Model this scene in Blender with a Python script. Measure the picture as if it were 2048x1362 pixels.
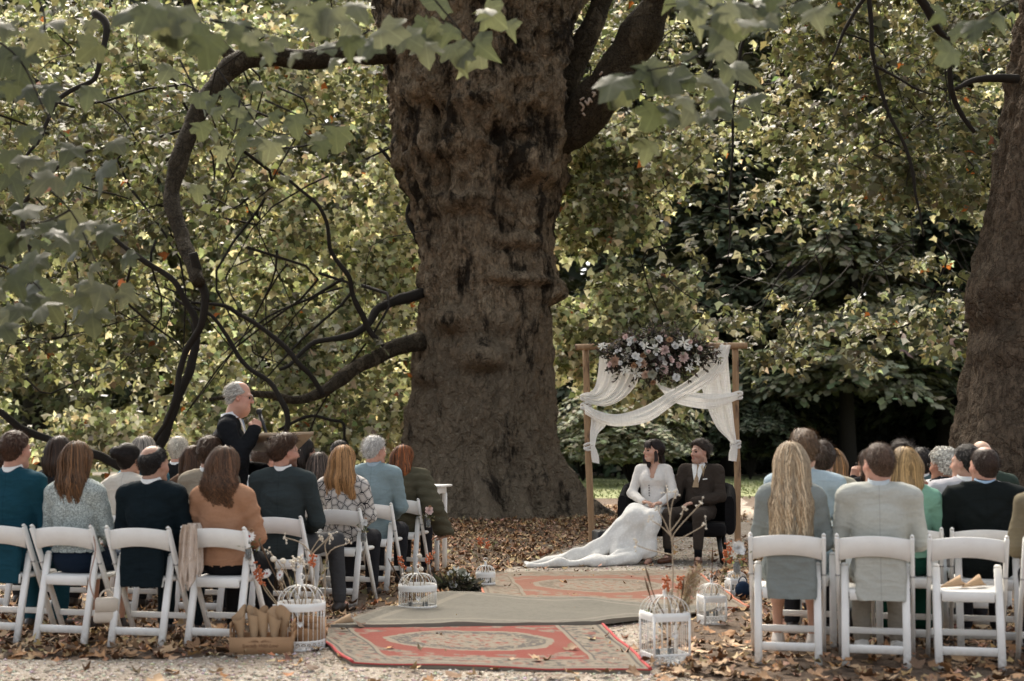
import bpy, math, random
import numpy as np
from mathutils import Vector, Matrix, Euler
random.seed(7)
RNG = np.random.default_rng(7)
PI = math.pi
sc = bpy.context.scene
for o in list(bpy.data.objects):
    bpy.data.objects.remove(o)
COL = sc.collection

# ---------------------------------------------------------------- camera, world, sun, exposure
FPX, HCAM, HORIZ = 2844.4, 1.345, 880.0
PITCH = math.atan((HORIZ - 681.0) / FPX)
cam_d = bpy.data.cameras.new('camera')
cam_d.sensor_width = 36.0
cam_d.lens = 50.0
cam_d.clip_start = 0.2
cam_d.clip_end = 600.0
cam_d.dof.use_dof = True
cam_d.dof.focus_distance = 14.2
cam_d.dof.aperture_fstop = 2.2
cam = bpy.data.objects.new('camera', cam_d)
COL.objects.link(cam)
cam.location = (0, 0, HCAM)
cam.rotation_euler = (math.radians(90) + PITCH, 0, 0)
sc.camera = cam

SUN_EL, SUN_AZ = math.radians(45), math.radians(-15)     # azimuth clockwise from +Y (view direction)
world = bpy.data.worlds.new('World')
sc.world = world
world.use_nodes = True
wn = world.node_tree
wn.nodes.clear()
w_out = wn.nodes.new('ShaderNodeOutputWorld')
w_bg = wn.nodes.new('ShaderNodeBackground')
w_sky = wn.nodes.new('ShaderNodeTexSky')
w_sky.sky_type = 'NISHITA'
w_sky.sun_disc = False
w_sky.sun_elevation = SUN_EL
w_sky.sun_rotation = SUN_AZ
w_sky.air_density = 1.0
w_sky.dust_density = 4.0
w_hs = wn.nodes.new('ShaderNodeHueSaturation')
w_hs.inputs['Saturation'].default_value = 0.30        # overcast: a pale, nearly grey sky
wn.links.new(w_sky.outputs[0], w_hs.inputs['Color'])
wn.links.new(w_hs.outputs[0], w_bg.inputs['Color'])
w_bg.inputs['Strength'].default_value = 0.15
wn.links.new(w_bg.outputs[0], w_out.inputs['Surface'])

sun_d = bpy.data.lights.new('sun', 'SUN')
sun_d.energy = 5.0
sun_d.angle = math.radians(38)
sun_d.color = (1.0, 0.89, 0.74)
sun = bpy.data.objects.new('sun', sun_d)
COL.objects.link(sun)
sdir = Vector((math.sin(SUN_AZ) * math.cos(SUN_EL), math.cos(SUN_AZ) * math.cos(SUN_EL), math.sin(SUN_EL)))
sun.rotation_euler = sdir.to_track_quat('Z', 'Y').to_euler()
sun.location = sdir * 60

vs = sc.view_settings
vs.view_transform = 'Standard'
vs.look = 'None'
vs.gamma = 1.0
vs.use_curve_mapping = False
vs.exposure = 1.30
sc.render.engine = 'CYCLES'
cy = sc.cycles
cy.use_denoising = True
cy.max_bounces = 7
cy.diffuse_bounces = 3
cy.glossy_bounces = 2
cy.transmission_bounces = 3
cy.transparent_max_bounces = 8
cy.caustics_reflective = False
cy.caustics_refractive = False

# ---------------------------------------------------------------- photo geometry helpers (pixel -> place)
CP, SP = math.cos(PITCH), math.sin(PITCH)
def at(px, py, D):
    """point of the place seen at photo pixel (px,py), D metres ahead of the camera"""
    dx, dy = (px - 1024.0) / FPX, (681.0 - py) / FPX
    d = (dx, CP - dy * SP, SP + dy * CP)
    s = D / d[1]
    return Vector((d[0] * s, D, HCAM + d[2] * s))
def ground(px, py, z=0.0):
    dx, dy = (px - 1024.0) / FPX, (681.0 - py) / FPX
    d = (dx, CP - dy * SP, SP + dy * CP)
    s = (z - HCAM) / d[2]
    return Vector((d[0] * s, d[1] * s, z))

# ---------------------------------------------------------------- numpy noise
def _hash(ix, iy, iz, seed):
    h = (ix.astype(np.int64) * 374761393 + iy.astype(np.int64) * 668265263 + iz.astype(np.int64) * 2147483647 + seed * 974711) & 0xFFFFFFFF
    h = ((h ^ (h >> 13)) * 1274126177) & 0xFFFFFFFF
    h = ((h ^ (h >> 16)) * 2246822519) & 0xFFFFFFFF
    return ((h ^ (h >> 15)) & 0xFFFFFF) / float(0xFFFFFF)
def vnoise(P, scale=1.0, seed=0):
    Q = np.asarray(P, dtype=np.float64) * scale
    i = np.floor(Q).astype(np.int64)
    f = Q - i
    u = f * f * (3 - 2 * f)
    r = 0
    for a in (0, 1):
        for b in (0, 1):
            for c in (0, 1):
                w = (u[:, 0] if a else 1 - u[:, 0]) * (u[:, 1] if b else 1 - u[:, 1]) * (u[:, 2] if c else 1 - u[:, 2])
                r = r + w * _hash(i[:, 0] + a, i[:, 1] + b, i[:, 2] + c, seed)
    return r * 2 - 1
def fbm(P, scale=1.0, octv=4, seed=0):
    r, a = 0, 1.0
    for k in range(octv):
        r = r + a * vnoise(P, scale * 2 ** k, seed + k)
        a *= 0.5
    return r

# ---------------------------------------------------------------- meshes and objects
def make_mesh(name, V, faces, mat=None, smooth=True, col=None, uv=None):
    V = np.ascontiguousarray(V, dtype=np.float32)
    if not isinstance(faces, (list, tuple)):
        faces = [faces]
    faces = [np.asarray(f, dtype=np.int32) for f in faces if len(f)]
    me = bpy.data.meshes.new(name)
    me.vertices.add(len(V))
    me.vertices.foreach_set('co', V.ravel())
    loops = np.concatenate([f.ravel() for f in faces])
    counts = np.concatenate([np.full(len(f), f.shape[1], dtype=np.int32) for f in faces])
    starts = np.concatenate([[0], np.cumsum(counts)[:-1]]).astype(np.int32)
    me.loops.add(len(loops))
    me.loops.foreach_set('vertex_index', loops)
    me.polygons.add(len(counts))
    me.polygons.foreach_set('loop_start', starts)
    me.polygons.foreach_set('loop_total', counts)
    if smooth:
        me.polygons.foreach_set('use_smooth', np.ones(len(counts), dtype=bool))
    if col is not None:
        c = np.ones((len(V), 4), dtype=np.float32)
        c[:, :3] = col
        at_ = me.color_attributes.new('Col', 'FLOAT_COLOR', 'POINT')
        at_.data.foreach_set('color', c.ravel())
    if uv is not None:
        l = me.uv_layers.new(name='UVMap')
        l.data.foreach_set('uv', np.ascontiguousarray(np.asarray(uv, dtype=np.float32)[loops]).ravel())
    me.update(calc_edges=True)
    me.validate()
    if mat is not None:
        me.materials.append(mat)
    return me
def link(name, data, parent=None, loc=None, rot=None, scale=None):
    o = bpy.data.objects.new(name, data)
    COL.objects.link(o)
    if parent is not None:
        o.parent = parent
    if loc is not None:
        o.location = loc
    if rot is not None:
        o.rotation_euler = rot
    if scale is not None:
        o.scale = (scale,) * 3 if not hasattr(scale, '__len__') else scale
    return o
def tag(o, label=None, cat=None, group=None, kind=None):
    if label: o['label'] = label
    if cat: o['category'] = cat
    if group: o['group'] = group
    if kind: o['kind'] = kind
    return o
def thing(name, label, cat, loc=(0, 0, 0), rz=0.0, group=None):
    o = link(name, None, None, loc, (0, 0, rz))
    o.empty_display_size = 0.1
    return tag(o, label, cat, group)
def copy_tree(o, parent=None):
    c = o.copy()
    COL.objects.link(c)
    if parent is not None:
        c.parent = parent
    for ch in [x for x in bpy.data.objects if x.parent == o]:
        copy_tree(ch, c)
    return c

class MB:
    """collects shapes into ONE mesh"""
    def __init__(s):
        s.V, s.F, s.C, s.U, s.n = [], [], [], [], 0
    def add(s, V, F, col=(1, 1, 1), uv=None):
        V = np.asarray(V, dtype=np.float64).reshape(-1, 3)
        s.V.append(V)
        for f in (F if isinstance(F, list) else [F]):
            f = np.asarray(f, dtype=np.int64)
            if len(f): s.F.append(f + s.n)
        c = np.empty((len(V), 3)); c[:] = col
        s.C.append(c)
        s.U.append(np.zeros((len(V), 2)) if uv is None else np.asarray(uv))
        s.n += len(V)
        return s
    def box(s, c, size, R=None, col=(1, 1, 1), bev=0.0, taper=1.0):
        hx, hy, hz = [v / 2 for v in size]
        if bev > 0:
            b = min(bev, hx * .9, hy * .9, hz * .9)
            ring = [(hx - b, hy), (hx, hy - b), (hx, -hy + b), (hx - b, -hy), (-hx + b, -hy), (-hx, -hy + b), (-hx, hy - b), (-hx + b, hy)]
            ring = ring[::-1]
            inner = [(x * (hx - b) / hx, y * (hy - b) / hy) for x, y in ring]
            V, F = [], []
            for z, rg in ((-hz, inner), (-hz + b, ring), (hz - b, ring), (hz, inner)):
                V += [(x, y, z) for x, y in rg]
            for k in range(3):
                for i in range(8):
                    j = (i + 1) % 8
                    F.append((k * 8 + i, k * 8 + j, k * 8 + 8 + j, k * 8 + 8 + i))
            V = np.array(V)
            if taper != 1: 
                w = (V[:, 2:3] / hz + 1) / 2
                V[:, :2] *= 1 + (taper - 1) * w
            if R is not None: V = V @ np.array(R).T
            return s.add(V + np.array(c), [np.array(F), np.array([list(range(7, -1, -1))]), np.array([list(range(24, 32))])], col)
        V = np.array([(x, y, z) for z in (-hz, hz) for y in (-hy, hy) for x in (-hx, hx)])
        if taper != 1:
            w = (V[:, 2:3] / hz + 1) / 2
            V[:, :2] *= 1 + (taper - 1) * w
        if R is not None: V = V @ np.array(R).T
        F = np.array([(0, 2, 3, 1), (4, 5, 7, 6), (0, 1, 5, 4), (2, 6, 7, 3), (0, 4, 6, 2), (1, 3, 7, 5)])
        return s.add(V + np.array(c), F, col)
    def bar(s, a, b, w, h, up=(0, 0, 1), bev=0.004, col=(1, 1, 1)):
        """rectangular bar from a to b; w across, h along the 'up' side"""
        a, b = Vector(a), Vector(b)
        z = (b - a); L = z.length; z.normalize()
        x = Vector(up).cross(z)
        if x.length < 1e-4: x = Vector((1, 0, 0)).cross(z)
        x.normalize(); y = z.cross(x)
        R = np.array([x, y, z]).T
        return s.box((a + b) / 2, (w, h, L), R, col, bev)
    def tube(s, pts, rad, n=8, cap=True, col=(1, 1, 1), flat=None):
        P = np.array([tuple(p) for p in pts], dtype=float)
        m = len(P)
        r = np.full(m, rad, dtype=float) if np.isscalar(rad) else np.asarray(rad, dtype=float)
        T = np.gradient(P, axis=0)
        T /= np.linalg.norm(T, axis=1)[:, None] + 1e-12
        up = np.array([0, 0, 1.0]) if abs(T[0, 2]) < .9 else np.array([1.0, 0, 0])
        N = np.cross(T[0], up); N /= np.linalg.norm(N)
        V = []
        a = np.arange(n) / n * 2 * PI
        for i in range(m):
            N = N - T[i] * np.dot(N, T[i]); N /= np.linalg.norm(N) + 1e-12
            Bn = np.cross(T[i], N)
            V.append(P[i] + r[i] * (np.cos(a)[:, None] * N + np.sin(a)[:, None] * Bn * (flat or 1)))
        V = np.concatenate(V)
        i = np.arange(m - 1)[:, None] * n; j = np.arange(n)[None]; jn = (j + 1) % n
        F = np.stack([i + j, i + jn, i + n + jn, i + n + j], -1).reshape(-1, 4)
        Fs = [F]
        if cap:
            Fs += [np.arange(n - 1, -1, -1)[None], (np.arange(n) + (m - 1) * n)[None]]
        return s.add(V, Fs, col)
    def lathe(s, prof, n=20, c=(0, 0, 0), R=None, col=(1, 1, 1), sx=1, sy=1, cap=False):
        prof = np.array(prof, dtype=float)
        a = np.arange(n) / n * 2 * PI
        V = np.concatenate([np.stack([p[0] * np.cos(a) * sx, p[0] * np.sin(a) * sy, np.full(n, p[1])], -1) for p in prof])
        if R is not None: V = V @ np.array(R).T
        m = len(prof)
        i = np.arange(m - 1)[:, None] * n; j = np.arange(n)[None]; jn = (j + 1) % n
        F = [np.stack([i + j, i + jn, i + n + jn, i + n + j], -1).reshape(-1, 4)]
        if cap: F += [np.arange(n - 1, -1, -1)[None], (np.arange(n) + (m - 1) * n)[None]]
        return s.add(V + np.array(c), F, col)
    def grid(s, G, col=(1, 1, 1), uv=True, closed=False):
        """G: (m,n,3) array of points"""
        G = np.asarray(G, dtype=float)
        m, n = G.shape[:2]
        i = np.arange(m - 1)[:, None] * n
        if closed:
            j = np.arange(n)[None]; jn = (j + 1) % n
        else:
            j = np.arange(n - 1)[None]; jn = j + 1
        F = np.stack([i + j, i + jn, i + n + jn, i + n + j], -1).reshape(-1, 4)
        U = np.stack(np.meshgrid(np.linspace(0, 1, m), np.linspace(0, 1, n), indexing='ij'), -1).reshape(-1, 2)
        return s.add(G.reshape(-1, 3), F, col, U)
    def arrays(s):
        return np.concatenate(s.V), s.F, np.concatenate(s.C), np.concatenate(s.U)
    def mesh(s, name, mat, smooth=True, col=False, uv=False):
        V, F, C, U = s.arrays()
        by = {}
        for f in s.F: by.setdefault(f.shape[1], []).append(f)
        return make_mesh(name, V, [np.concatenate(v) for v in by.values()], mat, smooth, C if col else None, U if uv else None)
    def build(s, name, mat, parent=None, loc=None, rot=None, smooth=True, col=False, uv=False):
        return link(name, s.mesh(name, mat, smooth, col, uv), parent, loc, rot)

def catmull(pts, k=8):
    P = np.array([tuple(p) for p in pts], dtype=float)
    Q = np.vstack([2 * P[0] - P[1], P, 2 * P[-1] - P[-2]])
    out = []
    for i in range(1, len(Q) - 2):
        for t in np.arange(k) / k:
            out.append(.5 * (2 * Q[i] + (Q[i + 1] - Q[i - 1]) * t + (2 * Q[i - 1] - 5 * Q[i] + 4 * Q[i + 1] - Q[i + 2]) * t * t + (3 * Q[i] - Q[i - 1] - 3 * Q[i + 1] + Q[i + 2]) * t ** 3))
    out.append(P[-1])
    return np.array(out)
def rotz(a):
    return np.array([[math.cos(a), -math.sin(a), 0], [math.sin(a), math.cos(a), 0], [0, 0, 1.0]])
def rotx(a):
    return np.array([[1.0, 0, 0], [0, math.cos(a), -math.sin(a)], [0, math.sin(a), math.cos(a)]])
def roty(a):
    return np.array([[math.cos(a), 0, math.sin(a)], [0, 1.0, 0], [-math.sin(a), 0, math.cos(a)]])

# ---------------------------------------------------------------- materials
def new_mat(name):
    m = bpy.data.materials.new(name)
    m.use_nodes = True
    nt = m.node_tree
    return m, nt, nt.nodes['Principled BSDF']
def N(nt, t, **kw):
    n = nt.nodes.new(t)
    for k, v in kw.items():
        if k in n.inputs.keys(): n.inputs[k].default_value = v
        else: setattr(n, k, v)
    return n
def rgba(c): return (c[0], c[1], c[2], 1.0)
def ramp(nt, fac, stops, interp='LINEAR'):
    r = nt.nodes.new('ShaderNodeValToRGB')
    r.color_ramp.interpolation = interp
    e = r.color_ramp.elements
    while len(e) < len(stops): e.new(0.5)
    for k, (p, c) in enumerate(stops):
        e[k].position = p
        e[k].color = rgba(c) if hasattr(c, '__len__') else (c, c, c, 1)
    if fac is not None: nt.links.new(fac, r.inputs[0])
    return r.outputs[0]
def mixc(nt, fac, a, b, mode='MIX'):
    m = nt.nodes.new('ShaderNodeMix')
    m.data_type = 'RGBA'; m.blend_type = mode
    for sock, v in ((m.inputs[0], fac), (m.inputs[6], a), (m.inputs[7], b)):
        if isinstance(v, bpy.types.NodeSocket): nt.links.new(v, sock)
        elif hasattr(v, '__len__'): sock.default_value = rgba(v)
        else: sock.default_value = v
    return m.outputs[2]
def mth(nt, op, a, b=None, c=None):
    m = nt.nodes.new('ShaderNodeMath'); m.operation = op
    for k, v in enumerate((a, b, c)):
        if v is None: continue
        if isinstance(v, bpy.types.NodeSocket): nt.links.new(v, m.inputs[k])
        else: m.inputs[k].default_value = v
    return m.outputs[0]
def noise(nt, vec, scale, detail=4, rough=.55, out=0):
    n = N(nt, 'ShaderNodeTexNoise', Scale=scale, Detail=detail, Roughness=rough)
    if vec is not None: nt.links.new(vec, n.inputs['Vector'])
    return n.outputs[out]
def coords(nt, kind='Object', scale=None, rot=None):
    t = nt.nodes.new('ShaderNodeTexCoord').outputs[kind]
    if scale is None and rot is None: return t
    m = nt.nodes.new('ShaderNodeMapping')
    if scale is not None: m.inputs['Scale'].default_value = scale
    if rot is not None: m.inputs['Rotation'].default_value = rot
    nt.links.new(t, m.inputs[0])
    return m.outputs[0]
def bump(nt, bsdf, height, strength=.3, dist=.01):
    b = N(nt, 'ShaderNodeBump', Strength=strength, Distance=dist)
    nt.links.new(height, b.inputs['Height'])
    nt.links.new(b.outputs[0], bsdf.inputs['Normal'])
    return b
_mc = {}
def plain(name, col, rough=.6, var=.15, nscale=8, bstr=.1, spec=.4, metal=0.0, attr=False):
    key = (name, tuple(col), rough, var)
    if key in _mc: return _mc[key]
    m, nt, b = new_mat(name)
    v = coords(nt)
    c = mixc(nt, noise(nt, v, nscale), [x * (1 - var) for x in col], [min(1, x * (1 + var)) for x in col])
    if attr:
        a = nt.nodes.new('ShaderNodeVertexColor'); a.layer_name = 'Col'
        c = mixc(nt, 1.0, c, a.outputs[0], 'MULTIPLY')
    nt.links.new(c, b.inputs['Base Color'])
    b.inputs['Roughness'].default_value = rough
    b.inputs['Specular IOR Level'].default_value = spec
    b.inputs['Metallic'].default_value = metal
    if bstr: bump(nt, b, noise(nt, v, nscale * 8, 3), bstr, .004)
    _mc[key] = m
    return m
def fabric(name, col, weave=420, wr=.35, var=.12, rough=.85, pattern=None, sheen=.2, seam=False):
    """woven cloth: fine weave, soft creases"""
    key = ('fab', name, tuple(col), seam)
    if key in _mc: return _mc[key]
    m, nt, b = new_mat(name)
    v = coords(nt)
    base = mixc(nt, noise(nt, v, 60, 3), [x * (1 - var) for x in col], [min(1, x * (1 + var)) for x in col])
    if pattern == 'tweed':
        w1 = noise(nt, coords(nt, 'Object', (260, 260, 40)), 1, 2); w2 = noise(nt, coords(nt, 'Object', (40, 260, 300)), 1, 2)
        base = mixc(nt, ramp(nt, w1, [(.42, 0), (.58, 1)]), base, [x * .45 for x in col])
        base = mixc(nt, ramp(nt, w2, [(.52, 0), (.62, 1)]), base, [min(1, x * 1.7) for x in col])
    if pattern == 'chain':
        vo = N(nt, 'ShaderNodeTexVoronoi', Scale=16.0, feature='DISTANCE_TO_EDGE'); nt.links.new(v, vo.inputs['Vector'])
        l1 = ramp(nt, vo.outputs['Distance'], [(.035, 1), (.06, 0), (.10, 0), (.13, 1), (.16, 0)])
        base = mixc(nt, l1, base, (.03, .03, .035))
    if pattern == 'bloom':
        n1 = noise(nt, v, 11, 3, .6)
        base = mixc(nt, ramp(nt, n1, [(.50, 0), (.53, 1)]), base, (.62, .62, .62))
    if pattern == 'floral':
        n1 = noise(nt, v, 38, 2, .6); n2 = noise(nt, v, 60, 2)
        base = mixc(nt, ramp(nt, n1, [(.54, 0), (.57, 1)]), base, (.30, .09, .07))
        base = mixc(nt, ramp(nt, n2, [(.60, 0), (.63, 1)]), base, (.05, .06, .04))
    nt.links.new(base, b.inputs['Base Color'])
    b.inputs['Roughness'].default_value = rough
    b.inputs['Specular IOR Level'].default_value = .05
    b.inputs['Sheen Weight'].default_value = sheen * .06
    b.inputs['Sheen Roughness'].default_value = .5
    f1 = noise(nt, coords(nt, 'Object', (3.4, 3.4, 2.2), (.5, .5, .4)), 1.5, 2, .45)
    f2 = noise(nt, coords(nt, 'Object', (2.2, 5, 7), (.3, -.8, .3)), 1.6, 2, .5)
    h = mth(nt, 'ADD', mth(nt, 'MULTIPLY', f1, 1.1), mth(nt, 'MULTIPLY', mth(nt, 'ABSOLUTE', mth(nt, 'SUBTRACT', f2, .5)), -1.3))
    h = mth(nt, 'ADD', h, mth(nt, 'MULTIPLY', noise(nt, v, weave, 2), .006))
    if seam:
        sx = nt.nodes.new('ShaderNodeSeparateXYZ'); nt.links.new(v, sx.inputs[0])
        ln = mth(nt, 'MULTIPLY', mth(nt, 'LESS_THAN', mth(nt, 'ABSOLUTE', sx.outputs[0]), .0035), mth(nt, 'LESS_THAN', sx.outputs[1], 0.0))
        h = mth(nt, 'SUBTRACT', h, mth(nt, 'MULTIPLY', ln, .25))
        nt.links.new(mixc(nt, mth(nt, 'MULTIPLY', ln, .22), base, [x * .3 for x in col]), b.inputs['Base Color'])
    bump(nt, b, h, wr, .06)
    _mc[key] = m
    return m
# ---------------------------------------------------------------- rounded solids (signed distance) -> meshes
def smin(a, b, k):
    h = np.clip(.5 + .5 * (b - a) / k, 0, 1)
    return b * (1 - h) + a * h - k * h * (1 - h)
class SD:
    def __init__(s, k=.03): s.p, s.k = [], k
    def rc(s, a, b, ra, rb, k=None, op='u'):
        s.p.append(('rc', np.array(a, float), np.array(b, float), ra, rb, k or s.k, op)); return s
    def el(s, c, r, k=None, R=None, op='u'):
        s.p.append(('el', np.array(c, float), np.array(r, float), None if R is None else np.array(R), 0, k or s.k, op)); return s
    def bx(s, c, half, r, k=None, R=None, op='u'):
        s.p.append(('bx', np.array(c, float), np.array(half, float), None if R is None else np.array(R), r, k or s.k, op)); return s
    def __call__(s, P):
        P = np.asarray(P, dtype=np.float32)
        d = None
        for t, a, b, c, e, k, op in s.p:
            if t == 'rc':
                ba = (b - a).astype(np.float32); pa = P - a.astype(np.float32)
                h = np.clip(pa @ ba / max(float(ba @ ba), 1e-9), 0, 1)
                q = np.linalg.norm(pa - h[:, None] * ba, axis=1) - (c + (e - c) * h)
            else:
                q = P - a.astype(np.float32)
                if c is not None: q = q @ c.astype(np.float32)
                if t == 'el':
                    k0 = np.linalg.norm(q / b.astype(np.float32), axis=1)
                    k1 = np.linalg.norm(q / (b * b).astype(np.float32), axis=1) + 1e-6
                    q = k0 * (k0 - 1) / k1
                else:
                    w = np.abs(q) - (b - e).astype(np.float32)
                    q = np.linalg.norm(np.maximum(w, 0), axis=1) + np.minimum(w.max(axis=1), 0) - e
            if d is None: d = q
            elif op == 'u': d = smin(d, q, k)
            else: d = -smin(-d, q, k)
        return d
    def grad(s, P, e=.004):
        P = np.asarray(P, dtype=np.float32)
        g = np.stack([s(P + np.array(v, np.float32) * e) - s(P - np.array(v, np.float32) * e) for v in np.eye(3)], -1)
        return g / (np.linalg.norm(g, axis=1)[:, None] + 1e-9)
    def bounds(s):
        lo, hi = np.full(3, 1e9), np.full(3, -1e9)
        for t, a, b, c, e, k, op in s.p:
            if op != 'u': continue
            if t == 'rc': pts = [a - c, a + c, b - e, b + e]
            elif c is None: pts = [a - b, a + b]
            else:
                m = np.linalg.norm(b); pts = [a - m, a + m]
            for q in pts: lo = np.minimum(lo, q); hi = np.maximum(hi, q)
        return lo, hi
def surface_net(fn, lo, hi, h):
    lo = np.array(lo, float); n = np.maximum(np.ceil((np.array(hi) - lo) / h).astype(int) + 1, 3)
    ax = [lo[i] + h * np.arange(n[i]) for i in range(3)]
    G = np.stack(np.meshgrid(*ax, indexing='ij'), -1).reshape(-1, 3)
    D = fn(G).reshape(n).astype(np.float64)
    S = D < 0
    cs = [(a, b, c) for a in (0, 1) for b in (0, 1) for c in (0, 1)]
    def cv(A, o): return A[o[0]:n[0] - 1 + o[0], o[1]:n[1] - 1 + o[1], o[2]:n[2] - 1 + o[2]]
    cnt = sum(cv(S, o).astype(np.int8) for o in cs)
    act = (cnt > 0) & (cnt < 8)
    idx = np.argwhere(act)
    cd = np.stack([cv(D, o)[act] for o in cs], -1)
    acc = np.zeros((len(idx), 3)); num = np.zeros(len(idx))
    for i in range(8):
        for j in range(i + 1, 8):
            d = [cs[j][q] - cs[i][q] for q in range(3)]
            if sum(abs(v) for v in d) != 1: continue
            a, b = cd[:, i], cd[:, j]
            m = (a < 0) != (b < 0)
            t = np.where(m, a / np.where(a == b, 1, a - b), 0)
            p = np.array(cs[i])[None] + t[:, None] * np.array(d)[None]
            acc += np.where(m[:, None], p, 0); num += m
    V = lo + h * (idx + acc / num[:, None])
    im = np.full(act.shape, -1, dtype=np.int64); im[act] = np.arange(len(idx))
    F = []
    for a in range(3):
        b, c = (a + 1) % 3, (a + 2) % 3
        sl0 = [slice(None)] * 3; sl1 = [slice(None)] * 3
        sl0[a] = slice(0, n[a] - 1); sl1[a] = slice(1, n[a])
        for q in (b, c): sl0[q] = slice(1, n[q] - 1); sl1[q] = slice(1, n[q] - 1)
        s0, s1 = S[tuple(sl0)], S[tuple(sl1)]
        e = np.argwhere(s0 != s1)
        if not len(e): continue
        fl = s0[tuple(e.T)]
        e[:, b] += 1; e[:, c] += 1
        def g(db, dc):
            q = e.copy(); q[:, b] += db; q[:, c] += dc
            return im[tuple(q.T)]
        quad = np.stack([g(-1, -1), g(0, -1), g(0, 0), g(-1, 0)], -1)
        quad[~fl] = quad[~fl][:, ::-1]
        F.append(quad)
    F = np.concatenate(F)
    return V, F[(F >= 0).all(1)]
def vnormals(V, F):
    n = np.zeros_like(V)
    fn = np.cross(V[F[:, 2]] - V[F[:, 0]], V[F[:, 3]] - V[F[:, 1]])
    for k in range(4): np.add.at(n, F[:, k], fn)
    return n / (np.linalg.norm(n, axis=1)[:, None] + 1e-12)
def solid(sd, h, pad=.03, amp=0.0, ns=14.0, seed=0, clip=None):
    lo, hi = sd.bounds()
    lo, hi = lo - pad, hi + pad
    if clip is not None:
        lo = np.maximum(lo, clip[0]); hi = np.minimum(hi, clip[1])
    V, F = surface_net(sd, lo, hi, h)
    if amp:
        n = vnormals(V, F)
        sg = np.where(V[:, 0] > 0, 1.0, -1.0)
        u = V[:, 0] * sg * .75 + V[:, 2] * .66; p_ = -V[:, 0] * sg * .66 + V[:, 2] * .75
        q1 = np.stack([u * 2.6, p_ * 15, V[:, 1] * 5], -1); q2 = np.stack([u * 13, p_ * 3.0, V[:, 1] * 5], -1)
        r1 = np.clip(1 - 3.2 * np.abs(vnoise(q1, ns / 13, seed)), 0, 1); r2 = np.clip(1 - 3.2 * np.abs(vnoise(q2, ns / 13, seed + 5)), 0, 1)
        msk = np.clip(vnoise(V, 4.5, seed + 9) + .55, 0, 1)
        V = V + n * (amp * (1.25 * r1 * msk + .8 * r2 * (1 - msk) + .5 * vnoise(V, ns * .45, seed + 3) - .3))[:, None]
    return V, F

# ---------------------------------------------------------------- heads, hands
_heads = {}
def head_sd(kind):
    s = SD(.03)
    f = kind == 'f'; old = kind == 'o'
    s.el((0, -.016, .030), (.075, .097, .094))
    s.el((0, .026, -.042), (.058 if f else .062, .066, .078), .04)
    s.rc((-.012, .074, -.105), (.012, .074, -.105), .018 if f else .022, .018 if f else .022, .03)
    for q in (-1, 1):
        s.rc((q * .046, .008, -.070), (q * .022, .062, -.100), .020 if not f else .014, .016, .03)
        s.rc((q * .050, .050, -.028), (q * .038, .066, -.030), .020, .018, .03)
        s.rc((q * .012, .088, .020), (q * .042, .070, .022), .012, .012, .015)
    if old:
        s.el((0, .03, -.10), (.055, .05, .04), .05)
        for q in (-1, 1): s.el((q * .045, .045, -.075), (.028, .03, .035), .04)
    for q in (-1, 1): s.el((q * .031, .097, .000), (.015, .016, .010), .012, op='s')
    s.rc((0, .088, .014), (0, .112, -.030), .0085, .0125, .012)
    for q in (-1, 1): s.rc((q * .010, .100, -.034), (q * .012, .096, -.034), .008, .008, .008)
    s.rc((-.017, .088, -.062), (.017, .088, -.062), .0065, .0065, .01)
    s.rc((-.014, .087, -.075), (.014, .087, -.075), .0075, .0075, .01)
    for q in (-1, 1):
        s.el((q * .077, -.008, -.010), (.011, .019, .031), .010, R=rotz(-q * .35) @ rotx(.15))
        s.el((q * .084, -.004, -.008), (.006, .009, .017), .006, op='s')
    r = .046 if f else .056
    s.rc((0, -.022, -.05), (0, -.040, -.23), r, r + .008, .035)
    return s
def head_mesh(kind, h):
    k = (kind, h)
    if k not in _heads:
        V, F = surface_net(head_sd(kind), (-.115, -.135, -.215), (.115, .150, .145), h)
        n = vnormals(V, F)
        x, y, z = V.T
        c = np.ones((len(V), 3))
        lips = np.exp(-((x / .022) ** 2 + ((z + .068) / .011) ** 2) ** 2) * (y > .07)
        c = c * (1 - lips[:, None]) + np.array([.80, .42, .40]) * lips[:, None]
        ch = np.exp(-(((np.abs(x) - .045) / .022) ** 2 + ((z + .03) / .03) ** 2)) * (y > .02) * .5 + np.exp(-((x / .016) ** 2 + ((z + .03) / .016) ** 2)) * (y > .09) * .4
        ch = ch + np.exp(-(((np.abs(x) - .082) / .015) ** 2 + ((z + .01) / .03) ** 2)) * .5
        c = c * (1 - ch[:, None] * np.array([.05, .28, .26]))
        ey = np.exp(-(((np.abs(x) - .031) / .020) ** 2 + ((z - .000) / .013) ** 2)) * (y > .06) * .45
        c = c * (1 - ey[:, None] * np.array([.35, .45, .45]))
        _heads[k] = (V, F, n, c)
    return _heads[k]
_hands = {}
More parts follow.
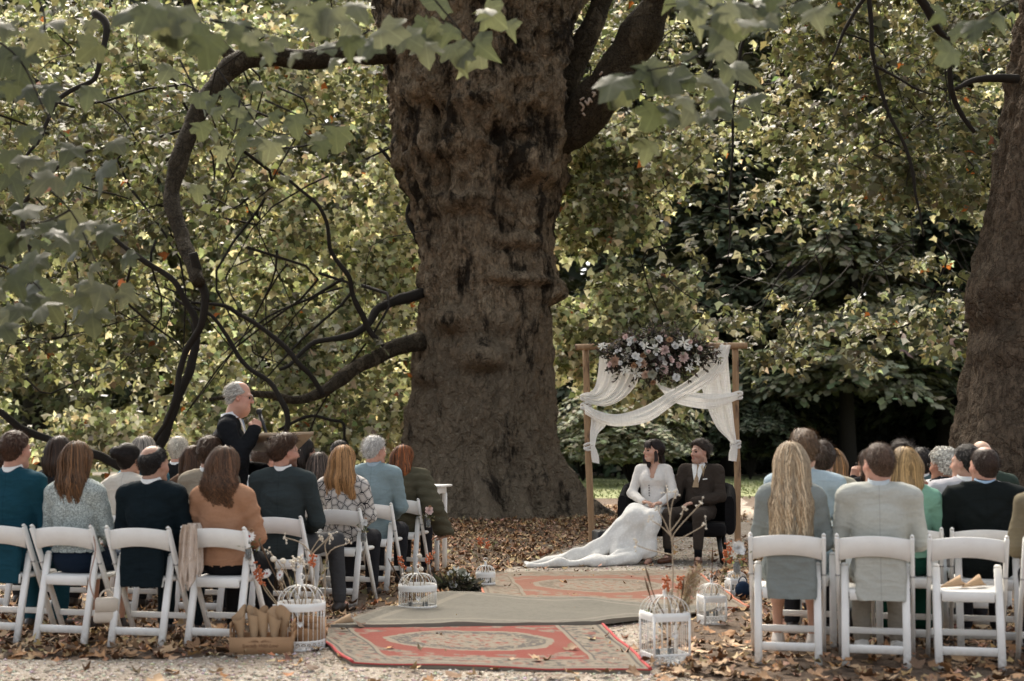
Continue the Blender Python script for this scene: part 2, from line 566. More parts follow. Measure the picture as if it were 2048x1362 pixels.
def hand_mesh(pose, h):
    """wrist at origin, fingers +Y, palm -Z, thumb towards +X"""
    k = (pose, h)
    if k in _hands: return _hands[k]
    s = SD(.010)
    s.bx((0, .047, 0), (.040, .050, .014), .013, .012)
    s.rc((0, -.03, 0), (0, .02, 0), .026, .028, .02)
    curl = {'lap': (18, 24, 18), 'grip': (62, 80, 50), 'rest': (8, 14, 12), 'hold': (40, 45, 30)}[pose]
    for i, (x, L) in enumerate(((.030, .072), (.010, .080), (-.010, .074), (-.029, .058))):
        p = np.array([x, .092 - abs(x - .006) * .25, .001]); a = 0.0
        spread = x * 1.6
        for q, fr in enumerate((.44, .31, .25)):
            a += math.radians(curl[q] + i * 2)
            d = np.array([math.sin(spread) * math.cos(a), math.cos(a) * math.cos(spread), -math.sin(a)])
            b = p + d * L * fr * 1.12
            s.rc(p, b, .0095 - q * .001, .0088 - q * .001, .006)
            p = b
    if pose == 'grip':
        T = [(.030, .02, -.004), (.050, .045, -.024), (.036, .074, -.044), (.018, .090, -.052)]
    else:
        T = [(.030, .02, -.004), (.056, .046, -.012), (.063, .074, -.018), (.060, .094, -.022)]
    for q in range(3): s.rc(T[q], T[q + 1], .0135 - q * .0015, .012 - q * .0015, .010)
    V, F = solid(s, h, .012)
    _hands[k] = (V, F)
    return _hands[k]

# ---------------------------------------------------------------- hair
_hair_m = {}
def hair_mat(col):
    k = tuple(col)
    if k not in _hair_m:
        m, nt, b = new_mat('hair')
        a = nt.nodes.new('ShaderNodeVertexColor'); a.layer_name = 'Col'
        v = coords(nt, 'Object', (1, 1, .12))
        n1 = noise(nt, v, 240, 2)
        c = mixc(nt, 1.0, mixc(nt, n1, [x * .55 for x in col], [min(1, x * 1.35) for x in col]), a.outputs[0], 'MULTIPLY')
        nt.links.new(c, b.inputs['Base Color'])
        b.inputs['Roughness'].default_value = .55
        b.inputs['Specular IOR Level'].default_value = .28
        bump(nt, b, n1, .35, .004)
        _hair_m[k] = m
    return _hair_m[k]
def ribbons(mb, P, Nrm, w, cols):
    """P (K,N,3) strand points, Nrm (K,N,3) outward normals; flat tapering ribbons"""
    K, n = P.shape[:2]
    T = np.gradient(P, axis=0)
    S = np.cross(T, Nrm); S /= np.linalg.norm(S, axis=2)[..., None] + 1e-9
    tp = np.concatenate([[.7], np.ones(max(K - 3, 1)), [.75, .25]])[:K] if K > 3 else np.linspace(1, .35, K)
    W = (w * np.ones(n))[None, :] * tp[:, None]
    A = P - S * W[..., None] / 2; Bv = P + S * W[..., None] / 2
    V = np.stack([A, Bv], 2)                        # K,n,2,3
    i = np.arange(K - 1)[:, None] * n * 2; j = np.arange(n)[None] * 2
    F = np.stack([i + j, i + j + 1, i + n * 2 + j + 1, i + n * 2 + j], -1).reshape(-1, 4)
    C = np.repeat(np.repeat(cols[None, :, None, :], K, 0), 2, 2).reshape(-1, 3)
    mb.add(V.reshape(-1, 3), F, C)
def hairline(V):
    y = V[:, 1]
    return V[:, 2] - np.interp(y, [-.13, -.09, -.05, -.025, .0, .03, .055, .08, .11], [-.085, -.080, -.062, -.025, .012, .030, .062, .082, .12])
def make_hair(spec, Mh, Hc, kind, h, rg, parent, torso=None):
    """spec: style, col, len, ...  Mh 3x3 scaled head rotation, Hc head centre"""
    st = spec['style']; col = spec['col']
    V, F, n, _ = head_mesh(kind, h)
    mb = MB()
    toP = lambda Q: Q @ Mh.T + Hc
    toN = lambda Q: (Q @ Mh.T) / np.linalg.norm(Mh[:, 0])
    g = hairline(V)
    if spec.get('bald'):
        br, bc = spec['bald'], np.array(spec.get('bc', (0, -.035, .125)))
        dd = np.linalg.norm((V - bc) * np.array([1, .9, 1]), axis=1)
        g = np.minimum(g, (dd - br) * .8)
    m = np.clip((g + .004) / .022, 0, 1)
    ear = np.exp(-(((np.abs(V[:, 0]) - .082) / .014) ** 2 + ((V[:, 1] + .004) / .02) ** 2 + ((V[:, 2] + .012) / .028) ** 2) * .8) 
    m = m * (ear < .5)
    t = spec.get('t', .012)
    rough = spec.get('rough', .3)
    disp = t * m * (1 + rough * fbm(V, 34, 2, 5)) - .004 * (m <= 0)
    if spec.get('quiff'):
        disp = disp + spec['quiff'] * np.clip((V[:, 2] - .04) / .06, 0, 1) * np.clip((V[:, 1] + .06) / .1, 0, 1) * m
    keep = (m > .02)
    cap = V + n * disp[:, None]
    Fk = F[keep[F].any(1)]
    used, inv = np.unique(Fk, return_inverse=True)
    Vc = cap[used]; Fc = inv.reshape(-1, 4)
    shade = .75 + .25 * fbm(V[used], 30, 2, 9)
    if st in ('short', 'curly', 'bun', 'long', 'bob', 'pony'):
        mb.add(toP(Vc), Fc, np.clip(shade, .4, 1.2)[:, None] * np.ones(3))
    roots = used[m[used] > .45]
    if st in ('short', 'bun', 'pony') and len(roots):
        k = rg.choice(roots, int(spec.get('n', 700) * 1.2))
        P0 = cap[k] + (rg.random((len(k), 3)) - .5) * .012
        nn = n[k]
        L = spec.get('L', .022) * (.5 + 1.2 * rg.random(len(k)))
        L = L * np.where(V[k][:, 2] < 0, .55, 1.0)
        cdir = np.array(spec.get('comb', (.15, -.5, -.6)))
        d = nn * spec.get('lift', .62) * (.5 + rg.random((len(k), 1))) + cdir + (rg.random((len(k), 3)) - .5) * spec.get('mess', .8)
        if st in ('bun', 'pony'):
            d = np.array(spec.get('bunpos', (-.02, -.12, .05))) - P0; L = L * 2
        d = d - nn * np.minimum((d * nn).sum(1), 0)[:, None] * .9
        d /= np.linalg.norm(d, axis=1)[:, None]
        pts = np.stack([P0 - nn * .002, P0 + d * L[:, None] * .5 + nn * .003, P0 + d * L[:, None] + nn * .001 - np.array([0, 0, 1]) * (L * .15)[:, None]])
        cs = (.35 + 1.4 * rg.random(len(k)) ** 1.3)[:, None] * np.ones(3)
        ribbons(mb, np.stack([toP(p) for p in pts]), np.stack([toN(nn)] * 3), spec.get('w', .0034), cs)
    if st == 'curly' and len(roots):
        k = rg.choice(roots, spec.get('n', 420))
        P0 = cap[k]; nn = n[k]
        a1 = rg.normal(size=(len(k), 3)); a1 -= nn * (a1 * nn).sum(1)[:, None]; a1 /= np.linalg.norm(a1, axis=1)[:, None]
        a2 = np.cross(nn, a1)
        R_ = spec.get('curl', .014) * (.6 + .8 * rg.random(len(k)))
        pts = []
        for q in range(7):
            th = q * .95
            pts.append(P0 + nn * (.004 + R_ * (1 - math.cos(th)) * .55)[:, None] + a1 * (R_ * math.sin(th))[:, None] + a2 * (R_ * (q * .16 - .4))[:, None])
        cs = (.5 + .85 * rg.random(len(k)))[:, None] * np.ones(3)
        ribbons(mb, np.stack([toP(p) for p in pts]), np.stack([toN(nn)] * 7), spec.get('w', .007), cs)
    if st in ('bun', 'pony'):
        bp = np.array(spec.get('bunpos', (-.02, -.12, .05)))
        s = SD(.02).el(toP(bp[None])[0], (.044, .042, .046))
        if st == 'pony':
            b0 = toP(bp[None])[0]
            s.p = []
            q1 = b0 + np.array(spec['fall'][0]); q2 = b0 + np.array(spec['fall'][1])
            s.rc(b0, q1, .026, .030).rc(q1, q2, .030, .014)
        Vb, Fb = solid(s, .009, amp=.006, ns=60, seed=4)
        mb.add(Vb, Fb, .7)
        gr = s.grad(Vb)
        k = rg.integers(0, len(Vb), 260)
        tdir = np.cross(gr[k], rg.normal(size=(len(k), 3)))
        if st == 'pony': tdir = np.array([0, .0, -1.0]) - gr[k] * (-gr[k][:, 2:3]); 
        tdir /= np.linalg.norm(tdir, axis=1)[:, None] + 1e-6
        pts = np.stack([Vb[k] - tdir * .02, Vb[k] + gr[k] * .004, Vb[k] + tdir * .024 + gr[k] * .001])
        ribbons(mb, pts, np.stack([gr[k]] * 3), .006, (.5 + rg.random(len(k)))[:, None] * np.ones(3))
    if spec.get('fringe'):
        nf = 240; x0 = (rg.random(nf) - .5) * .13
        yb = np.sqrt(np.clip(1 - (x0 / .078) ** 2, 0, 1))
        p0 = np.stack([x0 * .5, .030 + .0 * x0, .132 - .04 * (x0 / .065) ** 2 * .5], -1)
        p1 = np.stack([x0 * .85, .052 + .034 * yb, .098 + 0 * x0], -1)
        p2 = np.stack([x0 * 1.02, .040 + .056 * yb, .058 + .01 * rg.random(nf)], -1)
        p3 = np.stack([x0 * 1.08, .030 + .068 * yb, .026 - .55 * np.clip(np.abs(x0) - .045, 0, 1) + .016 * rg.random(nf)], -1)
        od = np.stack([x0 * 8, .3 + yb, .35 + 0 * x0], -1); od /= np.linalg.norm(od, axis=1)[:, None]
        lf = (rg.random(nf) * .006)[:, None] * od
        ribbons(mb, np.stack([toP(p + lf) for p in (p0, p1, p2, p3)]), np.stack([toN(od)] * 4), .0075, (.5 + .9 * rg.random(nf))[:, None] * np.ones(3))
    for lk in spec.get('locks', []):
        c0 = toP(np.array(lk[:1])); pl = [c0[0]] + [c0[0] + np.array(q) for q in lk[1:]]
        pl = catmull(pl, 4)
        for q in range(26):
            off = rg.normal(size=3) * .010
            pp = pl + off * np.linspace(.5, 1.2, len(pl))[:, None]
            T_ = np.gradient(pp, axis=0); od = np.cross(T_, np.cross([0, 1, .1], T_)); od /= np.linalg.norm(od, axis=1)[:, None] + 1e-9
            ribbons(mb, pp[:, None], od[:, None], .010, np.array([[.6 + .8 * rg.random()] * 3]))
    if st in ('long', 'bob'):
        s = SD(.045)
        t0 = .012
        def hp(q): return toP(np.array([q]))[0]
        sca = np.linalg.norm(Mh[:, 0])
        Rh = Mh / sca
        s.el(hp((0, -.016, .030)), np.array((.078 + t0, .099 + t0, .095 + t0)) * sca, .04, R=Rh)
        L = spec['len']; wd = spec.get('wide', .085); back = spec.get('back', 0.0)
        zb = Hc[2] - L
        side = spec.get('side', 0.0)
        for q in (-1, 0, 1):
            a = hp((q * .050, -.055, -.01))
            b = np.array([Hc[0] + q * wd * .62 + side, a[1] - .045 - back + (.018 if q else 0), zb + (.02 if q else 0)])
            mid = (a * .5 + b * .5) + np.array([0, -.012, 0])
            s.rc(a, mid, .052, spec.get('thick', .040), .05).rc(mid, b, spec.get('thick', .040), spec.get('thick', .040) * .62, .05)
        if st == 'bob' or spec.get('cheek', True):
            for q in (-1, 1):
                a = hp((q * .062, -.01, .01)); b = a + np.array([0, -.02, -min(L, .17) * .8])
                s.rc(a, b, .030, .020, .03)
        s.el(hp((0, .105, -.055)), np.array((.066, .088, .115)) * sca, .02, R=Rh, op='s')
        if spec.get('bangs'):
            s.el(hp((0, .066, .062)), np.array((.058, .034, .042)) * sca, .02, R=Rh)
        Vb, Fb = solid(s, .010, amp=spec.get('amp', .004), ns=26, seed=int(spec.get('seed', 2)))
        ok = ~((Vb[:, 2] < Hc[2] - L - .03))
        mb.add(Vb, Fb, .62 + .2 * vnoise(Vb * np.array([1, 1, .25]), 60, 3)[:, None])
        Nn = int(spec.get('n', 620) * 1.3); K = 12
        th = rg.random(Nn) * 2 * PI; ph = np.arccos(1 - rg.random(Nn) * .95)
        loc = np.stack([.085 * np.sin(ph) * np.cos(th), .105 * np.sin(ph) * np.sin(th) - .016, .03 + .105 * np.cos(ph)], -1)
        loc = loc[~((loc[:, 1] > .055) & (loc[:, 2] < .075))]; Nn = len(loc)
        P = toP(loc); lift = (rg.random(Nn) ** 2.0) * .016 - .003
        zend = zb + (rg.random(Nn) - .6) * spec.get('rag', .07)
        part = spec.get('part', 0.0)
        dirv = np.stack([np.sign(loc[:, 0] - part) * (.15 + .5 * rg.random(Nn)), np.full(Nn, -.5), np.full(Nn, -.1)], -1) @ (Mh / sca).T
        pts, nr = [], []
        wa = spec.get('wave', .004); wf = spec.get('wf', 40.0); wp = rg.random(Nn) * 2 * PI if spec.get('wrand', True) else np.round(rg.random(Nn) * 5) * 1.2
        stp = (L + .16) / (K - 1)
        for q in range(K):
            gq = s.grad(P); dq = s(P)
            P = P - gq * np.clip(dq - lift, -.05, .05)[:, None]
            sid = np.cross(gq, np.array([0, 0, 1.0])); sid /= np.linalg.norm(sid, axis=1)[:, None] + 1e-6
            off = np.clip((Hc[2] + .02 - P[:, 2]) / .15, 0, 1) * wa
            Pw = P + sid * (off * np.sin(P[:, 2] * wf + wp))[:, None] + gq * (off * .3 * np.cos(P[:, 2] * wf + wp))[:, None]
            pts.append(Pw.copy()); nr.append(gq)
            gfac = min(1.0, .45 + .3 * q)
            d = dirv * (1 - gfac) + np.array([0, 0, -1.0]) * gfac
            d = d - gq * (d * gq).sum(1)[:, None]
            d /= np.linalg.norm(d, axis=1)[:, None] + 1e-6
            adv = np.where(P[:, 2] > zend, stp, 0)
            P = P + d * adv[:, None]
        tone = np.clip(.40 + 1.05 * rg.random(Nn) + .25 * np.sin(loc[:, 0] * 90 + 1), .3, 1.7)
        cs = tone[:, None] * np.ones(3)
        if spec.get('streak') is not None:
            kk = rg.random(Nn) < .4
            cs[kk] = cs[kk] * np.array(spec['streak'])
        ribbons(mb, np.stack(pts), np.stack(nr), spec.get('w', .0085) * .64, cs)
    o = mb.build('hair', hair_mat(col), parent, col=True)
    return o

# ---------------------------------------------------------------- skin
_skin = {}
def skin_mat(col):
    k = tuple(col)
    if k not in _skin:
        m, nt, b = new_mat('skin')
        a = nt.nodes.new('ShaderNodeVertexColor'); a.layer_name = 'Col'
        v = coords(nt)
        c = mixc(nt, noise(nt, v, 38, 4), [x * .86 for x in col], [x * 1.1 for x in col])
        c = mixc(nt, 1.0, c, a.outputs[0], 'MULTIPLY')
        nt.links.new(c, b.inputs['Base Color'])
        b.inputs['Roughness'].default_value = .5
        b.inputs['Specular IOR Level'].default_value = .35
        b.inputs['Subsurface Weight'].default_value = .12
        b.inputs['Subsurface Radius'].default_value = (.02, .008, .004)
        b.inputs['Subsurface Scale'].default_value = .4
        bump(nt, b, noise(nt, v, 220, 3), .12, .003)
        _skin[k] = m
    return _skin[k]
SKIN = (.50, .29, .205)
SKIN_TAN = (.40, .22, .15)
SKIN_RED = (.52, .285, .205)

def ring(mb, c, r0, r1, hgt, tilt=.0, n=26, sx=1.0, sy=1.0, th=.006, gap=0.0, col=(1, 1, 1)):
    """a cloth band round the neck, open in front by gap (radians)"""
    R = rotx(tilt)
    a0, a1 = PI / 2 + gap / 2, PI / 2 + 2 * PI - gap / 2
    a = np.linspace(a0, a1, n)
    prof = [(r0, 0), (r1, hgt), (r1 - th, hgt + .001), (r0 - th, 0)]
    G = np.stack([np.stack([p[0] * np.cos(a) * sx, p[0] * np.sin(a) * sy, np.full(n, p[1])], -1) for p in prof])
    V = G.reshape(-1, 3) @ R.T + np.array(c)
    mb.grid(V.reshape(4, n, 3), col)

GUEST = 'seated wedding guests'
def person(label, x, y, yaw=0.0, ztop=1.33, sex='m', head=(0, 0, 0), skin=SKIN, hair=None, top=None, bottom=None,
           J=None, face=False, hands=('lap', 'lap'), group=GUEST, seed=0, old=False, hs=None, shoe=(.03, .022, .018), lod=1.0,
           seated=True, specs=False, beard=None):
    rg = np.random.default_rng(1000 + seed)
    t = (ztop - .47) / .86
    zz = lambda z: .47 + (z - .47) * t if seated else z
    m = sex == 'm'
    sw = (.182 if m else .158) * (top or {}).get('wide', 1.0)
    j = dict(P=(0, .02, .56), C=(0, -.03, zz(.86)), N=(0, -.045, zz(1.035)), H=(0, -.005, zz(1.195)),
             SL=(-sw, -.04, zz(.985)), SR=(sw, -.04, zz(.985)), EL=(-sw - .05, .03, zz(.725)), ER=(sw + .05, .03, zz(.725)),
             WL=(-.09, .27, .645), WR=(.09, .27, .645),
             HL=(-.085, .05, .54), HR=(.085, .05, .54), KL=(-.11, .43, .505), KR=(.11, .43, .505),
             AL=(-.11, .42, .10), AR=(.11, .42, .10), TL=(-.13, .55, .035), TR=(.13, .55, .035))
    if J: j.update(J)
    j = {k: np.array(v, float) for k, v in j.items()}
    sh = hs or (1.01 if m else .98)
    kind = 'o' if old else ('m' if m else 'f')
    hh = .0092 * lod if not face else .0050
    hy, hp_, hr = [math.radians(v) for v in head]
    Mh = rotz(hy) @ rotx(hp_) @ roty(hr) * sh
    fat = (top or {}).get('fat', 1.0)
    # --- body
    def torso(s, e=0.0, arms=True, neck=True, k=.05, sleeve=1.0):
        s.k = k
        sx = (.160 if m else .140) * fat
        s.el(j['C'], (sx + e, (.108 if m else .10) * fat + e, .17 * max(t, .9) + e))
        s.el(j['P'] * .55 + j['C'] * .45, ((.150 if m else .128) * fat + e, (.105 if m else .095) * fat + e, .15 + e))
        s.el(j['P'], ((.158 if m else .165) + e, .125 + e, .11 + e))
        s.rc(j['SL'] * .93 + j['SR'] * .07, j['SR'] * .93 + j['SL'] * .07, .056 + e, .056 + e)
        if not m:
            for q in (-1, 1): s.el(j['C'] + np.array([q * .065, .085, .035]), (.06 + e, .05 + e, .06 + e))
        if neck:
            for S in ('SL', 'SR'): s.rc(j['N'] + np.array([0, 0, .0]), j['N'] * .45 + j[S] * .55 + np.array([0, 0, .012]), .046 + e, .045 + e)
        if arms:
            r1, r2, r3 = (.052, .043, .034) if m else (.044, .037, .029)
            for q in 'LR':
                s.rc(j['S' + q], j['E' + q], r1 + e * sleeve, r2 + e * sleeve, .022)
                s.rc(j['E' + q], j['E' + q] + (j['W' + q] - j['E' + q]) * .97, r2 + e * sleeve, r3 + e * sleeve, .03)
        return s
    s = torso(SD(.05), -.012)
    for q in 'LR':
        s.rc(j['H' + q], j['K' + q], .075, .052, .03).rc(j['K' + q], j['A' + q], .050, .034, .02)
        mid = j['K' + q] * .65 + j['A' + q] * .35
        fw = j['T' + q] - j['A' + q]; fw[2] = 0; fw /= np.linalg.norm(fw) + 1e-9
        s.rc(mid - fw * .015, mid - fw * .015 + (j['A' + q] - j['K' + q]) * .1, .050, .046, .02)
        s.rc(j['A' + q] + np.array([0, 0, -.03]), j['T' + q], .034, .024, .02)
    s.rc(j['N'] + np.array([0, 0, -.03]), j['H'] + Mh @ np.array([0, -.03, -.10]), .050 if m else .042, .048 if m else .040, .03)
    mb = MB()
    V, F = solid(s, .032 * lod)
    mb.add(V, F)
    Vh, Fh, nh, ch = head_mesh(kind, hh)
    w = np.clip((-.10 - Vh[:, 2]) / .09, 0, 1)[:, None]
    Vp = Vh @ Mh.T
    V0 = Vh * sh
    neck_shift = (j['N'] - (j['H'] + np.array([0, -.04, -.16]) * sh))
    Vp = (Vp * (1 - w) + V0 * w) + j['H'] + w * neck_shift
    if beard is not None:
        x_, y_, z_ = Vh.T
        bm = np.clip((-.035 - z_ + .25 * (y_ - .06)) / .02, 0, 1) * (y_ > .0) * (z_ > -.125)
        bm = bm * (1 - np.exp(-((x_ / .02) ** 2 + ((z_ + .068) / .008) ** 2)))
        bm = np.maximum(bm, np.exp(-((x_ / .024) ** 2 + ((z_ + .050) / .006) ** 2)) * (y_ > .07))
        bb = np.array(beard[:3]); st_ = beard[3]
        ch = ch * (1 - bm[:, None] * st_) + bb * (bm[:, None] * st_)
    mb.add(Vp, Fh, ch)
    for q, pose in zip('LR', hands):
        if pose is None: continue
        opt = pose if isinstance(pose, dict) else {'pose': pose}
        Vd, Fd = hand_mesh(opt['pose'], .0045 if face else (.010 if pose == 'lap' else .007))
        Vd = Vd.copy() * (.98 if m else .88)
        sgn = 1 if q == 'L' else -1
        Vd[:, 0] *= sgn
        Ff = Fd if sgn > 0 else Fd[:, ::-1]
        dy = np.array(opt.get('dir', j['W' + q] - j['E' + q]), float); dy /= np.linalg.norm(dy)
        up = np.array(opt.get('up', (0, 0, 1)), float)
        dz = up - dy * (up @ dy); dz /= np.linalg.norm(dz)
        dx = np.cross(dy, dz)
        mb.add(Vd @ np.stack([dx, dy, dz]) + j['W' + q], Ff)
    root = mb.build('person', skin_mat(skin), None, (x, y, 0), (0, 0, yaw), col=True)
    tag(root, label, 'person', group)
    # --- clothes
    if top:
        e = top.get('e', .016)
        if top.get('pad'):
            for q in ('SL', 'SR'): j[q] = j[q] + np.array([0, 0, .012])
        s = torso(SD(.05), e, neck=not top.get('vneck'), sleeve=top.get('sleeve', 1.0), k=top.get('k', .05))
        kd = top.get('kind', 'jacket')
        if top.get('tail'):
            tw = .150 * fat
            s.bx((0, -.155, .53), (tw, .030, .16), .028, .05)
        if kd == 'jacket' or top.get('skirted'):
            s.el(j['P'] + np.array([0, -.01, -.02]), (.185 * fat, .150, .125), .05)
        if top.get('pad'):
            for q in 'LR': s.el(j['S' + q] + np.array([0, 0, .006]), (.062, .062, .052), .03)
        if top.get('puff'):
            pass
        if top.get('vneck'):
            s.rc(j['N'] + np.array([0, .03, .10]), j['N'] + np.array([0, .14, -.14]), .075, .02, .02, op='s')
        h = top.get('h', .017) * (1 if face or lod <= 1 else 1.25)
        V, F = solid(s, h, amp=top.get('amp', .0095 if kd == 'jacket' else .008), ns=top.get('ns', 13), seed=seed)
        if top.get('puff'):
            n = vnormals(V, F)
            V = V + n * (.014 * np.abs(np.sin((V[:, 2] + .3 * V[:, 1]) * 38)))[:, None]
        # cut the hem: open shell below the hem line
        hem = top.get('hem', .44 if kd == 'jacket' else .58)
        if top.get('tail'): hem = .385
        ctr = V[F].mean(1)
        F = F[(ctr[:, 2] > hem) & ~((ctr[:, 1] > .17) & (ctr[:, 2] < .60) & (np.abs(ctr[:, 0]) < .06))]
        name = top.get('name', 'jacket' if kd == 'jacket' else 'top')
        me = make_mesh(name, V, F, top['mat'])
        link(name, me, root)
        if top.get('shirt') is not None:
            mb = MB()
            c = j['N'] + np.array([0, .010, .022])
            ring(mb, c, .073, .064, .056, .24, sx=1.0, sy=1.08, gap=.5 if face else .25)
            mb.build('shirt_collar', fabric('shirt', top['shirt'], wr=.1), root)
        if kd == 'jacket' and top.get('lapel', True):
            mb = MB()
            c = j['N'] + np.array([0, .008, -.006])
            ring(mb, c, .090, .0745, .046, .24, sx=1.05, sy=1.05, th=.010, gap=1.7)
            mb.build('jacket_collar', top['mat'], root)
    if bottom:
        kd = bottom.get('kind', 'trousers')
        e = bottom.get('e', .012)
        s = SD(.04)
        s.el(j['P'], (.165 + e, .128 + e, .105 + e))
        for q in 'LR':
            s.rc(j['H' + q], j['K' + q], .080 + e, .058 + e, .04)
            if kd == 'trousers':
                s.rc(j['K' + q], j['A' + q] + np.array([0, 0, bottom.get('cuff', .0)]), .058 + e, .044 + e, .03)
            elif kd == 'long':
                s.rc(j['K' + q], j['A' + q] + np.array([0, 0, .05]), .075 + e, .095 + e, .08)
        if kd != 'trousers':
            s.rc((0, .08, .54), (0, .40, .50), .085 + e, .070 + e, .06)
        V, F = solid(s, .024 * lod if not face else .015, amp=.005, ns=14, seed=seed + 1)
        link(bottom.get('name', 'trousers' if kd == 'trousers' else 'skirt'), make_mesh('trousers' if kd == 'trousers' else 'skirt', V, F, bottom['mat']), root)
    if shoe is not None:
        for q in 'LR':
            a, b = j['A' + q], j['T' + q]
            hl = np.array([a[0], a[1], .045]) - (b - a) * np.array([.25, .25, 0])
            s = SD(.025).rc(hl, (b[0], b[1], .034), .040, .030).rc((a[0], a[1], .085), (a[0], a[1], .05), .040, .040)
            s.bx((0, 0, -.5), (3, 3, .508), .001, .006, op='s')
            V, F = solid(s, .016)
            link('shoe', make_mesh('shoe', V, F, plain('shoe', shoe, .4)), root)
    if hair:
        make_hair(hair, Mh, j['H'], kind, hh, rg, root)
    toP = lambda p: Mh @ np.array(p) + j['H']
    if face:
        for q in (-1, 1):
            mb = MB()
            for rad, pr, cl in ((.0125, [(0, 1)], None),):
                prof = [(math.sin(a) * .0118, -math.cos(a) * .0118) for a in np.linspace(.02, PI - .02, 11)]
                cols = []
                mb.lathe(prof, 12)
                V = mb.V[0]
                c = np.where((V[:, 2:3] > .0095), np.array([[.015, .01, .008]]), np.array([[.62, .60, .57]]))
                mb.C[0] = c
            Rg = rotz(hy) @ rotx(hp_ - math.radians(90) + .06)
            mb.build('eye', plain('eye', (1, 1, 1), .15, 0, attr=True, bstr=0), root, tuple(toP((q * .031, .0805, .001)))).rotation_euler = Matrix(Rg.tolist()).to_euler()
            mb = MB()
            brow = [toP((q * x_, y_, z_)) for x_, y_, z_ in ((.014, .097, .019), (.026, .095, .025), (.040, .085, .025), (.050, .074, .018))]
            mb.tube(brow, [.003, .0042, .0036, .002], 6)
            mb.build('eyebrow', hair_mat(tuple(np.array((hair or {}).get('col', (.2, .2, .2))) * .8)), root, col=True)
    if specs:
        mb = MB()
        for q in (-1, 1):
            a = np.arange(15) / 14 * 2 * PI
            mb.tube([toP((q * .033 + .022 * math.cos(u), .109 - abs(q * .033 + .022 * math.cos(u)) * .12, .002 + .017 * math.sin(u))) for u in a], .0011, 5, cap=False)
            mb.tube([toP((q * .055, .100, .006)), toP((q * .079, .05, .008)), toP((q * .084, -.012, .010))], .0011, 5)
        mb.tube([toP((-.011, .108, .006)), toP((0, .113, .008)), toP((.011, .108, .006))], .0011, 5)
        mb.build('glasses', plain('spectacle frame', (.10, .085, .07), .3, metal=.5), root)
    return root, j, Mh
# ---------------------------------------------------------------- ground
def ground_material():
    m, nt, b = new_mat('earth and leaf mould')
    v = coords(nt)
    n1 = noise(nt, v, 1.3, 5, .6); n2 = noise(nt, v, 16, 5, .65); n3 = noise(nt, v, 70, 3, .6)
    c = ramp(nt, n2, [(.28, (.035, .022, .014)), (.45, (.085, .055, .034)), (.58, (.15, .095, .055)), (.72, (.22, .14, .08))])
    c2 = ramp(nt, n3, [(.35, (.05, .034, .022)), (.6, (.14, .098, .066))])
    c = mixc(nt, ramp(nt, n1, [(.4, 0.15), (.62, .75)]), c, c2)
    nt.links.new(c, b.inputs['Base Color'])
    b.inputs['Roughness'].default_value = .95
    bump(nt, b, mth(nt, 'ADD', n2, mth(nt, 'MULTIPLY', n3, .4)), .7, .04)
    return m
def sheet(name, poly, z, mat, step=None, kind='structure', edge=.0, seed=0):
    """flat irregular sheet: outline refined and roughened, filled as one n-gon fan"""
    P = np.array(poly, float)
    out = []
    for i in range(len(P)):
        a, b = P[i], P[(i + 1) % len(P)]
        n = max(1, int(np.linalg.norm(b - a) / (step or 1e9)))
        for k in range(n): out.append(a + (b - a) * k / n)
    out = np.array(out)
    if edge:
        q = np.concatenate([out, np.zeros((len(out), 1))], 1)
        out = out + edge * np.stack([fbm(q, 1.4, 3, seed), fbm(q, 1.4, 3, seed + 9)], -1)
    V = np.concatenate([out, np.full((len(out), 1), z)], 1)
    me = bpy.data.meshes.new(name)
    me.from_pydata([tuple(p) for p in V], [], [list(range(len(V)))])
    me.materials.append(mat)
    o = link(name, me)
    if kind: o['kind'] = kind
    return o
mb = MB()
xs = np.concatenate([[-220, -100, -50, -30], np.arange(-20, 20.1, 1.0), [30, 50, 100, 220]])
ys = np.concatenate([[-20], np.arange(0, 40.1, 1.0), [55, 80, 130, 300]])
G = np.stack(np.meshgrid(xs, ys, indexing='ij'), -1)
mb.grid(np.concatenate([G, np.zeros(G.shape[:2] + (1,))], -1))
GROUND = mb.build('ground', ground_material(), smooth=False)
GROUND['kind'] = 'structure'

def gravel_material():
    m, nt, b = new_mat('pale gravel')
    v = coords(nt)
    vo = N(nt, 'ShaderNodeTexVoronoi', Scale=62.0); nt.links.new(v, vo.inputs['Vector'])
    c = ramp(nt, vo.outputs['Color'], [(.1, (.21, .165, .12)), (.4, (.34, .285, .225)), (.7, (.47, .41, .34)), (.95, (.62, .57, .50))])
    big = noise(nt, v, 1.1, 5, .6)
    c = mixc(nt, ramp(nt, big, [(.42, 0), (.66, .65)]), c, (.14, .10, .068))
    fine = noise(nt, v, 9, 4, .7)
    c = mixc(nt, ramp(nt, fine, [(.52, 0), (.70, .5)]), c, (.17, .11, .065))
    nt.links.new(c, b.inputs['Base Color'])
    b.inputs['Roughness'].default_value = .9
    bump(nt, b, mth(nt, 'SUBTRACT', 1.0, vo.outputs['Distance']), .8, .02)
    return m
gpx = [(-500, 1322), (-100, 1318), (120, 1322), (300, 1320), (460, 1312), (640, 1285), (650, 1262), (720, 1225), (880, 1200), (960, 1155), (1060, 1128), (1170, 1085), (1240, 1040),
       (1330, 1012), (1480, 996), (1520, 1030), (1500, 1085), (1450, 1130), (1400, 1180), (1330, 1240), (1290, 1330), (1330, 1356), (1700, 1385), (2400, 1400), (2400, 1900), (-500, 1900)]
PATH_POLY = np.array([tuple(ground(x, y))[:2] for x, y in gpx])
PATH = sheet('gravel_path', PATH_POLY, .004, gravel_material(), .25, edge=.10)
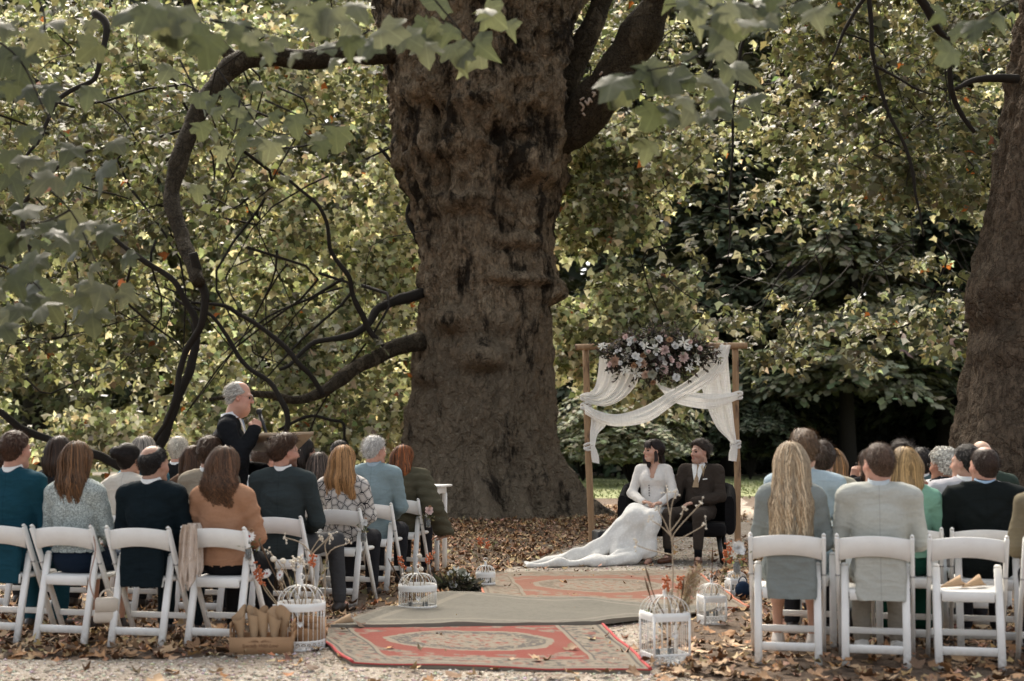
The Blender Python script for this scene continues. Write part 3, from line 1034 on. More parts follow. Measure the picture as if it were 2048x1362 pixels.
def inside(poly, X, Y):
    r = np.zeros(len(X), bool)
    n = len(poly)
    for i in range(n):
        x0, y0 = poly[i]; x1, y1 = poly[(i + 1) % n]
        c = ((y0 > Y) != (y1 > Y)) & (X < (x1 - x0) * (Y - y0) / (y1 - y0 + 1e-12) + x0)
        r ^= c
    return r
def lawn_material(c0, c1):
    m, nt, b = new_mat('mown grass')
    v = coords(nt)
    n1 = noise(nt, v, .5, 5, .65); n2 = noise(nt, v, 14, 4, .7)
    c = mixc(nt, n2, c0, c1)
    c = mixc(nt, ramp(nt, n1, [(.5, 0), (.72, .6)]), c, (.30, .23, .12))
    nt.links.new(c, b.inputs['Base Color'])
    b.inputs['Roughness'].default_value = .9
    bump(nt, b, n2, .8, .05)
    return m
LAWN = sheet('lawn', [(-60, 33), (-12, 33.5), (-2, 32.5), (6, 34), (14, 33), (40, 33), (60, 60), (60, 75), (-60, 75)], .004, lawn_material((.17, .20, .075), (.34, .36, .17)), 1.5, edge=.5)
FARPATH = sheet('far_path', [(-60, 55), (0, 54), (30, 55), (60, 60), (60, 66), (30, 61), (0, 59), (-60, 60)], .010, plain('pale path', (.50, .44, .36), .9, .2, 3), 1.5, edge=.3)

# grass blades and clumps on the near edge of the lawn (stuff)
n = 9000
gx = RNG.uniform(-14, 14, n); gy = RNG.uniform(32.5, 48, n)
hgt = RNG.uniform(.04, .10, n); a = RNG.random(n) * PI
V = np.stack([np.stack([gx - .03 * np.cos(a), gy - .03 * np.sin(a), np.zeros(n)], -1), np.stack([gx + .03 * np.cos(a), gy + .03 * np.sin(a), np.zeros(n)], -1),
              np.stack([gx + RNG.normal(0, .03, n), gy + RNG.normal(0, .03, n), hgt], -1)], 1).reshape(-1, 3)
o = link('grass', make_mesh('grass', V, np.arange(n * 3).reshape(-1, 3), plain('grass blade', (.26, .29, .12), .8, .3), False))
tag(o, kind='stuff')

# ---------------------------------------------------------------- leaves
def leaf_mat(name, tint=(1, 1, 1), trans=.45, rough=.55):
    m, nt, b = new_mat(name)
    a = nt.nodes.new('ShaderNodeVertexColor'); a.layer_name = 'Col'
    c = mixc(nt, 1.0, a.outputs[0], tint, 'MULTIPLY')
    v = coords(nt)
    c = mixc(nt, noise(nt, v, 30, 3), mixc(nt, 1.0, c, (.72, .72, .72), 'MULTIPLY'), mixc(nt, 1.0, c, (1.25, 1.25, 1.25), 'MULTIPLY'))
    nt.links.new(c, b.inputs['Base Color'])
    b.inputs['Roughness'].default_value = rough
    b.inputs['Specular IOR Level'].default_value = .35
    if trans:
        tr = nt.nodes.new('ShaderNodeBsdfTranslucent')
        nt.links.new(mixc(nt, 1.0, c, (1.22, 1.20, .92), 'MULTIPLY'), tr.inputs['Color'])
        mx = nt.nodes.new('ShaderNodeMixShader'); mx.inputs[0].default_value = trans
        nt.links.new(b.outputs[0], mx.inputs[1]); nt.links.new(tr.outputs[0], mx.inputs[2])
        nt.links.new(mx.outputs[0], nt.nodes['Material Output'].inputs['Surface'])
    return m
M_LEAF = leaf_mat('plane leaf', trans=.46, rough=.48)
M_DRY = leaf_mat('fallen leaf', trans=.0, rough=.8)
M_NEEDLE = leaf_mat('conifer spray', trans=.15, rough=.6)
# templates: (verts, faces); leaf stalk at the origin, tip along +Y, face +Z
T3 = (np.array([(0, 0, 0), (-.56, .24, -.12), (-.27, .52, .02), (0, 1, -.18), (.27, .52, .02), (.56, .24, -.12)], float), np.array([(0, 2, 1), (0, 3, 2), (0, 4, 3), (0, 5, 4)]))
TN = (np.array([(0, 0, 0), (-.20, .45, -.04), (0, 1, -.16), (.20, .45, -.04)], float), np.array([(0, 2, 1), (0, 3, 2)]))
TS = (np.array([(0, 0, 0), (-.30, .30, -.05), (-.12, .36, 0), (-.26, .62, -.08), (0, 1, -.16), (.26, .62, -.08), (.12, .36, 0), (.30, .30, -.05)], float), np.array([(0, 2, 1), (2, 4, 3), (0, 4, 2), (0, 6, 4), (6, 5, 4), (0, 7, 6)]))
TD = (np.array([(0, 0, 0), (-.45, .22, .16), (-.22, .52, .02), (-.05, 1, .20), (.20, .50, -.02), (.55, .34, .22)], float), np.array([(0, 2, 1), (0, 3, 2), (0, 4, 3), (0, 5, 4)]))
def leaf_cloud(name, pos, nrm, tip, size, cols, tmpl, mat, parent=None):
    tv, tf = tmpl
    nrm = nrm / (np.linalg.norm(nrm, axis=1)[:, None] + 1e-9)
    tip = tip - nrm * (tip * nrm).sum(1)[:, None]
    tip = tip / (np.linalg.norm(tip, axis=1)[:, None] + 1e-9)
    x = np.cross(tip, nrm)
    n = len(pos)
    rv = np.random.default_rng(n)
    x = x * (.70 + .55 * rv.random((n, 1))); nrm = nrm * (.2 + 2.0 * rv.random((n, 1)))
    V = pos[:, None] + size[:, None, None] * (tv[None, :, 0:1] * x[:, None] + tv[None, :, 1:2] * tip[:, None] + tv[None, :, 2:3] * nrm[:, None])
    F = (tf[None] + (np.arange(n) * len(tv))[:, None, None]).reshape(-1, 3)
    C = np.repeat(cols, len(tv), 0)
    return link(name, make_mesh(name, V.reshape(-1, 3), F, mat, True, C), parent)
def palette(n, base, var=.35, rg=RNG, extra=None):
    base = np.array(base, float)
    k = rg.integers(0, len(base), n)
    c = base[k] * (1 + var * (rg.random((n, 1)) * 2 - 1)) * (1 + .08 * rg.normal(size=(n, 3)))
    if extra:
        for frac, colr in extra:
            q = rg.random(n) < frac
            c[q] = np.array(colr) * (.7 + .6 * rg.random((q.sum(), 1)))
    return np.clip(c, .004, .8)
def crown_points(C, per, r, rg, flat=.55, face=0.0):
    """C clusters -> leaf positions, normals, tips"""
    n = len(C) * per
    c = np.repeat(C, per, 0)
    # leaves ranged along short drooping shoots
    ns = 3
    az = rg.random((len(C), ns)) * 2 * PI; Ls = (r * np.ones(len(C)))[:, None] * (1.5 + 1.6 * rg.random((len(C), ns))); dp = .25 + .75 * rg.random((len(C), ns))
    ci = np.repeat(np.arange(len(C)), per); si = rg.integers(0, ns, n)
    t = rg.random(n) ** .8
    L_ = Ls[ci, si]; a_ = az[ci, si]
    dirh = np.stack([np.cos(a_), np.sin(a_), 0 * a_], -1)
    off = dirh * (L_ * t)[:, None] * .8 + np.array([0, 0, 1.0]) * (-dp[ci, si] * L_ * t * t + .12 * L_)[:, None]
    off = off + rg.normal(size=(n, 3)) * (.24 * r * np.ones(len(C)))[ci][:, None] * np.array([1, 1, flat + .2])
    nr = rg.normal(size=(n, 3)) * .50 + np.array([.25 * face, -.25 - face, .75 - .3 * face]) + dirh * .35
    tp = dirh * .8 + np.array([0, -.10, -.70]) + rg.normal(size=(n, 3)) * .40
    return c + off, nr, tp
def tubes(name, specs, mat, parent, n=7, kind=None):
    mb = MB()
    for pts, rad in specs:
        mb.tube(pts, rad, n)
    o = mb.build(name, mat, parent)
    if kind: o['kind'] = kind
    return o

# ---------------------------------------------------------------- bark
def bark_material(name, base, pale, red, seed=0.0, stain=False):
    m, nt, b = new_mat(name)
    v = coords(nt)
    vz = coords(nt, 'Object', (1, 1, .60))
    n1 = noise(nt, vz, 1.6, 6, .62); n2 = noise(nt, vz, 7, 5, .65); n3 = noise(nt, coords(nt, 'Object', (1, 1, .55)), 20, 5, .7)
    c = mixc(nt, ramp(nt, n1, [(.36, 0), (.64, 1)]), [x * .55 for x in base], [x * 1.15 for x in base])
    c = mixc(nt, ramp(nt, n2, [(.50, 0), (.70, .8)]), c, red)
    wrp = nt.nodes.new('ShaderNodeVectorMath'); wrp.operation = 'MULTIPLY_ADD'
    nt.links.new(noise(nt, v, 3.5, 4, .6, 1), wrp.inputs[0]); wrp.inputs[1].default_value = (.55, .55, .35); nt.links.new(vz, wrp.inputs[2])
    vo = N(nt, 'ShaderNodeTexVoronoi', Scale=5.5); nt.links.new(wrp.outputs[0], vo.inputs['Vector'])
    ve = N(nt, 'ShaderNodeTexVoronoi', Scale=5.5, feature='DISTANCE_TO_EDGE'); nt.links.new(wrp.outputs[0], ve.inputs['Vector'])
    crack = ramp(nt, ve.outputs['Distance'], [(.0, 1), (.16, 0)])
    c = mixc(nt, ramp(nt, vo.outputs['Color'], [(.2, 0), (.8, .55)]), c, [min(1, x * 1.55) for x in base])
    fl = mth(nt, 'MULTIPLY', ramp(nt, vo.outputs['Color'], [(.70, 0), (.72, 1)], 'LINEAR'), ramp(nt, n1, [(.45, 0), (.60, .7)]))
    c = mixc(nt, fl, c, pale)
    c = mixc(nt, ramp(nt, n3, [(.36, .85), (.52, 0)]), c, [x * .22 for x in base])
    n4 = noise(nt, v, 55, 4, .7)
    fib = noise(nt, coords(nt, 'Object', (1, 1, .10)), 34, 3, .65)
    c = mixc(nt, ramp(nt, fib, [(.38, .60), (.52, 0)]), c, [x * .30 for x in base])
    c = mixc(nt, ramp(nt, n4, [(.35, 0), (.7, .5)]), c, pale)
    c = mixc(nt, mth(nt, 'MULTIPLY', crack, mth(nt, 'MULTIPLY', ramp(nt, n2, [(.35, .0), (.65, 1)]), .55)), c, [x * .25 for x in base])
    if stain:
        sz = nt.nodes.new('ShaderNodeSeparateXYZ'); nt.links.new(v, sz.inputs[0])
        low = mth(nt, 'MULTIPLY', ramp(nt, mth(nt, 'ADD', mth(nt, 'DIVIDE', sz.outputs[2], 10.0), mth(nt, 'MULTIPLY', mth(nt, 'SUBTRACT', n1, .5), .35)), [(.22, 1), (.42, 0)]), .75)
        c = mixc(nt, low, c, mixc(nt, n2, (.15, .118, .085), (.25, .205, .15)))
        spk = ramp(nt, noise(nt, v, 16, 3, .6), [(.62, 0), (.66, .7)])
        c = mixc(nt, mth(nt, 'MULTIPLY', spk, low), c, (.40, .35, .26))
        st_ = mth(nt, 'SUBTRACT', noise(nt, coords(nt, 'Object', (1.2, 1.2, .42)), 1.9, 7, .75), mth(nt, 'MULTIPLY', low, .07))
        c = mixc(nt, ramp(nt, st_, [(.48, 0), (.57, .92)]), c, (.016, .012, .009))
    nt.links.new(c, b.inputs['Base Color'])
    b.inputs['Roughness'].default_value = .9
    b.inputs['Specular IOR Level'].default_value = .2
    h = mth(nt, 'ADD', mth(nt, 'MULTIPLY', n2, .5), mth(nt, 'ADD', mth(nt, 'MULTIPLY', n3, .7), mth(nt, 'MULTIPLY', fl, .25)))
    h = mth(nt, 'ADD', h, mth(nt, 'MULTIPLY', n4, .25))
    h = mth(nt, 'SUBTRACT', h, mth(nt, 'MULTIPLY', crack, .35))
    bump(nt, b, h, 1.0, .13)
    return m
M_BARK = bark_material('plane bark', (.31, .230, .155), (.52, .43, .31), (.40, .245, .135), stain=True)
M_BARK2 = bark_material('grey bark', (.19, .135, .095), (.20, .165, .12), (.10, .065, .04))
M_TWIG = plain('dark twig bark', (.014, .011, .008), .9, .3, 6)
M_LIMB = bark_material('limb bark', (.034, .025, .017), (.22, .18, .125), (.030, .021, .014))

def trunk_mesh(profile, D, burls, seed, ridges, zr=.5, flare=.52, rows=340, seg=320, lump=1.5):
    pr = np.array(profile, float)
    zz, cx, hw = [], [], []
    for py, l, r in pr:
        a, b = at(l, py, D), at(r, py, D)
        zz.append(a.z); cx.append((a.x + b.x) / 2); hw.append((b.x - a.x) / 2)
    o = np.argsort(zz); zz = np.array(zz)[o]; cx = np.array(cx)[o]; hw = np.array(hw)[o]
    z = np.concatenate([np.linspace(-.15, 1.6, rows // 3), np.linspace(1.6, zz[-1], rows - rows // 3 + 1)[1:]])
    th = np.arange(seg) / seg * 2 * PI
    Z, T = np.meshgrid(z, th, indexing='ij')
    CX = np.interp(Z, zz, cx); R = np.interp(Z, zz, hw)
    Rb = np.minimum(R, np.interp(1.5, zz, hw) * 1.06 + 0 * R) 
    R = np.where(Z < 1.5, Rb, R)
    U = np.stack([np.cos(T), np.sin(T), Z * .0], -1)
    Q = np.stack([np.cos(T) * 1.2, np.sin(T) * 1.2, Z * .28], -1).reshape(-1, 3)
    lob = fbm(Q, 1.7, 3, seed).reshape(Z.shape)
    up = np.clip((Z - 3.2) / 2.5, 0, 1)
    R = R * (1 + .055 * lob + .035 * np.sin(T * 7 + 1.3 * np.sin(Z * .5)) * (.4 + up))
    val = np.exp(-(np.sin(T * 4.5 + .9 * np.sin(Z * .45 + seed) + .5 * lob) / .20) ** 2)
    R = R - lump * .085 * val * (.30 + .9 * up) * (.7 + .5 * lob)
    # folds and lumps of the upper bole
    Q2 = np.stack([np.cos(T) * 1.5, np.sin(T) * 1.5, Z * .42], -1).reshape(-1, 3)
    f2 = (1 - np.abs(fbm(Q2, 1.9, 3, seed + 5))).reshape(Z.shape)
    R = R + lump * (.10 * (f2 - .7) * (.25 + 1.0 * up))
    Q3 = np.stack([np.cos(T) * 1.2, np.sin(T) * 1.2, Z * .42], -1).reshape(-1, 3)
    R = R + .045 * fbm(Q3, 6.5, 3, seed + 11).reshape(Z.shape) + .020 * fbm(Q3, 20, 2, seed + 15).reshape(Z.shape)
    Q4 = np.stack([np.cos(T) * 1.2, np.sin(T) * 1.2, Z * .75], -1).reshape(-1, 3)
    rid = (1 - 2 * np.abs(fbm(Q4, 3.3, 3, seed + 21))).reshape(Z.shape)
    rid2 = (np.abs(fbm(np.stack([np.cos(T) * 1.2, np.sin(T) * 1.2, Z * .45], -1).reshape(-1, 3), 11, 2, seed + 25))).reshape(Z.shape)
    R = R + lump * (.055 * rid * (.35 + up) - .045 * np.clip(.25 - rid2, 0, 1) * 4 * .5)
    fl = np.exp(-np.clip(Z, 0, 9) / zr)
    rd = 0.16 * np.ones_like(Z)
    for ang, wd, amt in ridges:
        dd = np.angle(np.exp(1j * (T - ang)))
        rd = rd + amt * np.exp(-(dd / wd) ** 2) * np.clip(1.25 - .15 * np.abs(dd / wd), 0, 2)
        R = R + .16 * amt * np.exp(-(dd / (wd * .8)) ** 2) * np.exp(-np.clip(Z, 0, 9) / 1.7)
    R = R + flare * fl * rd
    X = CX + R * np.cos(T); Y = D + R * np.sin(T)
    V = np.stack([X, Y, Z], -1)
    nrm = np.stack([np.cos(T), np.sin(T), 0 * T], -1)
    for px, py, sx, sz, amt in burls:
        c = at(px, py, D - 1.0)
        d2 = ((V[..., 0] - c.x) / sx) ** 2 + ((V[..., 2] - c.z) / sz) ** 2
        front = V[..., 1] < D + .2
        wv = np.exp(-d2 ** 1.4) * front
        under = np.exp(-(((V[..., 0] - c.x) / (sx * 1.1)) ** 2 + ((V[..., 2] - c.z + sz * 1.25) / (sz * .45)) ** 2)) * front
        V = V + nrm * (1.6 * amt * wv - amt * .75 * under)[..., None]
    mb = MB(); mb.grid(V, closed=True)
    return mb

# ---------------------------------------------------------------- the great plane tree
DT = 25.1
main_prof = [(1060, 800, 1150), (1000, 812, 1120), (950, 815, 1110), (900, 816, 1100), (850, 815, 1096), (800, 818, 1096), (700, 826, 1100), (640, 834, 1106), (600, 838, 1108), (550, 838, 1112),
             (500, 838, 1102), (450, 832, 1100), (400, 824, 1108), (350, 812, 1118), (300, 802, 1126), (250, 794, 1128), (200, 786, 1130), (130, 776, 1130), (60, 770, 1142), (0, 764, 1156), (-80, 750, 1180), (-260, 700, 1230)]
burls = [(905, 640, .22, .21, .20), (968, 715, .30, .22, .22), (1030, 558, .50, .10, .13), (925, 405, .42, .20, .13), (1035, 480, .40, .14, .14), (852, 745, .18, .2, .12), (1112, 575, .2, .2, .15),
         (880, 290, .35, .3, .16), (1060, 330, .35, .3, .14), (960, 210, .4, .4, .15), (840, 180, .3, .3, .15), (1085, 190, .3, .3, .12), (1020, 640, .2, .2, .05), (1000, 860, .3, .5, .06)]
ridg = [(-PI / 2 - .44, .20, .9), (-PI / 2 + .04, .17, 1.0), (-PI / 2 + .42, .16, .75), (-.10, .24, 1.35), (-PI + .12, .26, 1.1), (-PI / 2 - .85, .18, .6), (-PI / 2 + .85, .16, .45), (1.2, .3, .9), (2.2, .3, .9)]
T_MAIN = thing('plane_tree', 'huge old plane tree with burled brown trunk rising behind the ceremony', 'tree', (0, 0, 0))
trunk_mesh(main_prof, DT, burls, 3, ridg).build('trunk', M_BARK, T_MAIN)
def px_branch(pts, D, r0, r1, k=6, wob=.04, seed=0, D2=None):
    n = len(pts)
    P = catmull([at(x, y, D + ((D2 or D) - D) * i / (n - 1)) for i, (x, y) in enumerate(pts)], k)
    P = P + wob * np.stack([fbm(P, 1.5, 2, seed + q) for q in range(3)], -1)
    r = np.linspace(r0, r1, len(P)) * (1 + .16 * fbm(P, 3.2, 3, seed + 7))
    return P, r
limbs = [
    ([(800, 108), (700, 102), (600, 118), (520, 112), (472, 130), (420, 190), (378, 262), (358, 330), (343, 400), (362, 470), (380, 520), (397, 570)], 24.4, .21, .095, 20.8),
    ([(388, 520), (396, 566), (402, 610), (396, 660), (372, 720), (350, 790), (318, 880)], 20.85, .07, .035, 21.5),
    ([(478, 128), (440, 88), (400, 55), (360, -40)], 24.3, .12, .07, 24.0),
    ([(842, 680), (775, 702), (700, 745), (650, 780), (590, 800), (500, 792), (420, 800)], 24.4, .16, .035, 22.5),
    ([(846, 585), (790, 608), (740, 640), (690, 665), (620, 690), (560, 740)], 24.6, .10, .025, 22.5),
    ([(300, 925), (330, 860), (352, 790), (385, 715), (392, 650), (372, 600), (330, 550), (270, 505), (190, 455)], 21.8, .095, .03, 21.5),
    ([(-160, 720), (-20, 820), (120, 880), (185, 905), (240, 930), (310, 985)], 26.0, .05, .10, 26),
    ([(1118, 268), (1165, 235), (1215, 175), (1262, 100), (1312, 15), (1350, -70)], 25.0, .40, .29, 23.6),
    ([(1118, 190), (1150, 120), (1190, 40), (1222, -60)], 25.2, .24, .18, 25.0),
    ([(840, 480), (818, 420), (845, 380), (800, 330), (760, 300)], 25.2, .07, .03, 26),
    ([(760, 700), (720, 640), (705, 560), (660, 500), (640, 420), (560, 350)], 23.5, .055, .025, 22.5),
    ([(640, 790), (600, 720), (520, 650), (440, 610), (380, 600)], 22.5, .05, .025, 22),
    ([(700, 900), (680, 850), (620, 830), (560, 860)], 25.5, .025, .03, 25.5),
    ([(560, 880), (570, 820), (540, 760), (480, 700), (430, 640), (350, 610)], 22.0, .05, .025, 22),
    ([(190, 20), (205, 60), (185, 130), (120, 210), (60, 330)], 18.0, .05, .02, 17),
    ([(20, 640), (60, 560), (40, 450), (90, 360), (180, 300)], 20.0, .05, .02, 19),
]
for i, (pts, d, r0, r1, d2) in enumerate(limbs):
    P, r = px_branch(pts, d, r0, r1, 7, .05 if r0 > .1 else .10, 40 + i * 9, d2)
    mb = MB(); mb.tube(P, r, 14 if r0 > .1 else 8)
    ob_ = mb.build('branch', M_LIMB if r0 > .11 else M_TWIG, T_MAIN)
    if pts[0] == (1118, 268): LIMB_OB = ob_
# pale scratched marks on the right limb
LIMB_PTS = [np.array(v_.co) for v_ in LIMB_OB.data.vertices]
LIMB_PTS = np.array(LIMB_PTS)
LPX = np.stack([1024 + FPX * (LIMB_PTS[:, 0] / (CP * LIMB_PTS[:, 1] + SP * (LIMB_PTS[:, 2] - HCAM))), 681 - FPX * ((-SP * LIMB_PTS[:, 1] + CP * (LIMB_PTS[:, 2] - HCAM)) / (CP * LIMB_PTS[:, 1] + SP * (LIMB_PTS[:, 2] - HCAM)))], -1)
def on_limb(x, y):
    d_ = np.hypot(LPX[:, 0] - x, LPX[:, 1] - y); k_ = np.argsort(d_)[:10]
    return at(x, y, LIMB_PTS[k_, 1].min() - .012)
for (x0, y0, x1, y1) in ((1160, 205, 1168, 214), (1168, 214, 1163, 222), (1160, 200, 1167, 196), (1170, 202, 1176, 210), (1176, 210, 1178, 196), (1178, 196, 1184, 205), (1184, 184, 1192, 190), (1186, 194, 1190, 184), (1190, 174, 1196, 180), (1192, 165, 1197, 168), (1199, 150, 1204, 144), (1165, 226, 1170, 232)):
    mb = MB(); mb.tube([on_limb(x0, y0), on_limb((x0 + x1) / 2 + .6, (y0 + y1) / 2), on_limb(x1, y1)], .020, 6); mb.build('carved_mark', plain('bare scratched wood', (.45, .36, .30), .8), T_MAIN)
# random twigs and drooping leaf clusters of its crown
rg = np.random.default_rng(21)
def rand_clusters(n, x0, x1, y0, y1, d0, d1, seed, thr=-.05, sc=.75):
    px = rg.uniform(x0, x1, n * 3); py = rg.uniform(y0, y1, n * 3); D = rg.uniform(d0, d1, n * 3)
    dx, dy = (px - 1024) / FPX, (681 - py) / FPX
    P = np.stack([dx, np.full_like(dx, CP) - dy * SP, SP + dy * CP], -1)
    P = P * (D / P[:, 1])[:, None] + np.array([0, 0, HCAM])
    ok = (fbm(P * np.array([1, .8, 1.25]), sc, 3, seed) > thr) & (P[:, 2] > .25)
    P = P[ok][:n]
    return P
def twig_set(C, frac, r, rg, L=1.1):
    mb = MB()
    k = rg.choice(len(C), int(len(C) * frac), replace=False)
    for c in C[k]:
        d = np.array([rg.normal() * .8, rg.normal() * .5, .55 + .3 * rg.random()]); d /= np.linalg.norm(d)
        l = L * (.5 + rg.random())
        p0 = c; p1 = c + d * l * .4 + np.array([0, 0, .10 * l]); p1 = p1 + rg.normal(size=3) * .10 * l; p2 = c + d * l + rg.normal(size=3) * .22 * l; p3 = p2 + np.array([rg.normal() * .5, rg.normal() * .3, .25]) * l * .7
        mb.tube(catmull([p0, p1, p2, p3], 3), np.linspace(.35, 1, 10) * r * (.6 + .8 * rg.random()), 4, cap=False)
    return mb
GREEN_PALE = [(.68, .67, .50), (.56, .56, .38), (.41, .42, .25), (.22, .23, .12), (.11, .122, .058)]  # bright leaf highlights painted in: very pale leaves against dark ones
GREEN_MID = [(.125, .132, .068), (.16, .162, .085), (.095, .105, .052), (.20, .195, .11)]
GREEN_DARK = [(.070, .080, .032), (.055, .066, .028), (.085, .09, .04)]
OR = [(.006, (.30, .10, .03))]
# far bright skirt, nearer shaded skirt (lit and shaded tones come from the palettes), right-hand skirt
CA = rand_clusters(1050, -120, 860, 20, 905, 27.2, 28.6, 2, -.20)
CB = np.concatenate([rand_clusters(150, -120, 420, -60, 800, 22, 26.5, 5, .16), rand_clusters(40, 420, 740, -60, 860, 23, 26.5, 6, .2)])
CC_ = rand_clusters(330, 1085, 1390, 230, 800, 26, 27.6, 8, .0, 1.0)
CD_ = rand_clusters(340, 1080, 2080, -80, 400, 24, 30, 12, .16)
CG_ = rand_clusters(70, 1300, 1960, 380, 640, 23, 28, 15, .26, 1.0)
CE_ = rand_clusters(44, 1420, 1930, 620, 725, 22, 26, 14, .25, 1.1)
sets = []
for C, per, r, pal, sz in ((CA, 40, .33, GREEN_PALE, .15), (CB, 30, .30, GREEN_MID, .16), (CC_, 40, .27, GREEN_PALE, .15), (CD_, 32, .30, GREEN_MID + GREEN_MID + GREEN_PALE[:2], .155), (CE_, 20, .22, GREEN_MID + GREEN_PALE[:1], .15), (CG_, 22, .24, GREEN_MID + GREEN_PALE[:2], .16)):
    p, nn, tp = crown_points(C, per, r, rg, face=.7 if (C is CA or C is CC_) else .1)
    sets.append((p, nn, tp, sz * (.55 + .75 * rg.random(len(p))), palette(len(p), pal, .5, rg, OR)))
cat = [np.concatenate([s[i] for s in sets]) for i in range(5)]
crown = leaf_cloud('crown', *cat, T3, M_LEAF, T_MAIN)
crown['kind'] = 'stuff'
CT = np.concatenate([rand_clusters(26, -100, 640, 250, 900, 24, 26.5, 44, -.4), rand_clusters(14, 300, 640, 350, 860, 23, 26, 45, -.4)])
mbt = twig_set(np.concatenate([CB, CC_[::2], CD_[::2], CG_, CG_, CE_]), .30, .014, rg, 1.2)
mb_t2 = twig_set(CT, 1.0, .026, rg, 2.2)
mb_t2.build('twigs', M_TWIG, T_MAIN)['kind'] = 'stuff'
o = mbt.build('twigs', M_TWIG, T_MAIN); o['kind'] = 'stuff'

# the rest of its crown, above the picture: it shades the guests
n = 3300
p = np.stack([rg.uniform(-13, 16, n), rg.uniform(9, 24.5, n), rg.uniform(7.0, 12.5, n)], -1)
p = p[fbm(p, .30, 3, 77) > -.35]
zt = HCAM + p[:, 1] * math.tan(PITCH + math.atan(681 / FPX)) + .5
p = p[p[:, 2] > zt]
o = leaf_cloud('crown', p, rg.normal(size=p.shape) * .5 + np.array([0, 0, 1]), rg.normal(size=p.shape), .5 * (.6 + .8 * rg.random(len(p))), palette(len(p), GREEN_MID, .3, rg), T3, M_LEAF, T_MAIN)
o['kind'] = 'stuff'

# ---------------------------------------------------------------- the second trunk at the right edge
DR = 20.5
rp = [(1060, 1870, 2330), (1000, 1885, 2310), (950, 1895, 2300), (900, 1904, 2290), (850, 1913, 2280), (800, 1922, 2275), (750, 1930, 2270), (700, 1940, 2262), (650, 1944, 2258), (610, 1942, 2256), (560, 1948, 2255), (500, 1960, 2250), (400, 1983, 2250),
      (300, 2004, 2250), (200, 2026, 2255), (100, 2040, 2262), (0, 2052, 2270), (-120, 2060, 2290)]
T_RIGHT = thing('plane_tree', 'grey-brown tree trunk at the right edge with swollen burl, behind the guests', 'tree', (0, 0, 0))
trunk_mesh(rp, DR, [(1970, 600, .30, .30, .13), (2020, 560, .3, .3, .07), (1960, 700, .2, .3, .04), (2030, 690, .25, .25, .07)], 17, [(-2.6, .3, .9), (-1.9, .25, .7), (-1.2, .25, .8), (-.4, .3, .8), (1.4, .4, .8)], rows=200, seg=180, lump=.8).build('trunk', M_BARK2, T_RIGHT)
rl = [([(1737, -20), (1751, 134), (1808, 296), (1843, 395), (1850, 470)], 19, .035, .014, 19.5), ([(1829, -20), (1870, 50), (1899, 85), (1905, 185), (1950, 260)], 19, .06, .03, 20),
      ([(1737, -10), (1690, 60), (1660, 130)], 19, .03, .012, 19), ([(1751, 134), (1800, 160), (1860, 190)], 19, .022, .01, 19), ([(2040, 150), (1960, 160), (1910, 180)], 20, .07, .03, 19.5),
      ([(1490, 70), (1469, 197), (1462, 395), (1455, 520)], 23, .03, .012, 23)]
for i, (pts, d, r0, r1, d2) in enumerate(rl):
    P, r = px_branch(pts, d, r0, r1, 7, .06, 200 + i * 5, d2)
    mb = MB(); mb.tube(P, r, 8); mb.build('branch', M_TWIG, T_RIGHT)
CF = rand_clusters(260, 1560, 2000, -60, 400, 21.8, 25, 31, .05, 1.0)
p, nn, tp = crown_points(CF, 20, .24, rg)
o = leaf_cloud('crown', p, nn, tp, .16 * (.55 + .75 * rg.random(len(p))), palette(len(p), GREEN_MID, .35, rg, OR), T3, M_LEAF, T_RIGHT); o['kind'] = 'stuff'
mbt = twig_set(CF, .35, .012, rg, .8); o = mbt.build('twigs', M_TWIG, T_RIGHT); o['kind'] = 'stuff'

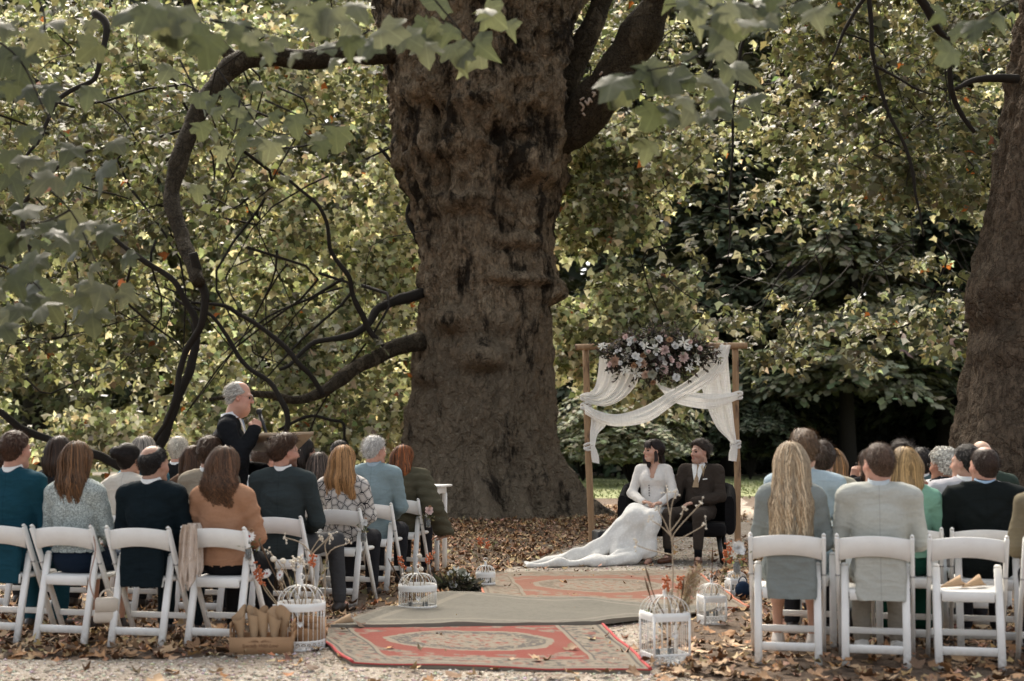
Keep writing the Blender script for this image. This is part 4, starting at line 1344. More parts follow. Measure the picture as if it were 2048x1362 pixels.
# ---------------------------------------------------------------- trees beyond the lawn
def far_tree(name, label, X, Y, H, W, pal, kind, n, seed, size=.34, base=.6, group='trees beyond the lawn', trunk=True):
    rg = np.random.default_rng(seed)
    t = thing(name, label, 'tree', (X, Y, 0), 0, group)
    if trunk:
        mb = MB()
        P = catmull([(0, 0, -.1), (rg.normal() * .1, 0, H * .3), (rg.normal() * .3, 0, H * .65), (0, 0, H * .95)], 5)
        mb.tube(P, np.linspace(H * .022 + .06, .03, len(P)), 9); mb.build('trunk', M_TWIG, t)
    if kind == 'conifer':
        lv = int(H / .55); pts, nr, tp = [], [], []
        for q in range(lv):
            z = base + (H - base) * q / lv
            R = W * (1 - (z / H) ** 1.3) + .3
            for b in range(11):
                a = rg.random() * 2 * PI; L = R * (.65 + .5 * rg.random())
                k = max(6, int(n / lv / 11))
                s = rg.random(k) ** .6
                dr = np.array([math.cos(a), math.sin(a), 0]); sd = np.array([-dr[1], dr[0], 0])
                zz = z + .25 * np.sin(s * 2.2) - .55 * s ** 2 * (1 + .3 * rg.normal())
                w = (rg.random(k) - .5) * L * .5 * (1.1 - s * .7)
                pts.append(np.stack([dr[0] * L * s + sd[0] * w, dr[1] * L * s + sd[1] * w, zz + rg.normal(size=k) * .08 - np.abs(w) * .15], -1))
                nr.append(np.array([0, 0, 1.0]) + dr * .3 + rg.normal(size=(k, 3)) * .28)
                tp.append(dr + sd * np.sign(w)[:, None] * .8 + np.array([0, 0, -.35]) + rg.normal(size=(k, 3)) * .25)
        p, nr, tp = np.concatenate(pts), np.concatenate(nr), np.concatenate(tp)
        sz = size * (.5 + .8 * rg.random(len(p)))
        o = leaf_cloud('crown', p, nr, tp, sz, palette(len(p), pal, .4, rg), TS, M_NEEDLE, t)
    else:
        nc = n // 22
        u = rg.normal(size=(nc, 3)); u /= np.linalg.norm(u, axis=1)[:, None]
        rr = rg.random(nc) ** .4
        C = u * rr[:, None] * np.array([W, W, (H - base) / 2]) + np.array([0, 0, base + (H - base) / 2])
        C = C * (1 + .10 * fbm(C + X, .5, 2, seed)[:, None])
        p, nr, tp = crown_points(C, 22, .42, rg, .5)
        p[:, 2] = np.maximum(p[:, 2], .1)
        o = leaf_cloud('crown', p, nr, tp, size * (.55 + .75 * rg.random(len(p))), palette(len(p), pal, .4, rg, [(.004, (.28, .10, .03))]), T3, M_LEAF, t)
    o['kind'] = 'stuff'
    return t
LIME = [(.15, .155, .078), (.11, .118, .058), (.20, .195, .105)]
OLIVE = [(.080, .085, .042), (.060, .066, .032), (.10, .10, .052)]
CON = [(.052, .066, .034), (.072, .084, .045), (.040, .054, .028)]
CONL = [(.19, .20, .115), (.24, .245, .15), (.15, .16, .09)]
HEDGE_SHADE = [(.014, .018, .011), (.020, .025, .015)]  # hedge leaves, deep shade put into the colour
far_tree('broadleaf_tree', 'pale green broadleaf tree far behind the left seats, at the left edge', -17.5, 52, 19, 6.5, LIME, 'b', 19000, 301, .32)
far_tree('broadleaf_tree', 'pale green broadleaf tree far behind the officiant', -9.5, 54, 21, 6.5, LIME, 'b', 20000, 302, .32)
far_tree('broadleaf_tree', 'olive broadleaf tree far behind the left flank of the great trunk', -3.5, 58, 24, 6.5, OLIVE + LIME[:1], 'b', 20000, 303, .33)
far_tree('broadleaf_tree', 'tall olive broadleaf tree far behind the flower arch', 4.5, 61, 26, 6.5, OLIVE, 'b', 18000, 304, .34, base=10)
far_tree('broadleaf_tree', 'tall olive broadleaf tree rising over the dark conifers', 12.5, 63, 27, 7.5, OLIVE, 'b', 19000, 305, .34, base=11)
far_tree('broadleaf_tree', 'olive broadleaf tree behind the trunk at the right edge', 20.5, 60, 25, 7, OLIVE, 'b', 15000, 306, .34, base=9)
far_tree('conifer_tree', 'dark drooping conifer just right of the great trunk', 4.0, 52, 9.5, 3.6, CON, 'conifer', 7000, 311, .46)
far_tree('conifer_tree', 'dark drooping conifer behind the flower arch', 8.0, 53, 13.5, 4.6, CON + CONL[:1], 'conifer', 9000, 312, .50, base=2.0)
far_tree('conifer_tree', 'soft grey-green conifer with spreading boughs above the right guests', 11.8, 50, 12.5, 5.0, CONL, 'conifer', 11500, 313, .46, base=3.2)
far_tree('conifer_tree', 'dark conifer filling the gap beside the right trunk', 16.2, 53, 14.5, 4.6, CON, 'conifer', 8500, 314, .50, base=2.2)
far_tree('conifer_tree', 'dark conifer half hidden by the right trunk', 20.5, 51, 13, 4.2, CON, 'conifer', 6500, 315, .50, base=2)
# hedge under the conifers; its near-black colour stands in for deep shade
rg2 = np.random.default_rng(55)
def hedge(label, x0, x1, y, H, dpt, n, seed, pal=HEDGE_SHADE):
    t = thing('hedge', label, 'hedge', ((x0 + x1) / 2, y, 0))
    L = x1 - x0
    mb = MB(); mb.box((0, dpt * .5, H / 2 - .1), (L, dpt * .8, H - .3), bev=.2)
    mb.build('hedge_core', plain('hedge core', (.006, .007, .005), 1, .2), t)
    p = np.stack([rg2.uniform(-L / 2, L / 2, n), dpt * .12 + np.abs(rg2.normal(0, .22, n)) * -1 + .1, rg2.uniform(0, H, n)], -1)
    p[:, 1] += .25 * fbm(p, .7, 2, seed)
    nr = rg2.normal(size=p.shape) * .6 + np.array([0, -.5, .4]); tp = rg2.normal(size=p.shape) * .5 + np.array([0, -.2, -.5])
    o = leaf_cloud('foliage', p, nr, tp, .26 * (.5 + rg2.random(n)), palette(n, pal, .5, rg2), T3, M_NEEDLE, t); o['kind'] = 'stuff'
hedge('tall hedge coloured as deep shade beneath the conifers behind the right guests', 5.0, 24.0, 55.5, 4.6, 2.2, 5200, 61)
hedge('dark hedge low behind the great trunk and the arch', -2.0, 5.0, 56.5, 3.6, 2.0, 2600, 62, HEDGE_SHADE + CON[:1])
# far wood closing the view
rg3 = np.random.default_rng(91)
n = 26000
p = np.stack([rg3.uniform(-46, 50, n), rg3.uniform(78, 90, n), rg3.uniform(0, 34, n)], -1)
p[:, 1] += 3 * fbm(p, .12, 2, 4)
nr = rg3.normal(size=p.shape) * .6 + np.array([0, -.5, .5]); tp = rg3.normal(size=p.shape) * .5 + np.array([0, -.2, -.5])
pal = palette(n, OLIVE + CON, .4, rg3)
o = leaf_cloud('woodland', p, nr, tp, 1.5 * (.5 + rg3.random(n)), pal, T3, M_LEAF); tag(o, kind='stuff')

# feathery shrub behind the couple: arching fronds
def frond_shrub(name, label, X, Y, H, W, nf, pal, seed, parent_group=None):
    rg = np.random.default_rng(seed)
    t = thing(name, label, 'shrub', (X, Y, 0), 0, parent_group)
    pts, nr, tp, sz = [], [], [], []
    mb = MB()
    for q in range(nf):
        a = rg.random() * 2 * PI; r = W * (.45 + .6 * rg.random()); h = H * (.35 + .65 * rg.random())
        p = catmull([(0, 0, 0), (math.cos(a) * r * .35, math.sin(a) * r * .35, h * .75), (math.cos(a) * r * .75, math.sin(a) * r * .75, h), (math.cos(a) * r * 1.15, math.sin(a) * r * 1.15, h * .82)], 5)
        mb.tube(p, .012, 4, cap=False)
        T = np.gradient(p, axis=0)
        for k in range(5, len(p)):
            tt = T[k] / np.linalg.norm(T[k]); sd = np.cross(tt, (0, 0, 1)); sd /= np.linalg.norm(sd) + 1e-6
            for sg in (-1, 1):
                for w in range(3):
                    pts.append(p[k] + rg.normal(size=3) * .04); nr.append(np.cross(sd, tt) * (1) + rg.normal(size=3) * .25 + np.array([0, 0, .5])); tp.append(sd * sg + tt * .5 + rg.normal(size=3) * .2); sz.append(.34 * (1.15 - k / len(p) * .6) * (.6 + .6 * rg.random()))
    mb.build('stems', M_TWIG, t)['kind'] = 'stuff'
    o = leaf_cloud('fronds', np.array(pts), np.array(nr), np.array(tp), np.array(sz), palette(len(pts), pal, .35, rg), TS, M_NEEDLE, t); o['kind'] = 'stuff'
FERN = [(.32, .33, .21), (.26, .275, .16), (.40, .40, .27)]
frond_shrub('fern_shrub', 'feathery pale green shrub behind the bride', at(1262, 900, 42).x, 42, 2.7, 2.1, 190, FERN, 71)
frond_shrub('fern_shrub', 'small feathery shrub beside the great trunk', at(1165, 900, 46).x, 46, 2.2, 1.3, 60, CONL + FERN[:1], 72)
frond_shrub('fern_shrub', 'dark ferny shrub right of the arch', at(1500, 900, 48).x, 48, 2.6, 1.6, 60, CON, 73)

# ---------------------------------------------------------------- fallen leaves, pebbles
DRY = [(.30, .175, .088), (.40, .265, .150), (.21, .118, .060), (.125, .074, .043), (.48, .335, .205), (.34, .175, .075)]
def in_frame(X, Y, m=.6): return np.abs(X) < Y * (1024 / FPX) + m
n = 135000
X = rg.uniform(-12, 13, n); Y = 7.5 + 21 * rg.random(n) ** 1.15
on = inside(PATH_POLY, X, Y)
q = np.stack([X, Y, 0 * X], -1)
patch = fbm(q, .8, 3, 3)
dens = np.where(on, np.where(patch > .45, .10, .035), .62 + .40 * patch)
RUGQ = [[tuple(ground(x, y))[:2] for x, y in q] for q in (((705, 1334), (1305, 1350), (1160, 1246), (640, 1262)), ((662, 1262), (1190, 1258), (1452, 1226), (900, 1192)), ((978, 1206), (1500, 1222), (1385, 1146), (945, 1150)))]
onrug = inside(RUGQ[0], X, Y) | inside(RUGQ[1], X, Y) | inside(RUGQ[2], X, Y)
dtree = np.hypot(X + .45, Y - DT)
dens = np.where(onrug, .016, dens)
dens = np.where(dtree < 4.5, .95, dens)
dens = np.where(Y > 26.5, dens * .3, dens)
ok = (rg.random(n) < dens) & in_frame(X, Y, 2.6) & (dtree > 1.75)
X, Y = X[ok], Y[ok]; n = len(X); dtree = dtree[ok]
zz = .006 + .030 * rg.random(n) ** 2 + np.where(dtree < 4, .05 * rg.random(n), 0)
size = .045 + .055 * rg.random(n)
order = np.argsort(-size / Y * in_frame(X, Y, .0))
first, rest = order[:300], order[300:]
nr = rg.normal(size=(n, 3)) * np.array([.33, .33, 0]) + np.array([0, 0, 1]); tp = rg.normal(size=(n, 3)) * np.array([1, 1, .1])
cols = palette(n, DRY, .35, rg)
P = np.stack([X, Y, zz], -1)
o = leaf_cloud('leaf_litter', P[rest], nr[rest], tp[rest], size[rest], cols[rest], TD, M_DRY); tag(o, kind='stuff')
# the nearest leaves one by one
T5o = [(0, 0), (-.16, -.05), (-.42, -.06), (-.40, .10), (-.62, .30), (-.50, .46), (-.30, .50), (-.26, .74), (0, 1.0), (.24, .76), (.31, .50), (.52, .44), (.60, .32), (.41, .10), (.44, -.04), (.15, -.05)]
def leaf5(curl, seed):
    r = np.random.default_rng(seed)
    O = np.array(T5o) * (1 + .10 * r.normal(size=(16, 2)))
    c = np.array([[0, .34]])
    P2 = np.concatenate([O, c])
    d = np.hypot(P2[:, 0], P2[:, 1] - .34)
    z = curl * d ** 2 + .05 * r.normal(size=17)
    z[-1] = .02
    V = np.concatenate([P2, z[:, None]], 1)
    F = np.array([(16, i, (i + 1) % 16) for i in range(16)])[:, ::-1]
    return V, F
dry_mats = [plain('dry leaf', c, .75, .35, 26, .25) for c in DRY]
dl = [[make_mesh('leaf', *leaf5(.5 * (1 if k % 2 else -.35) , 500 + k), dry_mats[mi], True) for k in range(4)] for mi in range(len(DRY))]
for c_, i in enumerate(first):
    o = link('leaf', dl[rg.integers(0, len(DRY))][rg.integers(0, 4)], GROUND, (X[i], Y[i], zz[i] + .01), (rg.normal() * .25, rg.normal() * .25, rg.random() * 2 * PI), float(size[i]) * .95)
# pebbles
n = 30000
X = rg.uniform(-5, 5, n); Y = 8.0 + 12 * rg.random(n) ** 1.5
ok = inside(PATH_POLY, X, Y) & in_frame(X, Y, .3)
X, Y = X[ok], Y[ok]; n = len(X)
oc = np.array([(1, 0, 0), (-1, 0, 0), (0, 1, 0), (0, -1, 0), (0, 0, 1), (0, 0, -.6)], float)
of = np.array([(0, 2, 4), (2, 1, 4), (1, 3, 4), (3, 0, 4), (2, 0, 5), (1, 2, 5), (3, 1, 5), (0, 3, 5)])
s = (.006 + .010 * rg.random(n))[:, None, None]
V = oc[None] * s * (np.array([1, 1, .6]) * (.7 + .6 * rg.random((n, 1, 3)))) + np.stack([X, Y, .006 + 0 * X], -1)[:, None]
cc = np.repeat(palette(n, [(.46, .40, .33), (.58, .53, .46), (.33, .27, .21), (.24, .19, .14)], .25, rg), 6, 0)
o = link('gravel', make_mesh('gravel', V.reshape(-1, 3), (of[None] + (np.arange(n) * 6)[:, None, None]).reshape(-1, 3), leaf_mat('pebble', trans=0, rough=.85), True, cc)); tag(o, kind='stuff')

# ---------------------------------------------------------------- leafy sprays hanging close to the camera
GL = [(.080, .090, .048), (.110, .118, .066), (.060, .070, .036), (.150, .155, .095)]
def vein_leaf_mat(c, k):
    m, nt, b = new_mat('plane leaf blade')
    v = coords(nt)
    n1 = noise(nt, v, 6, 4, .6)
    col = mixc(nt, n1, [x * .75 for x in c], [x * 1.3 for x in c])
    sx = nt.nodes.new('ShaderNodeSeparateXYZ'); nt.links.new(v, sx.inputs[0])
    ang = mth(nt, 'ARCTAN2', sx.outputs[0], sx.outputs[1])
    w = mth(nt, 'ABSOLUTE', mth(nt, 'SUBTRACT', mth(nt, 'PINGPONG', mth(nt, 'ABSOLUTE', ang), .42), 0.0))
    col = mixc(nt, ramp(nt, w, [(.0, .55), (.05, 0)]), col, [min(1, x * 1.9) for x in c])
    nt.links.new(col, b.inputs['Base Color'])
    b.inputs['Roughness'].default_value = .5
    tr = nt.nodes.new('ShaderNodeBsdfTranslucent'); nt.links.new(mixc(nt, 1.0, col, (1.2, 1.2, .95), 'MULTIPLY'), tr.inputs['Color'])
    mx = nt.nodes.new('ShaderNodeMixShader'); mx.inputs[0].default_value = .45
    nt.links.new(b.outputs[0], mx.inputs[1]); nt.links.new(tr.outputs[0], mx.inputs[2])
    nt.links.new(mx.outputs[0], nt.nodes['Material Output'].inputs['Surface'])
    return m
near_m = [vein_leaf_mat(c, i) for i, c in enumerate(GL)]
red_m = vein_leaf_mat((.33, .10, .035), 9)
nl = [[make_mesh('leaf', *leaf5(-.35 - .25 * (k % 2), 700 + k), m_, True) for k in range(4)] for m_ in near_m]
nl_shaded = [[make_mesh('leaf', *leaf5(-.35 - .25 * (k % 2), 760 + k), m_, True) for k in range(4)] for m_ in [vein_leaf_mat(c, 0) for c in ((.055, .062, .032), (.075, .08, .043), (.043, .05, .026), (.10, .102, .06))]]  # darker copies of the near leaves: far-left shade put into the colour
nred = make_mesh('leaf', *leaf5(-.5, 733), red_m, True)
def spray(label, stems, leaves, seed, n_extra=0, spread=(0, 0, 0, 0), pal=None):
    """stems: list of (pixel polyline, D); leaves: (px,py,D,size px, spin)"""
    r = np.random.default_rng(seed)
    stems = [(pl_, D_ * 1.3) for pl_, D_ in stems]; leaves = [(e_[0], e_[1], e_[2] * 1.3) + tuple(e_[3:]) for e_ in leaves]
    t = thing('leafy_branch', label, 'branch', tuple(at(*stems[0][0][0], stems[0][1])), 0, 'leafy branches hanging near the camera')
    org = np.array(t.location)
    for pl, D in stems:
        P = catmull([at(x, y, D) for x, y in pl], 5) - org
        mb = MB(); mb.tube(P, np.linspace(.007, .0025, len(P)), 6); mb.build('stem', M_TWIG, t)
    L = list(leaves)
    for q in range(n_extra):
        pl, D = stems[r.integers(0, len(stems))]
        k = r.integers(1, len(pl)); f = r.random()
        x = pl[k - 1][0] * (1 - f) + pl[k][0] * f; y = pl[k - 1][1] * (1 - f) + pl[k][1] * f
        L.append((x + r.normal() * spread[0], y + abs(r.normal()) * spread[1], D + r.normal() * spread[2], spread[3] * (.6 + .7 * r.random()), r.normal() * 40, False))
    for e in L:
        x, y, D, s, spin = e[:5]
        is_red = len(e) > 5 and e[5]
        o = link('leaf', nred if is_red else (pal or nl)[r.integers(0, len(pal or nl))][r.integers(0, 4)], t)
        sz = s * .86 / FPX * D
        tipd = np.array([math.sin(math.radians(spin)), -.25 + r.normal() * .35, -math.cos(math.radians(spin))]); tipd /= np.linalg.norm(tipd)
        nrm = np.array([r.normal() * .45, -.85, .55 + r.normal() * .35]); nrm -= tipd * (nrm @ tipd); nrm /= np.linalg.norm(nrm)
        xx = np.cross(tipd, nrm)
        o.matrix_local = Matrix.Translation(Vector(np.array(at(x, y, D)) - org)) @ Matrix(np.stack([xx, tipd, nrm], 1).tolist()).to_4x4() @ Matrix.Scale(sz, 4)
    return t
spray('blurred branch of big pale leaves drooping at the top left', [([(250, -60), (300, 0), (340, 20), (420, 40)], 4.4), ([(340, 20), (300, 40), (260, 60)], 4.3), ([(420, 40), (520, 60), (600, 80)], 4.6)],
      [(310, 5, 4.3, 120, -35), (350, 10, 4.3, 100, 20), (290, 15, 4.4, 90, -60), (335, 45, 4.4, 80, 5), (480, 40, 4.6, 70, 10), (620, 10, 4.5, 95, 25), (660, 15, 4.5, 95, -10), (700, 0, 4.6, 80, 40)], 81, 14, (70, 14, .4, 70))
spray('leafy plane branch fanning across the top of the great trunk', [([(560, -40), (640, 20), (740, 60), (830, 95)], 5.2), ([(820, -60), (870, 0), (920, 60), (950, 95)], 5.4), ([(740, 60), (690, 90), (640, 100)], 5.2)],
      [(760, 50, 5.0, 95, 55), (800, 70, 5.2, 80, 60), (850, 80, 5.3, 70, 10), (905, 85, 5.4, 75, 20), (945, 80, 5.4, 70, 50), (930, 100, 5.4, 60, -20), (970, 20, 5.4, 75, 60), (705, 70, 5.0, 60, -20)], 82, 22, (60, 14, .4, 60))
spray('drooping leafy branch in front of the bent limb', [([(430, 130), (480, 200), (530, 260), (600, 270)], 6.6), ([(530, 200), (620, 240), (680, 260)], 6.6), ([(480, 200), (470, 260), (455, 300)], 6.5), ([(360, 120), (400, 200), (420, 240)], 6.6)],
      [(535, 275, 6.5, 65, 5), (490, 270, 6.6, 55, -20), (672, 255, 6.5, 70, 0), (400, 245, 6.6, 50, 10), (560, 270, 6.6, 45, 30), (480, 215, 6.6, 60, -10), (410, 200, 6.6, 55, 30), (395, 370, 6.6, 45, 0), (570, 350, 6.6, 30, 10)], 83, 22, (60, 30, .5, 46))
spray('leafy branch with shade-dark leaves covering the far left', [([(-40, 60), (40, 120), (100, 240), (160, 300)], 5.6), ([(-30, 300), (60, 350), (140, 420), (190, 520), (215, 575)], 5.8), ([(-20, 520), (60, 560), (90, 590)], 6.0), ([(60, -40), (90, 40), (70, 110)], 5.4), ([(140, 420), (100, 440), (40, 450)], 5.8)],
      [(205, 565, 5.7, 75, 0), (180, 590, 5.7, 60, -70), (240, 580, 5.7, 60, 60), (90, 590, 6.0, 65, -20), (150, 290, 5.6, 70, -20), (110, 320, 5.6, 60, -50), (105, 345, 5.7, 40, 10, True), (100, 370, 5.7, 30, -20, True), (238, 560, 5.8, 26, 10, True), (20, 300, 5.6, 60, 0)], 84, 70, (70, 45, .8, 66), pal=nl_shaded + nl_shaded + nl[:1])
spray('pale leafy branch hanging right of the great trunk', [([(1480, -60), (1440, 60), (1380, 120), (1300, 140), (1230, 150)], 5.0), ([(1440, 60), (1420, 140), (1400, 220)], 5.1), ([(1480, -40), (1400, 0), (1330, 10)], 5.0)],
      [(1230, 150, 4.9, 95, -20), (1290, 130, 5.0, 85, 20), (1340, 140, 5.0, 90, 0), (1385, 200, 5.1, 90, -10), (1330, 210, 5.1, 75, 30), (1420, 150, 5.0, 90, 30), (1300, 280, 5.2, 60, -10), (1430, 190, 5.1, 60, 50), (1250, 180, 5.0, 60, -40)], 85, 34, (60, 30, .4, 66))
spray('pale leafy branch at the top right above the conifers', [([(1420, -40), (1500, 10), (1560, 30)], 4.8), ([(2060, -20), (1980, 30), (1930, 80), (1900, 110)], 5.0), ([(1660, -40), (1600, 0), (1540, 20)], 4.9)],
      [(1905, 90, 4.9, 75, -30), (1950, 40, 5.0, 65, -10), (1990, 20, 5.0, 60, 30), (1890, 20, 5.0, 50, -40), (1480, 5, 4.8, 70, -30), (1540, 10, 4.8, 70, 10), (1590, 0, 4.9, 60, 40)], 86, 16, (50, 16, .4, 55))
# ---------------------------------------------------------------- rugs
def rug_material(name, field, cream, dark, medallion=True, fade=.25, band=True):
    m, nt, b = new_mat(name)
    uv = coords(nt, 'UV')
    s = nt.nodes.new('ShaderNodeSeparateXYZ'); nt.links.new(uv, s.inputs[0])
    u, v = s.outputs[0], s.outputs[1]
    du = mth(nt, 'SUBTRACT', .5, mth(nt, 'ABSOLUTE', mth(nt, 'SUBTRACT', u, .5)))
    dv = mth(nt, 'SUBTRACT', .5, mth(nt, 'ABSOLUTE', mth(nt, 'SUBTRACT', v, .5)))
    d = mth(nt, 'MINIMUM', du, dv)
    big = noise(nt, uv, 15, 3, .6); fine = noise(nt, uv, 42, 3, .65); huge = noise(nt, uv, 3, 3, .6)
    flor = ramp(nt, big, [(.50, 0), (.55, 1)])
    flor2 = ramp(nt, fine, [(.52, 0), (.58, 1)])
    fld = mixc(nt, mth(nt, 'MULTIPLY', flor, .75), field, cream)
    fld = mixc(nt, mth(nt, 'MULTIPLY', mth(nt, 'MULTIPLY', flor2, flor), .8), fld, dark)
    if medallion:
        x = mth(nt, 'DIVIDE', mth(nt, 'SUBTRACT', u, .5), .26); y = mth(nt, 'DIVIDE', mth(nt, 'SUBTRACT', v, .5), .20)
        r = mth(nt, 'SQRT', mth(nt, 'ADD', mth(nt, 'POWER', mth(nt, 'ABSOLUTE', x), 2.0), mth(nt, 'POWER', mth(nt, 'ABSOLUTE', y), 2.0)))
        r = mth(nt, 'ADD', r, mth(nt, 'MULTIPLY', mth(nt, 'SUBTRACT', big, .5), .25))
        # plain ground around the medallion
        fld = mixc(nt, ramp(nt, r, [(1.32, 1), (1.42, 0)]) if False else mth(nt, 'LESS_THAN', r, 1.45), fld, field)
        fld = mixc(nt, mth(nt, 'LESS_THAN', r, 1.06), fld, cream)
        fld = mixc(nt, mth(nt, 'LESS_THAN', r, .96), fld, mixc(nt, flor2, dark, cream))
        inner = mixc(nt, flor2, cream, mixc(nt, flor, field, dark))
        fld = mixc(nt, mth(nt, 'LESS_THAN', r, .72), fld, inner)
    if band:
        bd = mixc(nt, ramp(nt, noise(nt, uv, 30, 3, .65), [(.42, 0), (.52, 1)]), dark, cream)
        bd = mixc(nt, mth(nt, 'MULTIPLY', ramp(nt, noise(nt, uv, 22, 2), [(.56, 0), (.62, 1)]), .7), bd, field)
        fld = mixc(nt, mth(nt, 'LESS_THAN', d, .165), fld, cream)
        fld = mixc(nt, mth(nt, 'LESS_THAN', d, .152), fld, dark)
        fld = mixc(nt, mth(nt, 'LESS_THAN', d, .145), fld, bd)
        fld = mixc(nt, mth(nt, 'LESS_THAN', d, .040), fld, cream)
        fld = mixc(nt, mth(nt, 'LESS_THAN', d, .026), fld, dark)
        fld = mixc(nt, mth(nt, 'LESS_THAN', d, .016), fld, cream)
    else:
        fld = mixc(nt, mth(nt, 'LESS_THAN', d, .12), field, cream)
        fld = mixc(nt, mth(nt, 'LESS_THAN', d, .085), fld, mixc(nt, flor2, field, dark))
        fld = mixc(nt, mth(nt, 'MULTIPLY', mth(nt, 'LESS_THAN', .13, d), mth(nt, 'MULTIPLY', flor2, .45)), fld, dark)
        fld = mixc(nt, mth(nt, 'LESS_THAN', d, .025), fld, cream)
    worn = mixc(nt, mth(nt, 'MULTIPLY', huge, fade * 1.6), fld, [x * .9 for x in cream])
    worn = mixc(nt, noise(nt, uv, 260, 2), mixc(nt, 1.0, worn, (.72, .72, .72), 'MULTIPLY'), mixc(nt, 1.0, worn, (1.2, 1.2, 1.2), 'MULTIPLY'))
    nt.links.new(worn, b.inputs['Base Color'])
    b.inputs['Roughness'].default_value = .95
    b.inputs['Specular IOR Level'].default_value = .1
    bump(nt, b, mth(nt, 'ADD', noise(nt, uv, 300, 2), mth(nt, 'MULTIPLY', noise(nt, uv, 9, 3), 1.2)), .5, .012)
    return m
def rug(label, corners, mat, z, seed, wav=.008, bind=None, n=44):
    """corners: front-left, front-right, back-right, back-left (x,y)"""
    c = np.array(corners, float); ctr = c.mean(0)
    t = thing('rug', label, 'rug', (ctr[0], ctr[1], z), 0, 'rugs laid along the aisle')
    a = np.linspace(0, 1, n)
    U, Vv = np.meshgrid(a, a, indexing='ij')
    P = ((1 - U) * (1 - Vv))[..., None] * c[0] + (U * (1 - Vv))[..., None] * c[1] + (U * Vv)[..., None] * c[2] + ((1 - U) * Vv)[..., None] * c[3] - ctr
    q = np.concatenate([P, np.zeros(P.shape[:2] + (1,))], -1).reshape(-1, 3)
    P = P + .02 * np.stack([fbm(q + seed, 2.2, 2, seed), fbm(q + seed, 2.2, 2, seed + 4)], -1).reshape(P.shape)
    Z = (.014 + wav * (1 + fbm(q + seed, 2.0, 3, seed + 8))).reshape(U.shape)
    top = np.concatenate([P, Z[..., None]], -1)
    mb = MB(); mb.grid(top)
    edge = np.concatenate([top[:, 0], top[-1, 1:], top[::-1, -1][1:], top[0, ::-1][1:]])
    low = edge.copy(); low[:, 2] = .001
    mb.grid(np.stack([low, edge]))
    mb.U[-1] = np.full((len(edge) * 2, 2), .004)
    mb.build('pile', mat, t, uv=True)
    if bind:
        for side in (top[0], top[-1]):
            m2 = MB(); m2.tube(side + np.array([0, 0, .001]), .012, 6, flat=.7); m2.build('edge_binding', bind, t)
        m2 = MB(); m2.tube(top[:, 0] + np.array([0, 0, -.006]), .008, 6, flat=.6); m2.build('edge_binding', bind, t)
    return t
RED = (.20, .036, .029); CREAM = (.22, .19, .15); CHAR = (.075, .07, .068)
BIND = plain('red rug binding', (.36, .045, .045), .9, .2, 30)
def gxy(px, py): return tuple(ground(px, py))[:2]
rug('worn red oriental rug with oval medallion nearest the camera', [gxy(705, 1334), gxy(1305, 1350), (.62, 10.6), (-1.62, 10.55)], rug_material('red oriental rug', RED, CREAM, CHAR), .006, 1, bind=BIND)
rug('plain grey-beige rug lying across the middle of the aisle', [gxy(662, 1262), gxy(1190, 1258), gxy(1452, 1226), gxy(900, 1192)], rug_material('grey beige rug', (.150, .143, .122), (.21, .192, .16), (.10, .097, .084), False, .35, False), .022, 2, wav=.014)
rug('faded salmon rug with cream border in front of the couple', [gxy(978, 1206), gxy(1500, 1222), gxy(1385, 1146), gxy(945, 1150)], rug_material('salmon rug', (.235, .082, .055), (.24, .205, .16), (.14, .11, .085), True, .38), .008, 3, bind=plain('salmon binding', (.40, .14, .08), .9, .2, 30))

# ---------------------------------------------------------------- white folding chairs
M_CHAIR = None
def chair_paint():
    m, nt, b = new_mat('white chair paint')
    v = coords(nt)
    n1 = noise(nt, v, 5, 5, .65); n2 = noise(nt, v, 45, 4, .7)
    c = mixc(nt, ramp(nt, n1, [(.35, 0), (.75, 1)]), (.80, .79, .76), (.70, .685, .65))
    c = mixc(nt, ramp(nt, n2, [(.66, 0), (.75, .5)]), c, (.42, .38, .33))
    nt.links.new(c, b.inputs['Base Color'])
    b.inputs['Roughness'].default_value = .42
    sz = nt.nodes.new('ShaderNodeSeparateXYZ'); nt.links.new(v, sz.inputs[0])
    low = mth(nt, 'MULTIPLY', ramp(nt, sz.outputs[2], [(.0, 1), (.12, 0)]), ramp(nt, noise(nt, v, 22, 4, .7), [(.35, 0), (.65, .8)]))
    nt.links.new(mixc(nt, low, c, (.20, .145, .095)), b.inputs['Base Color'])
    bump(nt, b, n2, .06, .004)
    return m
M_CHAIR = chair_paint()
THETA = math.radians(13)
CH_GROUP = 'white folding chairs of the guests'
